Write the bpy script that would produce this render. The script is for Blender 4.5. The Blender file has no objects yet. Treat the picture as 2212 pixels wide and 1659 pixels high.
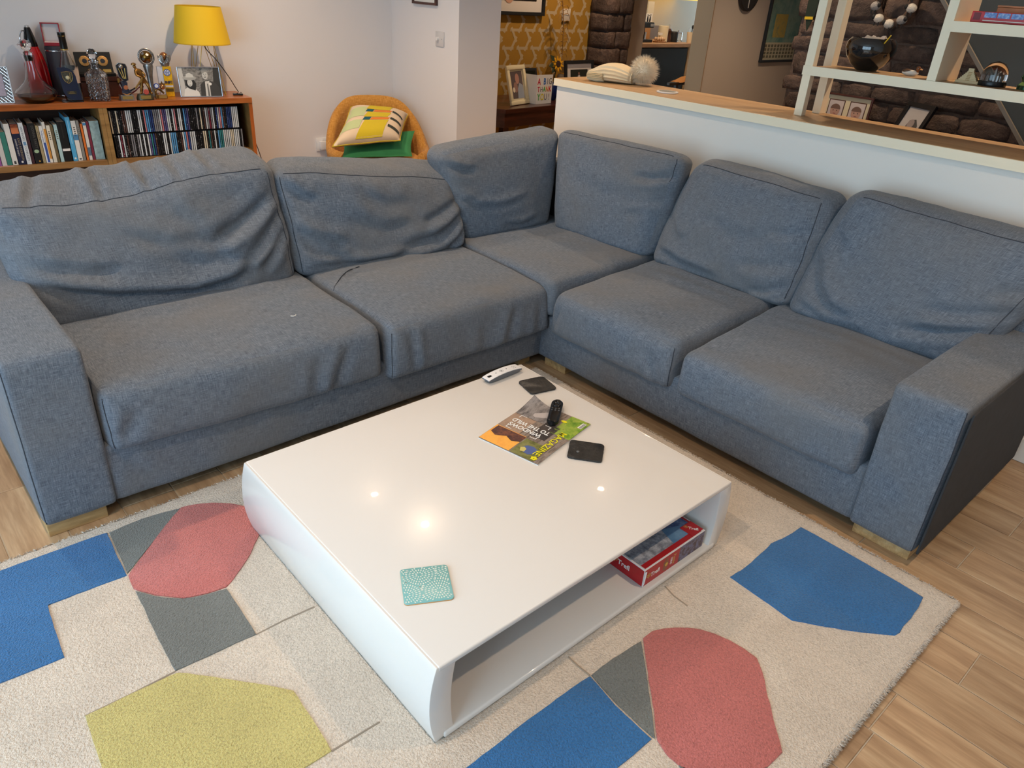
import bpy, bmesh, math, random
import numpy as np
from mathutils import Vector, Matrix, noise as mnoise

random.seed(7)
S = bpy.context.scene
COL = S.collection

# ------------------------------------------------------------------ camera
cam_d = bpy.data.cameras.new('camera')
cam = bpy.data.objects.new('camera', cam_d)
COL.objects.link(cam)
S.camera = cam
RC = ((0.7469983, -0.66230237, 0.05787156),
      (-0.27881999, -0.39111542, -0.87709072),
      (0.60353372, 0.63904953, -0.47682569))
cam_d.sensor_width = 36.0
cam_d.lens = 1584.6 * 36.0 / 2212.0
cam_d.clip_start = 0.02
mw = Matrix.Identity(4)
for i in range(3):
    mw[i][0] = RC[0][i]
    mw[i][1] = -RC[1][i]
    mw[i][2] = -RC[2][i]
mw[2][3] = 1.4
cam.matrix_world = mw

# ------------------------------------------------------------------ world and light
W = bpy.data.worlds.new('World')
S.world = W
W.use_nodes = True
bg = W.node_tree.nodes['Background']
bg.inputs[0].default_value = (0.56, 0.80, 1.0, 1)
bg.inputs[1].default_value = 5.3
S.view_settings.view_transform = 'Standard'
S.view_settings.look = 'None'
S.view_settings.exposure = 0.0
S.view_settings.gamma = 1.0
S.view_settings.use_curve_mapping = False
S.cycles.max_bounces = 7
S.cycles.diffuse_bounces = 3
S.cycles.adaptive_threshold = 0.05
S.cycles.glossy_bounces = 3
S.cycles.transmission_bounces = 5
S.cycles.transparent_max_bounces = 6
S.cycles.caustics_reflective = False
S.cycles.caustics_refractive = False
S.cycles.sample_clamp_indirect = 8.0


def portal(name, loc, rot, sx, sy):
    d = bpy.data.lights.new(name, 'AREA')
    d.shape = 'RECTANGLE'
    d.size = sx
    d.size_y = sy
    d.cycles.is_portal = True
    o = bpy.data.objects.new(name, d)
    o.location = loc
    o.rotation_euler = rot
    COL.objects.link(o)


portal('window_portal', (-1.69, 1.0, 1.06), (0, -math.pi / 2, 0), 2.05, 3.3)
DOWNLIGHTS_AND_FILL = [(1.87, 3.83), (1.87, 2.92), (3.84, 2.48), (0.05, 2.92), (0.05, 0.95), (1.87, -0.2), (3.84, 0.9), (4.6, 4.05), (7.0, 3.6), (6.9, 5.15)]  # some placed from table reflections and a shadow line, others added as unseen fill
LAMP_W = 72.0
LAMP_COL = (1.0, 0.73, 0.49)

# ------------------------------------------------------------------ materials
def lin(c):
    return tuple(((v / 255.0) / 12.92 if v / 255.0 <= 0.04045 else ((v / 255.0 + 0.055) / 1.055) ** 2.4) for v in c)


MATS = {}


class Nodes:
    def __init__(s, name):
        m = bpy.data.materials.new(name)
        m.use_nodes = True
        s.m = m
        s.t = m.node_tree
        s.b = s.t.nodes['Principled BSDF']

    def n(s, kind, **kw):
        nd = s.t.nodes.new(kind)
        for k, v in kw.items():
            if k.startswith('i_'):
                key = k[2:]
                nd.inputs[int(key) if key.isdigit() else key.replace('_', ' ')].default_value = v
            else:
                setattr(nd, k, v)
        return nd

    def l(s, a, b):
        s.t.links.new(a, b)

    def coords(s, kind='Object', scale=(1, 1, 1), rot=(0, 0, 0)):
        tc = s.n('ShaderNodeTexCoord')
        mp = s.n('ShaderNodeMapping')
        mp.inputs['Scale'].default_value = scale
        mp.inputs['Rotation'].default_value = rot
        s.l(tc.outputs[kind], mp.inputs['Vector'])
        return mp.outputs['Vector']

    def ramp(s, fac, stops):
        r = s.n('ShaderNodeValToRGB')
        el = r.color_ramp.elements
        while len(el) < len(stops):
            el.new(0.5)
        for e, (p, c) in zip(el, stops):
            e.position = p
            e.color = (*c, 1)
        s.l(fac, r.inputs['Fac'])
        return r.outputs['Color']

    def noise(s, vec, scale, detail=3.0, rough=0.55):
        nn = s.n('ShaderNodeTexNoise')
        nn.inputs['Scale'].default_value = scale
        nn.inputs['Detail'].default_value = detail
        nn.inputs['Roughness'].default_value = rough
        s.l(vec, nn.inputs['Vector'])
        return nn.outputs['Fac']

    def bump(s, h, strength, dist=0.002):
        b = s.n('ShaderNodeBump')
        b.inputs['Strength'].default_value = strength
        b.inputs['Distance'].default_value = dist
        s.l(h, b.inputs['Height'])
        s.l(b.outputs['Normal'], s.b.inputs['Normal'])

    def mixc(s, fac, a, b, mode='MIX'):
        mx = s.n('ShaderNodeMix', data_type='RGBA', blend_type=mode)
        if isinstance(fac, float):
            mx.inputs[0].default_value = fac
        else:
            s.l(fac, mx.inputs[0])
        for i, v in ((6, a), (7, b)):
            if isinstance(v, tuple):
                mx.inputs[i].default_value = (*v[:3], 1)
            else:
                s.l(v, mx.inputs[i])
        return mx.outputs[2]


def mat(name, rgb, rough=0.5, metal=0.0, var=0.0, vscale=8.0, bump=0.0, bscale=60.0, spec=0.5, coat=0.0,
        trans=0.0, ior=1.45, emit=0.0, sub=0.0, stretch=(1, 1, 1), bdist=0.002):
    if name in MATS:
        return MATS[name]
    N = Nodes(name)
    c = lin(rgb)
    N.b.inputs['Base Color'].default_value = (*c, 1)
    N.b.inputs['Roughness'].default_value = rough
    N.b.inputs['Metallic'].default_value = metal
    N.b.inputs['Specular IOR Level'].default_value = spec
    N.b.inputs['Coat Weight'].default_value = coat
    N.b.inputs['Coat Roughness'].default_value = 0.03
    N.b.inputs['Transmission Weight'].default_value = trans
    N.b.inputs['IOR'].default_value = ior
    if emit:
        N.b.inputs['Emission Color'].default_value = (*c, 1)
        N.b.inputs['Emission Strength'].default_value = emit
    v = N.coords('Object', stretch)
    if var:
        f = N.noise(v, vscale)
        N.l(N.ramp(f, [(0.3, tuple(x * (1 - var) for x in c)), (0.7, tuple(min(1, x * (1 + var)) for x in c))]), N.b.inputs['Base Color'])
    if bump:
        N.bump(N.noise(v, bscale, 2.0), bump, bdist)
    MATS[name] = N.m
    return N.m


def fabric_mat(name, dark, mid, light, wscale=1.0, warm=None):
    N = Nodes(name)
    tc = N.n('ShaderNodeTexCoord')
    def mp(sx, sy):
        m = N.n('ShaderNodeMapping')
        m.inputs['Scale'].default_value = (sx * wscale, sy * wscale, 1)
        N.l(tc.outputs['UV'], m.inputs['Vector'])
        return m.outputs['Vector']
    a = N.noise(mp(540, 34), 1.0, 2.0, 0.6)
    b = N.noise(mp(34, 540), 1.0, 2.0, 0.6)
    ad = N.n('ShaderNodeMath', operation='ADD')
    N.l(a, ad.inputs[0])
    N.l(b, ad.inputs[1])
    hf = N.n('ShaderNodeMath', operation='MULTIPLY')
    N.l(ad.outputs[0], hf.inputs[0])
    hf.inputs[1].default_value = 0.5
    col = N.ramp(hf.outputs[0], [(0.36, lin(dark)), (0.5, lin(mid)), (0.64, lin(light))])
    if warm:
        big = N.noise(mp(2.3, 2.3), 1.0, 3.0)
        r = N.ramp(big, [(0.42, (0, 0, 0)), (0.68, (0.6, 0.6, 0.6))])
        col = N.mixc(r, col, lin(warm))
    N.l(col, N.b.inputs['Base Color'])
    N.b.inputs['Roughness'].default_value = 0.92
    N.b.inputs['Specular IOR Level'].default_value = 0.15
    N.b.inputs['Sheen Weight'].default_value = 0.12
    N.b.inputs['Sheen Roughness'].default_value = 0.5
    N.bump(hf.outputs[0], 0.35, 0.0012)
    MATS[name] = N.m
    return N.m


def wood_mat(name, c1, c2, c3, rough=0.4, axis='X', scale=1.0, rnd=False, bump=0.05, coat=0.0):
    N = Nodes(name)
    sc = {'X': (1.2, 14, 14), 'Y': (14, 1.2, 14), 'Z': (14, 14, 1.2)}[axis]
    v = N.coords('Object', tuple(k * scale for k in sc))
    if rnd:
        oi = N.n('ShaderNodeObjectInfo')
        ad = N.n('ShaderNodeVectorMath', operation='MULTIPLY_ADD')
        N.l(oi.outputs['Random'], ad.inputs[0])
        ad.inputs[1].default_value = (37.0, 91.0, 13.0)
        N.l(v, ad.inputs[2])
        v = ad.outputs[0]
    a = N.noise(v, 1.6, 5.0, 0.6)
    col = N.ramp(a, [(0.28, lin(c1)), (0.5, lin(c2)), (0.72, lin(c3))])
    fine = N.noise(v, 9.0, 3.0, 0.6)
    fr = N.ramp(fine, [(0.35, (0.80, 0.78, 0.75)), (0.6, (1, 1, 1))])
    col = N.mixc(0.75, col, fr, 'MULTIPLY')
    if rnd:
        hv = N.n('ShaderNodeHueSaturation')
        mr = N.n('ShaderNodeMapRange')
        mr.inputs['To Min'].default_value = 0.86
        mr.inputs['To Max'].default_value = 1.12
        N.l(oi.outputs['Random'], mr.inputs['Value'])
        N.l(mr.outputs['Result'], hv.inputs['Value'])
        N.l(col, hv.inputs['Color'])
        col = hv.outputs['Color']
    N.l(col, N.b.inputs['Base Color'])
    N.b.inputs['Roughness'].default_value = rough
    N.b.inputs['Coat Weight'].default_value = coat
    N.b.inputs['Coat Roughness'].default_value = 0.15
    if bump:
        N.bump(fine, bump, 0.001)
    MATS[name] = N.m
    return N.m


def pile_mat(name, rgb, var=0.16, bump=0.9):
    N = Nodes(name)
    c = lin(rgb)
    v = N.coords('Object')
    f = N.noise(v, 190.0, 4.0, 0.7)
    col = N.ramp(f, [(0.30, tuple(x * (1 - 1.9 * var) for x in c)), (0.5, c), (0.72, tuple(min(1, x * (1 + 1.0 * var)) for x in c))])
    big = N.noise(v, 5.5, 3.0, 0.6)
    br = N.ramp(big, [(0.3, (0.86, 0.85, 0.84)), (0.65, (1, 1, 1))])
    col = N.mixc(0.8, col, br, 'MULTIPLY')
    N.l(col, N.b.inputs['Base Color'])
    N.b.inputs['Roughness'].default_value = 1.0
    N.b.inputs['Specular IOR Level'].default_value = 0.05
    N.b.inputs['Sheen Weight'].default_value = 0.25
    f2 = N.noise(v, 230.0, 2.0, 0.6)
    N.bump(f2, bump, 0.006)
    MATS[name] = N.m
    return N.m


def glass_mat(name, rgb=(255, 255, 255), rough=0.0, ior=1.45):
    if name in MATS:
        return MATS[name]
    N = Nodes(name)
    N.b.inputs['Base Color'].default_value = (*lin(rgb), 1)
    N.b.inputs['Roughness'].default_value = rough
    N.b.inputs['Transmission Weight'].default_value = 1.0
    N.b.inputs['IOR'].default_value = ior
    MATS[name] = N.m
    return N.m


def objcolor_mat(name, rough=0.35, speck=True):
    """spine print: the colour comes from the object; short dark marks stand for the small print"""
    N = Nodes(name)
    oi = N.n('ShaderNodeObjectInfo')
    col = oi.outputs['Color']
    if speck:
        v = N.coords('Object', (1, 1, 1))
        ad = N.n('ShaderNodeVectorMath', operation='MULTIPLY_ADD')
        N.l(oi.outputs['Random'], ad.inputs[0])
        ad.inputs[1].default_value = (7.0, 3.0, 51.0)
        N.l(v, ad.inputs[2])
        f = N.noise(ad.outputs[0], 130.0, 2.0)
        r = N.ramp(f, [(0.62, (0, 0, 0)), (0.68, (0.4, 0.4, 0.4))])
        iv = N.n('ShaderNodeInvert')
        N.l(col, iv.inputs['Color'])
        col = N.mixc(r, col, iv.outputs['Color'])
    N.l(col, N.b.inputs['Base Color'])
    N.b.inputs['Roughness'].default_value = rough
    MATS[name] = N.m
    return N.m


SOFA = fabric_mat('sofa_weave', (74, 82, 94), (99, 107, 118), (126, 133, 143), 1.0, (112, 109, 106))
DARK_PANEL = mat('sofa_dark_panel', (52, 52, 54), 0.95, var=0.1, vscale=30)
SEAM = mat('seam_thread', (52, 56, 64), 0.9)
MUSTARD = fabric_mat('mustard_weave', (176, 118, 48), (204, 143, 66), (226, 172, 96), 0.8)
WHITE_WALL = mat('white_paint', (234, 229, 227), 0.85, bump=0.04, bscale=250)
GREY_WALL = mat('hall_paint', (196, 190, 184), 0.85, bump=0.04, bscale=250)
CEIL = mat('ceiling_paint', (240, 238, 234), 0.9)
GLOSS = mat('white_gloss', (224, 219, 213), 0.22, spec=0.25, coat=0.40)
OAKFOOT = wood_mat('oak_foot', (150, 120, 78), (186, 152, 104), (206, 176, 128), 0.5, 'X', 2.0)
TILE = wood_mat('wood_tile', (146, 114, 84), (176, 144, 110), (198, 170, 136), 0.38, 'Y', 1.0, True, 0.08)
GROUT = mat('tile_grout', (186, 172, 152), 0.9)
TEAK = wood_mat('teak', (142, 74, 28), (176, 98, 44), (194, 118, 60), 0.32, 'X', 1.0, False, 0.02, 0.3)
TEAKIN = wood_mat('teak_inside', (132, 98, 52), (158, 122, 70), (176, 140, 88), 0.5, 'X', 1.0)
TEAKBACK = wood_mat('teak_back', (52, 32, 20), (70, 44, 28), (84, 56, 36), 0.6, 'X', 1.0)
LEDGE = wood_mat('ledge_oak', (178, 140, 98), (196, 160, 118), (208, 174, 134), 0.4, 'Y', 0.8, False, 0.02)
CREAM = mat('cream_paint', (244, 228, 198), 0.6)
STONE = None
DARKWOOD = wood_mat('mahogany', (46, 18, 12), (66, 28, 18), (88, 42, 26), 0.3, 'X', 1.0, False, 0.02, 0.3)
BLACK = mat('black_plastic', (18, 18, 20), 0.35)
BLACKM = mat('black_matt', (24, 24, 26), 0.7)
CHROME = mat('chrome', (210, 210, 214), 0.12, 1.0)
SILVER = mat('silver_resin', (158, 156, 154), 0.3, 0.85, var=0.35, vscale=40)
BRONZE = mat('bronze_resin', (150, 112, 60), 0.32, 0.9, var=0.4, vscale=35)
GOLDW = mat('brass_wire', (196, 156, 52), 0.35, 0.7)
GOLD = mat('gold_plate', (190, 160, 92), 0.35, 0.7)
PAPER = mat('paper', (238, 234, 226), 0.7)
PAGES = mat('book_pages', (196, 184, 160), 0.9, var=0.15, vscale=200)
CLEAR = glass_mat('clear_glass')
CRYSTAL = glass_mat('crystal_glass', (250, 246, 246), 0.0, 1.54)
WHITEP = mat('white_plastic', (234, 232, 230), 0.35)


def make_stone():
    N = Nodes('rough_stone')
    oi = N.n('ShaderNodeObjectInfo')
    v = N.coords('Object')
    ad = N.n('ShaderNodeVectorMath', operation='MULTIPLY_ADD')
    N.l(oi.outputs['Random'], ad.inputs[0])
    ad.inputs[1].default_value = (31.0, 17.0, 53.0)
    N.l(v, ad.inputs[2])
    f = N.noise(ad.outputs[0], 14.0, 6.0, 0.7)
    c1 = N.ramp(f, [(0.25, lin((62, 48, 42))), (0.5, lin((98, 78, 68))), (0.70, lin((128, 106, 92))), (0.85, lin((170, 152, 138)))])
    hv = N.n('ShaderNodeHueSaturation')
    mr = N.n('ShaderNodeMapRange')
    mr.inputs['To Min'].default_value = 0.48
    mr.inputs['To Max'].default_value = 0.95
    N.l(oi.outputs['Random'], mr.inputs['Value'])
    N.l(mr.outputs['Result'], hv.inputs['Value'])
    N.l(c1, hv.inputs['Color'])
    N.l(hv.outputs['Color'], N.b.inputs['Base Color'])
    N.b.inputs['Roughness'].default_value = 0.75
    f2 = N.noise(ad.outputs[0], 40.0, 5.0, 0.7)
    N.bump(f2, 0.9, 0.02)
    return N.m


STONE = make_stone()
MORTAR = mat('mortar', (94, 77, 67), 0.95, var=0.25, vscale=30, bump=0.6, bscale=80, bdist=0.01)

# ------------------------------------------------------------------ builders
def rotm(rx=0, ry=0, rz=0):
    return Matrix.Rotation(rz, 4, 'Z') @ Matrix.Rotation(ry, 4, 'Y') @ Matrix.Rotation(rx, 4, 'X')


def T(x, y, z):
    return Matrix.Translation((x, y, z))


def finish(me, material, name, parent, smooth, ang=40, uv=True):
    if material is not None:
        for m_ in (material if isinstance(material, (list, tuple)) else [material]):
            me.materials.append(m_)
    n = len(me.polygons)
    if smooth and n:
        me.polygons.foreach_set('use_smooth', [True] * n)
        me.set_sharp_from_angle(angle=math.radians(ang))
    if uv and n and not me.uv_layers:
        lay = me.uv_layers.new(name='UVMap')
        co = np.empty(len(me.vertices) * 3)
        me.vertices.foreach_get('co', co)
        co = co.reshape(-1, 3)
        li = np.empty(len(me.loops), dtype=np.int32)
        me.loops.foreach_get('vertex_index', li)
        nr = np.empty(n * 3)
        me.polygons.foreach_get('normal', nr)
        nr = np.abs(nr.reshape(-1, 3))
        lt = np.empty(n, dtype=np.int32)
        me.polygons.foreach_get('loop_total', lt)
        ax = np.repeat(np.argmax(nr, axis=1), lt)
        c = co[li]
        u = np.where(ax == 0, c[:, 1], c[:, 0])
        v = np.where(ax == 2, c[:, 1], c[:, 2])
        lay.data.foreach_set('uv', np.stack([u, v], 1).ravel())
    o = bpy.data.objects.new(name, me)
    COL.objects.link(o)
    if parent is not None:
        o.parent = parent
    return o


class B:
    def __init__(s):
        s.bm = bmesh.new()

    def _x(s, vs, M):
        if M is not None:
            bmesh.ops.transform(s.bm, matrix=M, verts=vs)

    def box(s, x0, x1, y0, y1, z0, z1, bev=0.0, M=None, seg=2):
        r = bmesh.ops.create_cube(s.bm, size=1.0)
        vs = r['verts']
        bmesh.ops.transform(s.bm, matrix=T((x0 + x1) / 2, (y0 + y1) / 2, (z0 + z1) / 2) @ Matrix.Diagonal((x1 - x0, y1 - y0, z1 - z0, 1)), verts=vs)
        if bev > 0:
            es = list({e for v in vs for e in v.link_edges})
            rb = bmesh.ops.bevel(s.bm, geom=es, offset=bev, segments=seg, affect='EDGES', profile=0.5)
            vs = list({v for f in rb['faces'] for v in f.verts} | {v for v in vs if v.is_valid})
        s._x(vs, M)
        return s

    def cyl(s, p0, p1, r0, r1=None, seg=12, M=None, caps=True):
        r1 = r0 if r1 is None else r1
        p0, p1 = Vector(p0), Vector(p1)
        d = p1 - p0
        q = d.to_track_quat('Z', 'Y').to_matrix().to_4x4()
        r = bmesh.ops.create_cone(s.bm, cap_ends=caps, cap_tris=False, segments=seg, radius1=r0, radius2=r1, depth=d.length)
        bmesh.ops.transform(s.bm, matrix=T(*((p0 + p1) / 2)) @ q, verts=r['verts'])
        s._x(r['verts'], M)
        return s

    def sphere(s, c, r, seg=16, M=None):
        rr = bmesh.ops.create_uvsphere(s.bm, u_segments=seg, v_segments=max(6, seg * 2 // 3), radius=1.0)
        if not isinstance(r, (tuple, list)):
            r = (r, r, r)
        bmesh.ops.transform(s.bm, matrix=T(*c) @ Matrix.Diagonal((*r, 1)), verts=rr['verts'])
        s._x(rr['verts'], M)
        return s

    def lathe(s, prof, seg=24, M=None, sq=None):
        """prof: list of (r, z). sq: squareness exponent for a square-ish section"""
        rings = []
        vs = []
        for r, z in prof:
            ring = []
            if r < 1e-6:
                v = s.bm.verts.new((0, 0, z))
                ring = [v]
                vs.append(v)
            else:
                for k in range(seg):
                    a = 2 * math.pi * (k + 0.5) / seg
                    ca, sa = math.cos(a), math.sin(a)
                    kf = 1.0
                    if sq:
                        kf = (abs(ca) ** sq + abs(sa) ** sq) ** (-1.0 / sq)
                    v = s.bm.verts.new((r * kf * ca, r * kf * sa, z))
                    ring.append(v)
                    vs.append(v)
            rings.append(ring)
        for a, b in zip(rings, rings[1:]):
            if len(a) == 1 and len(b) == 1:
                continue
            for k in range(seg):
                k2 = (k + 1) % seg
                if len(a) == 1:
                    s.bm.faces.new((a[0], b[k2], b[k]))
                elif len(b) == 1:
                    s.bm.faces.new((a[k], a[k2], b[0]))
                else:
                    s.bm.faces.new((a[k], a[k2], b[k2], b[k]))
        s._x(vs, M)
        return s

    def prism(s, pts, z0, z1, M=None, bev=0.0):
        lo = [s.bm.verts.new((p[0], p[1], z0)) for p in pts]
        hi = [s.bm.verts.new((p[0], p[1], z1)) for p in pts]
        n = len(pts)
        area = sum(pts[i][0] * pts[(i + 1) % n][1] - pts[(i + 1) % n][0] * pts[i][1] for i in range(n))
        if area < 0:
            lo.reverse()
            hi.reverse()
        top = s.bm.faces.new(hi)
        s.bm.faces.new(list(reversed(lo)))
        for i in range(n):
            j = (i + 1) % n
            s.bm.faces.new((lo[i], lo[j], hi[j], hi[i]))
        vs = lo + hi
        if bev:
            rb = bmesh.ops.bevel(s.bm, geom=list(top.edges), offset=bev, segments=2, affect='EDGES', profile=0.5)
            vs = list({v for f in rb['faces'] for v in f.verts} | {v for v in vs if v.is_valid})
        s._x(vs, M)
        return s

    def tube(s, path, r, seg=8, closed=False, M=None, caps=True):
        path = [Vector(p) for p in path]
        n = len(path)
        rs = r if isinstance(r, (list, tuple)) else [r] * n
        rings = []
        vs = []
        up = Vector((0.13, 0.29, 0.95))
        for i, p in enumerate(path):
            a = path[(i - 1) % n] if (closed or i > 0) else p
            b = path[(i + 1) % n] if (closed or i < n - 1) else p
            t = (b - a).normalized()
            x = up.cross(t)
            if x.length < 1e-4:
                x = Vector((1, 0, 0)).cross(t)
            x.normalize()
            y = t.cross(x)
            ring = []
            for k in range(seg):
                an = 2 * math.pi * k / seg
                v = s.bm.verts.new(p + (x * math.cos(an) + y * math.sin(an)) * rs[i])
                ring.append(v)
                vs.append(v)
            rings.append(ring)
        m = n if closed else n - 1
        for i in range(m):
            a, b = rings[i], rings[(i + 1) % n]
            for k in range(seg):
                k2 = (k + 1) % seg
                s.bm.faces.new((a[k], a[k2], b[k2], b[k]))
        if caps and not closed:
            s.bm.faces.new(list(reversed(rings[0])))
            s.bm.faces.new(rings[-1])
        s._x(vs, M)
        return s

    def build(s, name, material, parent=None, smooth=True, ang=40):
        bmesh.ops.recalc_face_normals(s.bm, faces=s.bm.faces)
        me = bpy.data.meshes.new(name)
        s.bm.to_mesh(me)
        s.bm.free()
        return finish(me, material, name, parent, smooth, ang)


def tag(o, label, cat, group=None):
    o['label'] = label
    o['category'] = cat
    if group:
        o['group'] = group
    return o


def thing(name, label, cat, loc=(0, 0, 0), rz=0.0, group=None):
    o = bpy.data.objects.new(name, None)
    o.empty_display_size = 0.05
    COL.objects.link(o)
    o.location = loc
    o.rotation_euler = (0, 0, rz)
    return tag(o, label, cat, group)


def struct(o):
    o['kind'] = 'structure'
    return o


def text(s_, size, material, parent, M, name='lettering', extrude=0.0004, align='CENTER', sx=1.0, bold=0.0):
    c = bpy.data.curves.new('lettering', 'FONT')
    c.body = s_
    c.size = size
    c.extrude = extrude
    c.offset = bold
    c.align_x = align
    c.align_y = 'CENTER'
    c.resolution_u = 3
    tmp = bpy.data.objects.new('tmp', c)
    COL.objects.link(tmp)
    dg = bpy.context.evaluated_depsgraph_get()
    me = bpy.data.meshes.new_from_object(tmp.evaluated_get(dg))
    bpy.data.objects.remove(tmp)
    bpy.data.curves.remove(c)
    me.materials.clear()
    me.transform(M @ Matrix.Diagonal((sx, 1, 1, 1)))
    me.update()
    return finish(me, material, name, parent, False)


# frames for lettering: local text plane XY -> world directions
def frame(o, ex, ey):
    ex, ey = Vector(ex).normalized(), Vector(ey)
    ez = ex.cross(ey).normalized()
    ey = ez.cross(ex)
    m = Matrix.Identity(4)
    for i in range(3):
        m[i][0], m[i][1], m[i][2], m[i][3] = ex[i], ey[i], ez[i], o[i]
    return m


def spline(pts, n=8):
    """Catmull-Rom through points"""
    P = [Vector(p) for p in pts]
    out = []
    for i in range(len(P) - 1):
        p0 = P[max(i - 1, 0)]
        p1, p2 = P[i], P[i + 1]
        p3 = P[min(i + 2, len(P) - 1)]
        for k in range(n):
            t = k / n
            out.append(0.5 * ((2 * p1) + (p2 - p0) * t + (2 * p0 - 5 * p1 + 4 * p2 - p3) * t * t + (3 * p1 - p0 - 3 * p2 + p3) * t ** 3))
    out.append(P[-1])
    return out


def copy_tree(o, parent=None):
    c = o.copy()
    COL.objects.link(c)
    c.parent = parent
    for ch in list(o.children):
        copy_tree(ch, c)
    return c

# ================================================================== THE SETTING
def plain(name, b, m, parent=None, smooth=False):
    o = b.build(name, m, parent, smooth)
    if parent is None:
        struct(o)
    return o


# floor: grout bed and wood-look tiles laid lengthwise along Y
floor = plain('floor', B().box(-1.7, 9.6, -1.8, 7.2, -0.06, -0.0025), GROUT)
PW, PL, X0 = 0.1455, 0.90, 0.050
plank_me = {}


def plank_mesh(L_):
    k = round(L_, 3)
    if k not in plank_me:
        b = B()
        b.box(-PW / 2 + 0.0014, PW / 2 - 0.0014, 0.0014, L_ - 0.0014, -0.010, 0.0, 0.0012, seg=1)
        me = bpy.data.meshes.new('plank')
        b.bm.to_mesh(me)
        b.bm.free()
        me.materials.append(TILE)
        plank_me[k] = me
    return plank_me[k]


ROWJOINT = {14: 0.295, 9: 0.216, 3: 1.995, 0: 2.255}
rng = random.Random(3)
for k in range(-12, 22):
    xc = X0 + (k + 0.5) * PW
    j = ROWJOINT.get(k, rng.uniform(-0.4, 0.5))
    y = j
    while y > -1.8:
        y -= PL
    while y < (4.75 if k < 20 else 2.9):
        L_ = PL
        lo, hi = max(y, -1.8), y + PL
        if hi - lo > 0.02 and hi > -0.8:
            o = bpy.data.objects.new('plank', plank_mesh(hi - lo))
            COL.objects.link(o)
            o.parent = floor
            o.location = (xc, lo, 0)
        y += PL

# the hall floor beyond the half wall, out of sight: the same tiles in one piece
hb = B()
for k in range(22, 65):
    xc = X0 + (k + 0.5) * PW
    y = -1.8 - rng.uniform(0, 0.8)
    while y < 7.1:
        hb.box(xc - PW / 2 + 0.0014, xc + PW / 2 - 0.0014, max(y, -1.8) + 0.0014, min(y + PL, 7.2) - 0.0014, -0.0095, 0.0)
        y += PL
hb.build('hall_planks', TILE, floor, False)['kind'] = 'stuff'

# ceiling with its recessed lamps, some of them added fill
ceiling = plain('ceiling', B().box(-1.8, 9.6, -1.8, 7.2, 2.4, 2.5), CEIL)
LAMPM = mat('lamp_face', (255, 214, 160), 0.5, emit=30.0)
for (lx, ly) in DOWNLIGHTS_AND_FILL:
    d = B().lathe([(0.0, 2.3995), (0.032, 2.3995)], 20, T(lx, ly, 0)).build('lamp_face', LAMPM, ceiling)
    B().lathe([(0.032, 2.3985), (0.045, 2.3965), (0.048, 2.3995)], 24, T(lx, ly, 0)).build('lamp_bezel', WHITEP, ceiling)
    ld = bpy.data.lights.new('downlight_or_fill', 'SPOT')
    ld.energy = LAMP_W
    ld.color = LAMP_COL
    ld.spot_size = math.radians(120)
    ld.spot_blend = 0.85
    ld.shadow_soft_size = 0.028
    lo = bpy.data.objects.new('downlight_or_fill', ld)
    lo.location = (lx, ly, 2.385)
    COL.objects.link(lo)
    lo.parent = ceiling

# walls ------------------------------------------------------------
wl = B()
for (y0, y1, z0, z1) in ((-1.8, -0.65, 0, 2.4), (2.65, 5.6, 0, 2.4), (-0.65, 2.65, 2.09, 2.4), (-0.65, 2.65, 0.0, 0.03)):
    wl.box(-1.82, -1.68, y0, y1, z0, z1)
plain('wall_left', wl, WHITE_WALL)
wf = B()
for y in (-0.65, 0.43, 1.51, 2.61):
    wf.box(-1.78, -1.72, y, y + 0.04, 0.03, 2.09)
wf.box(-1.78, -1.72, -0.65, 2.65, 2.05, 2.09).box(-1.78, -1.72, -0.65, 2.65, 0.03, 0.08)
plain('window_1', wf, mat('window_frame', (60, 62, 66), 0.5))
plain('wall_near', B().box(-1.8, 9.6, -1.92, -1.8, 0, 2.4), WHITE_WALL)

ANG = math.radians(5)
BCM = T(1.925, 4.42, 0) @ Matrix.Rotation(-ANG, 4, 'Z')     # frame of the long wall and of the bookcase in front of it
plain('wall_back', B().box(-4.0, 1.094, 0.30, 0.42, 0, 2.4, M=BCM), WHITE_WALL)
plain('baseboard_back', B().box(-4.0, 1.08, 0.288, 0.2999, 0, 0.09, 0.003, M=BCM), mat('skirting', (230, 228, 222), 0.4))
plain('wall_pier', B().box(3.041, 3.373, 3.895, 4.72, 0, 2.4), WHITE_WALL)
wall_hall = plain('wall_hall', B().box(3.3, 5.75, 4.72, 4.9, 0, 2.4), mat('ochre_paper', (170, 126, 44), 0.7))
plain('wall_far', B().box(6.84, 9.6, 4.72, 4.9, 0, 2.4), mat('hall_paint_far', (206, 196, 184), 0.85))
jamb = B().box(5.60, 5.79, 4.70, 4.92, 0, 2.4)
plain('trim_1', jamb, mat('jamb_paint', (176, 164, 150), 0.6))
plain('trim_2', B().box(6.832, 6.842, 4.715, 4.92, 0, 2.4), mat('jamb_beige', (160, 126, 90), 0.6))
plain('wall_right', B().box(9.5, 9.6, -1.8, 5.0, 0, 2.4).box(9.5, 9.6, 5.98, 7.2, 0, 2.4).box(9.5, 9.6, 5.0, 5.98, 0, 0.95).box(9.5, 9.6, 5.0, 5.98, 2.1, 2.4), GREY_WALL)

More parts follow.
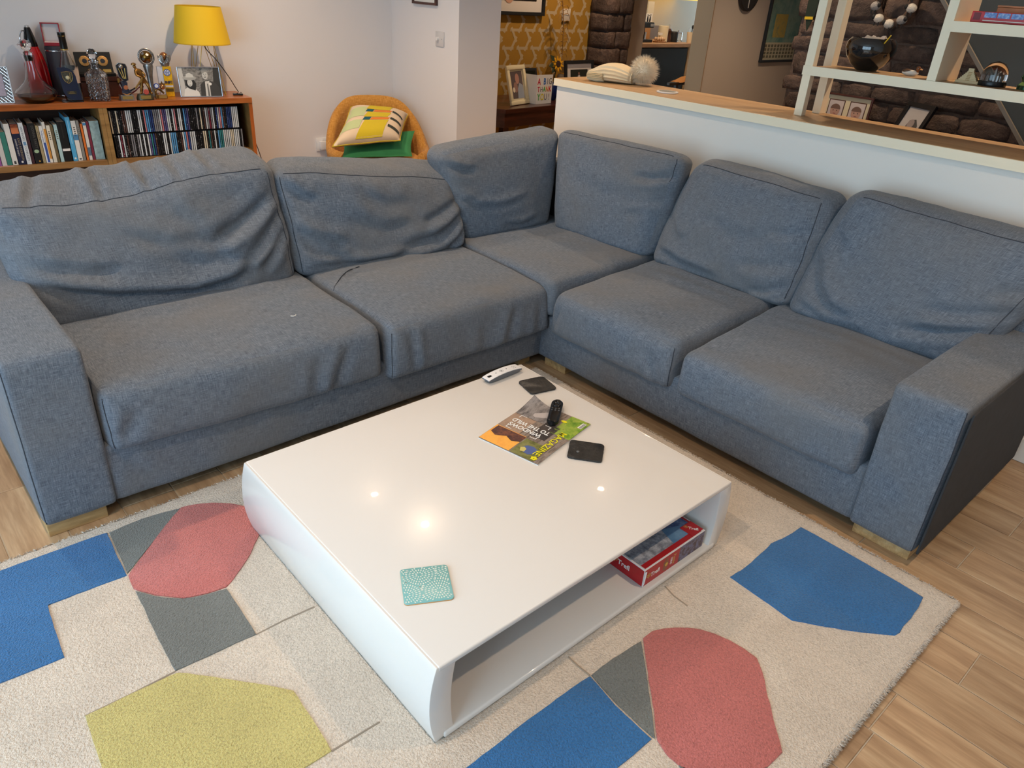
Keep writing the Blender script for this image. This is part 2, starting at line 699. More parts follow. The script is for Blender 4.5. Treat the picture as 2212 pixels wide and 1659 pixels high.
# half wall with its wooden cap
plain('wall_half', B().box(2.890, 3.225, -1.8, 2.868, 0, 0.960), mat('half_wall_paint', (232, 224, 214), 0.8, bump=0.04, bscale=250))
cap = B().box(2.878, 3.235, -1.8, 2.878, 0.9615, 0.996, 0.003)
plain('trim_3', cap, LEDGE)
plain('trim_4', B().box(2.8735, 2.8785, -1.8, 2.8785, 0.9605, 0.9945), CREAM)
plain('baseboard_half', B().box(2.878, 2.8899, -1.8, 2.868, 0, 0.09, 0.003), mat('skirting', (230, 228, 222), 0.4))

# wallpaper print: interlaced bars on the ochre paper, a flat print a hair above it
def wallpaper():
    b = B()
    p = 0.150
    w = 0.0105
    yy = [4.7195]
    pr = mat('paper_print', (190, 168, 132), 0.7)

    def bar(xa, za, xb, zb):
        dx, dz = xb - xa, zb - za
        L_ = math.hypot(dx, dz)
        nx, nz = -dz / L_ * w, dx / L_ * w
        q = [(xa + nx, za + nz), (xb + nx, zb + nz), (xb - nx, zb - nz), (xa - nx, za - nz)]
        vs = [b.bm.verts.new((a, yy[0], c)) for a, c in q]
        b.bm.faces.new(vs)

    # three families of broken bands that pass over and under each other
    step = 0.150
    for fam in range(3):
        a = math.radians(60 * fam)
        ca, sa = math.cos(a), math.sin(a)
        for li in range(-20, 21):
            off_ = (li + 0.5) * step * 0.866
            yy[0] = 4.7195 - 0.0002 * fam
            for k in range(-16, 17):
                s0 = (k + (0.5 if li % 2 else 0.0)) * step + 0.016
                s1 = s0 + step - 0.032
                xa, za = 4.4 + ca * s0 - sa * off_, 0.9 + sa * s0 + ca * off_
                xb, zb = 4.4 + ca * s1 - sa * off_, 0.9 + sa * s1 + ca * off_
                if 3.36 < min(xa, xb) and max(xa, xb) < 5.6 and 0.02 < min(za, zb) and max(za, zb) < 2.39:
                    bar(xa, za, xb, zb)
    o = b.build('wallpaper_print', pr, wall_hall, False)
    return o


wallpaper()

# stone wall at the right and stone pier by the kitchen door
def stone_mesh(w, h, d, seed):
    b = B()
    r = bmesh.ops.create_cube(b.bm, size=1.0)
    bmesh.ops.subdivide_edges(b.bm, edges=b.bm.edges[:], cuts=4, use_grid_fill=True)
    rg = random.Random(seed)
    off = Vector((rg.random() * 50, rg.random() * 50, rg.random() * 50))
    for v in b.bm.verts:
        p = v.co.copy()
        k = max(abs(p.x), abs(p.z)) * 2
        p.x *= (1 - 0.04 * (abs(p.z) * 2) ** 3)
        p.z *= (1 - 0.06 * (abs(p.x) * 2) ** 3)
        p.y += (-0.15 * k ** 7 if p.y > 0.2 else 0)
        q = Vector((p.x * w, p.y * d, p.z * h))
        q += mnoise.noise_vector(q * 12 + off) * 0.010 + mnoise.noise_vector(q * 38 + off) * 0.0045
        v.co = q
    me = bpy.data.meshes.new('stone')
    bmesh.ops.recalc_face_normals(b.bm, faces=b.bm.faces)
    b.bm.to_mesh(me)
    b.bm.free()
    me.polygons.foreach_set('use_smooth', [True] * len(me.polygons))
    me.materials.append(STONE)
    return me


def put_stone(parent, me, loc, rz, name='stone'):
    o = bpy.data.objects.new(name, me)
    COL.objects.link(o)
    o.parent = parent
    o.location = loc
    o.rotation_euler = (0, 0, rz)
    return o


# the stone wall faces -X at x = 4.30, its free end at y = 2.40
stonewall = plain('wall_stone', B().box(4.301, 4.70, -1.8, 2.372, 0, 2.4), MORTAR)
rg = random.Random(11)
cache = {}
z = 0.62
row = 0
while z < 2.26:
    h = rg.choice([0.085, 0.105, 0.125])
    y = 2.40 - (0.0 if row % 2 else 0.04)
    first = True
    while y > 0.15:
        w = rg.choice([0.17, 0.24, 0.31, 0.36]) if not first else (0.12 if row % 2 else 0.20)
        key = (round(w, 2), h, rg.randint(0, 2))
        if key not in cache:
            cache[key] = stone_mesh(w - 0.010, h - 0.010, 0.07, hash(key) % 1000 + len(cache))
        put_stone(stonewall, cache[key], (4.322 - rg.uniform(0.0, 0.010), y - w / 2, z + h / 2), math.pi / 2)
        if first:   # the return of the corner stone round the free end
            k2 = (0.30, h, 9)
            if k2 not in cache:
                cache[k2] = stone_mesh(0.30, h - 0.014, 0.10, 77)
            put_stone(stonewall, cache[k2], (4.50, 2.355 + rg.uniform(-0.012, 0.012), z + h / 2), 0)
        first = False
        y -= w
    z += h
    row += 1
# rough footing below, hidden by the half wall; a ledge carries the picture frames
plain('trim_5', B().box(3.98, 4.27, 0.6, 2.3, 0.80, 0.835, 0.004).box(4.0, 4.27, 0.62, 2.28, 0.0, 0.80), DARKWOOD)

pier = plain('wall_stone_pier', B().box(5.085, 5.345, 4.505, 4.719, 0, 2.4), MORTAR)
z = 0.36
row = 0
while z < 2.26:
    h = rg.choice([0.10, 0.115, 0.13])
    x = 5.065 - rg.uniform(0, 0.02)
    ks = (0.20, h, 99)
    if ks not in cache:
        cache[ks] = stone_mesh(0.20, h - 0.010, 0.07, len(cache) + 5)
    put_stone(pier, cache[ks], (5.09 + rg.uniform(-0.012, 0.0), 4.60, z + h / 2), math.pi / 2)
    while x < 5.30:
        w = min(rg.choice([0.12, 0.16, 0.20]), 5.37 - x)
        if 5.37 - (x + w) < 0.09:
            w = 5.365 - x + rg.uniform(-0.02, 0.01)
        key = (round(w, 2), h, 5 + rg.randint(0, 1))
        if key not in cache:
            cache[key] = stone_mesh(w - 0.008, h - 0.009, 0.07, len(cache) + 31)
        put_stone(pier, cache[key], (x + w / 2, 4.52 - rg.uniform(0, 0.012), z + h / 2), math.pi)
        x += w
    z += h
    row += 1

# the stair behind the shelves: a slanting string board with treads, in front of the stone wall
def stair():
    t = thing('staircase', 'grey slanting staircase string rising in front of the stone wall', 'staircase')
    gm = mat('stair_paint', (66, 69, 66), 0.6)
    a, c = Vector((3.98, 1.60, 1.76)), Vector((3.98, 0.09, 0.17))
    d = (c - a).normalized()
    up = Vector((0, -d.z, d.y))
    if up.z < 0:
        up = -up
    def board(x0, x1, w0, w1, nm, m_):
        b = B()
        vs = []
        for x in (x0, x1):
            for (p, w) in ((a, w0), (a, w1), (c, w1), (c, w0)):
                q = p + up * w
                vs.append(b.bm.verts.new((x, q.y, q.z)))
        for f in ((0, 1, 2, 3), (7, 6, 5, 4), (0, 4, 5, 1), (1, 5, 6, 2), (2, 6, 7, 3), (3, 7, 4, 0)):
            b.bm.faces.new([vs[i] for i in f])
        return b.build(nm, m_, t, False)
    board(3.96, 3.99, -0.14, 0.12, 'string_board', gm)
    board(3.945, 3.998, -0.155, -0.14, 'string_moulding', mat('stair_edge', (120, 112, 100), 0.5))
    board(3.95, 3.995, 0.62, 0.67, 'handrail', mat('stair_edge', (120, 112, 100), 0.5))
    for k in range(6):
        p = a + (c - a) * ((k + 0.5) / 6) + up * 0.12
        B().box(3.965, 3.985, p.y - 0.014, p.y + 0.014, p.z, p.z + 0.76).build('baluster', gm, t, False)
    return t


stair()

# kitchen beyond the door
plain('wall_kitchen', B().box(5.2, 9.5, 6.0, 6.12, 0, 2.4), mat('kitchen_paint', (236, 224, 206), 0.8))

# ================================================================== SOFA
def cushion(name, parent, corners, r=0.06, n=(44, 14, 30), puff=(0.03, 0.02, 0.015), creases=(), seed=0, amp=0.006, seams=(), material=SOFA, nscale=5.0, sag=None):
    """corners: FBL FBR FTR FTL BBL BBR BTR BTL as seen from the front. creases: (face, pts, depth, width)"""
    K = [np.array(c, float) for c in corners]
    FBL, FBR, FTR, FTL, BBL, BBR, BTR, BTL = K
    Wd = (np.linalg.norm(FBR - FBL) + np.linalg.norm(FTR - FTL)) / 2
    Hd = (np.linalg.norm(FTL - FBL) + np.linalg.norm(FTR - FBR)) / 2
    Dd = (np.linalg.norm(BTL - FTL) + np.linalg.norm(BBR - FBR)) / 2
    half = np.array([Wd, Dd, Hd]) / 2
    nx, ny, nz = n
    rr = np.minimum(r, half * 0.98)

    def sp(k, m):
        x = 2 * k / m - 1
        return 0.62 * x + 0.38 * math.sin(math.pi / 2 * x)

    idx = {}
    pts = []
    faces = []

    def vid(i, j, k):
        if (i, j, k) not in idx:
            idx[(i, j, k)] = len(pts)
            pts.append((sp(i, nx), sp(j, ny), sp(k, nz)))
        return idx[(i, j, k)]

    for i in range(nx):
        for k in range(nz):
            faces.append((vid(i, 0, k), vid(i + 1, 0, k), vid(i + 1, 0, k + 1), vid(i, 0, k + 1)))
            faces.append((vid(i + 1, ny, k), vid(i, ny, k), vid(i, ny, k + 1), vid(i + 1, ny, k + 1)))
    for i in range(nx):
        for j in range(ny):
            faces.append((vid(i, j, nz), vid(i + 1, j, nz), vid(i + 1, j + 1, nz), vid(i, j + 1, nz)))
            faces.append((vid(i + 1, j, 0), vid(i, j, 0), vid(i, j + 1, 0), vid(i + 1, j + 1, 0)))
    for j in range(ny):
        for k in range(nz):
            faces.append((vid(0, j + 1, k), vid(0, j, k), vid(0, j, k + 1), vid(0, j + 1, k + 1)))
            faces.append((vid(nx, j, k), vid(nx, j + 1, k), vid(nx, j + 1, k + 1), vid(nx, j, k + 1)))

    fdir = ((FBL + FBR + FTL + FTR) - (BBL + BBR + BTL + BTR))
    fdir = fdir / np.linalg.norm(fdir)
    xdir = (FBR - FBL) / np.linalg.norm(FBR - FBL)
    tdir = np.array([0, 0, 1.0])

    def deform(A):
        A = np.array(A, float)
        P = A * half
        q = np.clip(P, -(half - rr), half - rr)
        d = P - q
        dn = np.linalg.norm(d / rr, axis=1, keepdims=True)
        dn[dn == 0] = 1
        on = np.max(np.abs(d / rr), axis=1, keepdims=True)
        P = q + d / dn * on
        N = P / half
        s, t, h = N[:, 0], N[:, 1], N[:, 2]
        s0, t0, h0 = s.copy(), t.copy(), h.copy()
        fs, ft, fh = (np.clip(1 - v * v, 0, 1) for v in (s0, t0, h0))
        t = t + np.sign(t0) * np.abs(t0) ** 3 * puff[0] / half[1] * np.sqrt(fs * fh)
        h = h + np.where(h0 > 0, 1, -0.2) * np.abs(h0) ** 3 * puff[1] / half[2] * np.sqrt(fs * ft)
        s = s + np.sign(s0) * np.abs(s0) ** 3 * puff[2] / half[0] * np.sqrt(ft * fh)
        a, b, c = (s + 1) / 2, (t + 1) / 2, (h + 1) / 2
        a, b, c = a[:, None], b[:, None], c[:, None]
        X = ((1 - b) * ((1 - c) * ((1 - a) * FBL + a * FBR) + c * ((1 - a) * FTL + a * FTR))
             + b * ((1 - c) * ((1 - a) * BBL + a * BBR) + c * ((1 - a) * BTL + a * BTR)))
        for (c_, w_, dz_) in (sag or ()):
            X[:, 2] += dz_ * np.exp(-((s0 - c_) / w_) ** 2) * np.clip((h0 + 0.3) / 1.3, 0, 1) * np.clip((0.8 - t0) / 1.5, 0, 1)
        for (face, pl, depth, wid) in creases:
            if face == 'F':
                u, v, wt = s0 * half[0], h0 * half[2], np.clip((-t0 - 0.2) / 0.5, 0, 1)
                Q = np.array(pl) * np.array([half[0], half[2]])
                dirv = fdir
            else:
                u, v, wt = s0 * half[0], t0 * half[1], np.clip((h0 - 0.2) / 0.5, 0, 1)
                Q = np.array(pl) * np.array([half[0], half[1]])
                dirv = tdir
            best = np.full(len(u), 1e9)
            sgn = np.zeros(len(u))
            along = np.zeros(len(u))
            for e in range(len(Q) - 1):
                p0, p1 = Q[e], Q[e + 1]
                dv = p1 - p0
                L2 = dv @ dv
                tt = np.clip(((u - p0[0]) * dv[0] + (v - p0[1]) * dv[1]) / L2, 0, 1)
                ex_, ey_ = u - (p0[0] + tt * dv[0]), v - (p0[1] + tt * dv[1])
                dd = np.hypot(ex_, ey_)
                m_ = dd < best
                best = np.where(m_, dd, best)
                sgn = np.where(m_, np.sign(dv[0] * ey_ - dv[1] * ex_), sgn)
                along = np.where(m_, (e + tt) / (len(Q) - 1), along)
            sd = best * sgn
            taper = np.clip(np.minimum(along, 1 - along) * 5 + 0.12, 0, 1)
            g = -np.exp(-(best / wid) ** 2) + 0.85 * np.exp(-((sd - 1.7 * wid) / (1.3 * wid)) ** 2) + 0.25 * np.exp(-((sd + 2.2 * wid) / (1.6 * wid)) ** 2)
            X = X + (g * depth * 1.35 * taper * wt)[:, None] * dirv
        return X, N

    X, N = deform(pts)
    off = Vector((seed * 3.1, seed * 1.7, seed * 2.3))
    if amp:
        for i in range(len(X)):
            v = Vector(X[i]) * nscale + off
            X[i] += np.array(mnoise.noise_vector(v)) * amp + np.array(mnoise.noise_vector(v * 2.7)) * amp * 0.35
    me = bpy.data.meshes.new(name)
    me.from_pydata([tuple(p) for p in X], [], faces)
    lay = me.uv_layers.new(name='UVMap')
    A0 = np.array(pts) * half
    li = np.empty(len(me.loops), dtype=np.int32)
    me.loops.foreach_get('vertex_index', li)
    nf = nx * nz * 2
    loops = np.arange(len(li)) // 4
    u = np.where(loops < nf, A0[li, 0], np.where(loops < nf + nx * ny * 2, A0[li, 0], A0[li, 1]))
    v = np.where(loops < nf, A0[li, 2], np.where(loops < nf + nx * ny * 2, A0[li, 1], A0[li, 2]))
    lay.data.foreach_set('uv', np.stack([u + seed * 1.37, v], 1).ravel())
    o = finish(me, material, name, parent, True, 75, uv=False)
    for pl in seams:
        Y, _ = deform(pl)
        path = []
        for p in Y:
            v = Vector(p) * nscale + off
            path.append(Vector(p) + mnoise.noise_vector(v) * amp + mnoise.noise_vector(v * 2.7) * amp * 0.35)
        B().tube(path, 0.0016, 5).build('seam', SEAM, o)
    return o


sofa = thing('corner_sofa', 'large blue-grey fabric corner sofa with loose back cushions', 'sofa')


def seam_front_top(n=40, e=0.93, t=-1.0, h=1.0):
    return [(-e + 2 * e * i / n, t, h) for i in range(n + 1)]


def seam_side(sx, n=16, t=-1.0):
    return [(sx, t, -0.9 + 1.8 * i / n) for i in range(n + 1)]


# frames and arms
def softbox(name, x0, x1, y0, y1, z0, z1, rad, amp, seed, parent=sofa, puff=(0.004, 0.004, 0.004), front='-Y', n=(30, 26, 18), seams=(), material=SOFA, creases=()):
    if front == '-Y':
        c = [(x0, y0, z0), (x1, y0, z0), (x1, y0, z1), (x0, y0, z1), (x0, y1, z0), (x1, y1, z0), (x1, y1, z1), (x0, y1, z1)]
    else:  # front faces -X, viewer's left is +Y
        c = [(x0, y1, z0), (x0, y0, z0), (x0, y0, z1), (x0, y1, z1), (x1, y1, z0), (x1, y0, z0), (x1, y0, z1), (x1, y1, z1)]
    return cushion(name, parent, c, rad, n, puff, creases, seed, amp, seams, material)


softbox('base', 0.322, 2.55, 1.945, 2.80, 0.045, 0.235, 0.012, 0.004, 1, n=(60, 10, 12), creases=(
    ('F', [(-0.99, 0.9), (-0.95, 0.2), (-0.90, -0.6)], 0.006, 0.02), ('F', [(-0.62, 0.8), (-0.60, 0.0), (-0.585, -0.7)], 0.004, 0.015),
    ('F', [(-0.50, 0.8), (-0.48, 0.0), (-0.48, -0.8)], 0.004, 0.014), ('F', [(-0.38, 0.8), (-0.365, 0.0), (-0.36, -0.7)], 0.004, 0.014)))
softbox('base', 1.978, 2.80, 0.575, 1.99, 0.045, 0.235, 0.012, 0.003, 2, front='-X', n=(50, 10, 12))
softbox('arm', 0.146, 0.331, 1.937, 2.80, 0.045, 0.535, 0.016, 0.003, 3, seams=(
    [(-1, -1, -0.98 + 0.098 * i) for i in range(21)],))
softbox('arm', 1.968, 2.80, 0.390, 0.582, 0.045, 0.520, 0.016, 0.003, 4, front='-X', seams=(
    [(1, -1, -0.98 + 0.098 * i) for i in range(21)],))
B().box(1.974, 2.795, 0.3775, 0.3835, 0.052, 0.512, 0.0025).build('arm_side_panel', DARK_PANEL, sofa, False)  # plain dark panel over the right arm's outer side
softbox('back_frame', 0.33, 2.84, 2.66, 2.84, 0.045, 0.63, 0.03, 0.002, 5)
softbox('back_frame', 2.68, 2.84, 0.40, 2.70, 0.045, 0.63, 0.03, 0.002, 6, front='-X')
for (x0, x1, y0, y1) in ((0.150, 0.300, 1.958, 2.06), (2.0, 2.10, 0.402, 0.57), (1.905, 1.968, 1.985, 2.05), (2.004, 2.06, 1.81, 1.93),
                         (2.62, 2.78, 0.395, 0.50), (0.16, 0.30, 2.66, 2.78)):
    B().box(x0, x1, y0, y1, 0.0, 0.046, 0.002).build('foot', OAKFOOT, sofa, False)

# seats (viewer's left to right); front face is the drop over the base
cushion('seat_cushion', sofa, [(0.338, 1.920, 0.207), (1.208, 1.912, 0.180), (1.205, 1.922, 0.378), (0.338, 1.93, 0.398),
                               (0.338, 2.66, 0.22), (1.205, 2.66, 0.22), (1.205, 2.66, 0.40), (0.338, 2.66, 0.405)], (0.03, 0.05, 0.035),
        (56, 34, 14), (0.012, 0.018, 0.004), (
    ('F', [(0.55, -0.9), (0.60, -0.2), (0.70, 0.6)], 0.008, 0.020), ('F', [(0.38, -0.9), (0.40, -0.1), (0.42, 0.5)], 0.004, 0.018),
    ('F', [(-0.93, -0.6), (-0.80, 0.3)], 0.006, 0.02),
    ('T', [(-0.6, 0.15), (0.0, 0.12), (0.8, 0.22)], 0.003, 0.03), ('T', [(-0.2, -0.05), (0.4, 0.0), (0.9, 0.1)], 0.003, 0.03)), 11, 0.005,
        ([(-0.985, -1, -0.9 + 0.1 * i) for i in range(18)], [(0.985, -1, -0.9 + 0.1 * i) for i in range(18)]))
cushion('seat_cushion', sofa, [(1.222, 1.895, 0.165), (1.985, 1.890, 0.170), (1.965, 1.905, 0.365), (1.225, 1.900, 0.372),
                               (1.215, 2.66, 0.22), (1.955, 2.66, 0.22), (1.945, 2.66, 0.40), (1.215, 2.66, 0.40)], (0.025, 0.05, 0.035),
        (52, 34, 14), (0.008, 0.016, 0.004), (
    ('F', [(-0.80, 0.8), (-0.76, 0.0), (-0.74, -0.8)], 0.007, 0.016), ('F', [(0.36, -0.95), (0.42, -0.1), (0.5, 0.6)], 0.008, 0.02),
    ('F', [(0.05, -0.9), (0.08, 0.2)], 0.004, 0.02), ('F', [(0.80, -0.9), (0.84, 0.4)], 0.005, 0.02),
    ('T', [(-0.9, 0.02), (-0.55, 0.25), (0.1, 0.33)], 0.006, 0.012)), 12, 0.005,
        ([(-0.985, -1, -0.9 + 0.1 * i) for i in range(18)], [(-0.985 + 0.02 * i, 0.0 + 0.3 * math.sin(i / 25 * 1.4), 1) for i in range(26)]))
cushion('seat_cushion', sofa, [(1.958, 1.872, 0.24), (2.62, 1.868, 0.24), (2.62, 1.868, 0.398), (1.955, 1.872, 0.392),
                               (1.96, 2.62, 0.24), (2.62, 2.62, 0.24), (2.62, 2.62, 0.402), (1.955, 2.62, 0.402)], 0.03,
        (30, 30, 8), (0.002, 0.014, 0.002), (('T', [(0.0, 0.3), (0.3, -0.1), (0.5, -0.5)], 0.005, 0.025), ('T', [(0.25, 0.3), (0.5, -0.1), (0.7, -0.5)], 0.004, 0.02)), 13, 0.005)
cushion('seat_cushion', sofa, [(1.945, 1.882, 0.175), (1.945, 1.272, 0.177), (1.955, 1.272, 0.365), (1.955, 1.865, 0.355),
                               (2.68, 1.860, 0.24), (2.68, 1.262, 0.24), (2.68, 1.262, 0.395), (2.68, 1.855, 0.395)], (0.03, 0.055, 0.035),
        (46, 34, 14), (0.012, 0.018, 0.004), (
    ('F', [(-0.93, -0.8), (-0.85, 0.5)], 0.006, 0.02), ('F', [(0.86, -0.9), (0.76, -0.2), (0.62, 0.3)], 0.008, 0.02),
    ('T', [(-0.8, 0.35), (0.0, 0.38), (0.8, 0.36)], 0.004, 0.02), ('T', [(-0.7, 0.1), (0.2, 0.14), (0.8, 0.12)], 0.003, 0.025), ('T', [(-0.5, 0.55), (0.1, 0.56), (0.7, 0.55)], 0.003, 0.02)), 14, 0.005,
        ([(0.985, -1, -0.9 + 0.1 * i) for i in range(18)], [(0.985, -0.95 + 0.08 * i, 0.93) for i in range(18)]))
cushion('seat_cushion', sofa, [(1.950, 1.252, 0.181), (1.950, 0.598, 0.185), (1.955, 0.600, 0.370), (1.955, 1.245, 0.345),
                               (2.68, 1.250, 0.24), (2.68, 0.592, 0.24), (2.68, 0.592, 0.395), (2.68, 1.250, 0.395)], (0.03, 0.05, 0.035),
        (46, 34, 14), (0.012, 0.020, 0.004), (
    ('F', [(0.86, 0.9), (0.90, 0.2)], 0.005, 0.018), ('F', [(-0.6, 0.5), (-0.55, -0.5)], 0.003, 0.02),
    ('T', [(-0.8, 0.35), (0.0, 0.4), (0.8, 0.36)], 0.004, 0.02), ('T', [(-0.7, 0.15), (0.2, 0.18), (0.8, 0.12)], 0.003, 0.025)), 15, 0.005,
        ([(-0.985, -0.95 + 0.08 * i, 0.93) for i in range(18)],))

# back cushions
cushion('back_cushion', sofa, [(0.340, 2.41, 0.380), (1.160, 2.43, 0.380), (1.180, 2.60, 0.775), (0.290, 2.58, 0.752),
                               (0.345, 2.66, 0.38), (1.165, 2.70, 0.38), (1.190, 2.80, 0.825), (0.320, 2.77, 0.775)], (0.06, 0.05, 0.04),
        (72, 18, 44), (0.034, 0.010, 0.030), (
    ('F', [(-0.97, -0.20), (-0.7, -0.42), (-0.3, -0.66), (0.1, -0.76), (0.45, -0.70), (0.8, -0.45)], 0.017, 0.020),
    ('F', [(0.96, 0.55), (0.62, 0.20), (0.35, -0.02)], 0.016, 0.020),
    ('F', [(0.98, 0.25), (0.75, -0.15), (0.52, -0.55)], 0.014, 0.020),
    ('F', [(0.98, 0.0), (0.82, -0.35), (0.70, -0.6)], 0.012, 0.018),
    ('F', [(-0.95, 0.10), (-0.6, -0.12), (-0.35, -0.16)], 0.008, 0.022),
    ('F', [(-0.3, 0.45), (0.0, 0.1), (0.35, 0.05), (0.6, 0.25)], 0.008, 0.03),
    ('F', [(0.1, 0.6), (0.3, 0.25)], 0.006, 0.03), ('F', [(-0.1, -0.1), (0.25, -0.3), (0.55, -0.2)], 0.008, 0.03),
    ('T', [(-0.30, -0.9), (-0.34, 0.9)], 0.012, 0.012), ('T', [(0.05, -0.9), (0.0, 0.9)], 0.012, 0.012), ('T', [(0.28, -0.9), (0.24, 0.8)], 0.010, 0.012),
    ('T', [(-0.75, -0.9), (-0.68, 0.9)], 0.008, 0.014), ('T', [(0.55, -0.8), (0.50, 0.9)], 0.008, 0.014)), 21, 0.010,
        (seam_front_top(60), seam_front_top(50, 0.93, 1.0), seam_side(0.985)), sag=[(-0.30, 0.50, -0.036)])
cushion('back_cushion', sofa, [(1.185, 2.43, 0.380), (1.965, 2.41, 0.380), (1.985, 2.56, 0.650), (1.190, 2.60, 0.755),
                               (1.195, 2.70, 0.38), (1.975, 2.70, 0.38), (2.020, 2.74, 0.700), (1.240, 2.79, 0.765)], (0.05, 0.05, 0.04),
        (68, 18, 40), (0.034, 0.010, 0.012), (
    ('F', [(-0.98, -0.05), (-0.75, -0.25), (-0.45, -0.45)], 0.014, 0.020), ('F', [(-0.96, -0.2), (-0.72, -0.5), (-0.45, -0.72)], 0.012, 0.020),
    ('F', [(-0.9, -0.75), (-0.3, -0.84), (0.25, -0.80)], 0.010, 0.014),
    ('F', [(0.98, 0.35), (0.70, 0.05), (0.45, -0.15)], 0.014, 0.020), ('F', [(0.98, 0.0), (0.80, -0.30), (0.55, -0.55), (0.1, -0.68)], 0.016, 0.022),
    ('F', [(0.98, -0.35), (0.85, -0.65), (0.70, -0.85)], 0.010, 0.014),
    ('F', [(-0.4, 0.1), (0.0, -0.15), (0.35, -0.12)], 0.006, 0.03), ('F', [(-0.95, 0.75), (-0.8, 0.5), (-0.65, 0.45)], 0.007, 0.02),
    ('F', [(-0.2, 0.6), (0.1, 0.35), (0.4, 0.4)], 0.006, 0.03)), 22, 0.008,
        (seam_front_top(50), seam_side(-0.985)))
cushion('back_cushion', sofa, [(1.975, 2.440, 0.385), (2.480, 2.430, 0.385), (2.650, 2.570, 0.805), (1.945, 2.585, 0.752),
                               (1.975, 2.66, 0.39), (2.54, 2.70, 0.39), (2.69, 2.74, 0.805), (1.960, 2.74, 0.760)], (0.05, 0.06, 0.05),
        (46, 16, 40), (0.040, 0.010, 0.015), (
    ('F', [(-0.95, 0.72), (-0.75, 0.58), (-0.6, 0.55)], 0.010, 0.014), ('F', [(-0.8, -0.18), (-0.3, -0.26), (0.3, -0.2)], 0.008, 0.014),
    ('F', [(-0.2, -0.7), (0.2, -0.78), (0.6, -0.7)], 0.008, 0.014), ('F', [(-0.9, 0.0), (-0.7, -0.1)], 0.006, 0.014)), 23, 0.006)
cushion('back_cushion', sofa, [(2.455, 2.400, 0.385), (2.500, 1.870, 0.380), (2.600, 1.830, 0.825), (2.600, 2.560, 0.812),
                               (2.66, 2.45, 0.39), (2.66, 1.860, 0.39), (2.74, 1.850, 0.805), (2.74, 2.600, 0.790)], (0.06, 0.05, 0.04),
        (46, 16, 40), (0.040, 0.010, 0.020), (
    ('F', [(0.98, 0.62), (0.7, 0.50), (0.45, 0.48)], 0.012, 0.016), ('F', [(0.98, 0.2), (0.75, 0.05), (0.5, 0.05)], 0.006, 0.018),
    ('F', [(-0.2, 0.75), (0.0, 0.5)], 0.005, 0.02), ('F', [(0.5, -0.2), (0.9, -0.05)], 0.005, 0.02), ('F', [(-0.6, 0.2), (0.0, 0.05), (0.5, 0.12)], 0.004, 0.03)), 24, 0.006,
        (seam_front_top(40, 0.9), [(0.985, -1, 0.95 - 0.04 * i) for i in range(12)]))
cushion('back_cushion', sofa, [(2.500, 1.850, 0.375), (2.525, 1.205, 0.375), (2.650, 1.215, 0.790), (2.640, 1.775, 0.812),
                               (2.68, 1.840, 0.38), (2.70, 1.210, 0.38), (2.815, 1.180, 0.785), (2.80, 1.825, 0.808)], (0.05, 0.05, 0.045),
        (52, 18, 40), (0.045, 0.010, 0.030), (
    ('F', [(-0.98, 0.05), (-0.8, -0.25), (-0.6, -0.4)], 0.010, 0.018), ('F', [(-0.95, -0.65), (-0.5, -0.78), (0.1, -0.80)], 0.010, 0.018),
    ('F', [(0.98, 0.35), (0.7, 0.25), (0.5, 0.26)], 0.007, 0.018), ('F', [(0.98, -0.15), (0.6, -0.35), (0.3, -0.4)], 0.007, 0.02),
    ('F', [(0.95, -0.55), (0.7, -0.78), (0.5, -0.82)], 0.009, 0.016), ('F', [(0.95, -0.72), (0.8, -0.86)], 0.007, 0.012), ('F', [(-0.5, 0.2), (0.1, 0.0), (0.6, 0.1)], 0.005, 0.03)), 25, 0.007,
        (seam_front_top(40), seam_side(0.975)))
cushion('back_cushion', sofa, [(2.505, 1.190, 0.375), (2.520, 0.590, 0.375), (2.650, 0.450, 0.800), (2.645, 1.105, 0.832),
                               (2.68, 1.180, 0.38), (2.70, 0.590, 0.38), (2.81, 0.440, 0.800), (2.805, 1.160, 0.832)], (0.05, 0.05, 0.045),
        (56, 18, 42), (0.050, 0.010, 0.035), (
    ('F', [(-0.98, 0.0), (-0.85, -0.35), (-0.6, -0.62), (-0.2, -0.74)], 0.014, 0.020), ('F', [(-0.9, -0.7), (-0.5, -0.85), (0.0, -0.86)], 0.007, 0.016),
    ('F', [(0.98, 0.05), (0.6, -0.15), (0.3, -0.22)], 0.010, 0.022), ('F', [(0.96, -0.25), (0.6, -0.48), (0.2, -0.6)], 0.010, 0.022),
    ('F', [(0.95, 0.4), (0.75, 0.25)], 0.006, 0.02), ('F', [(-0.95, 0.45), (-0.8, 0.2)], 0.008, 0.02)), 26, 0.008,
        (seam_front_top(50), seam_side(0.985)))

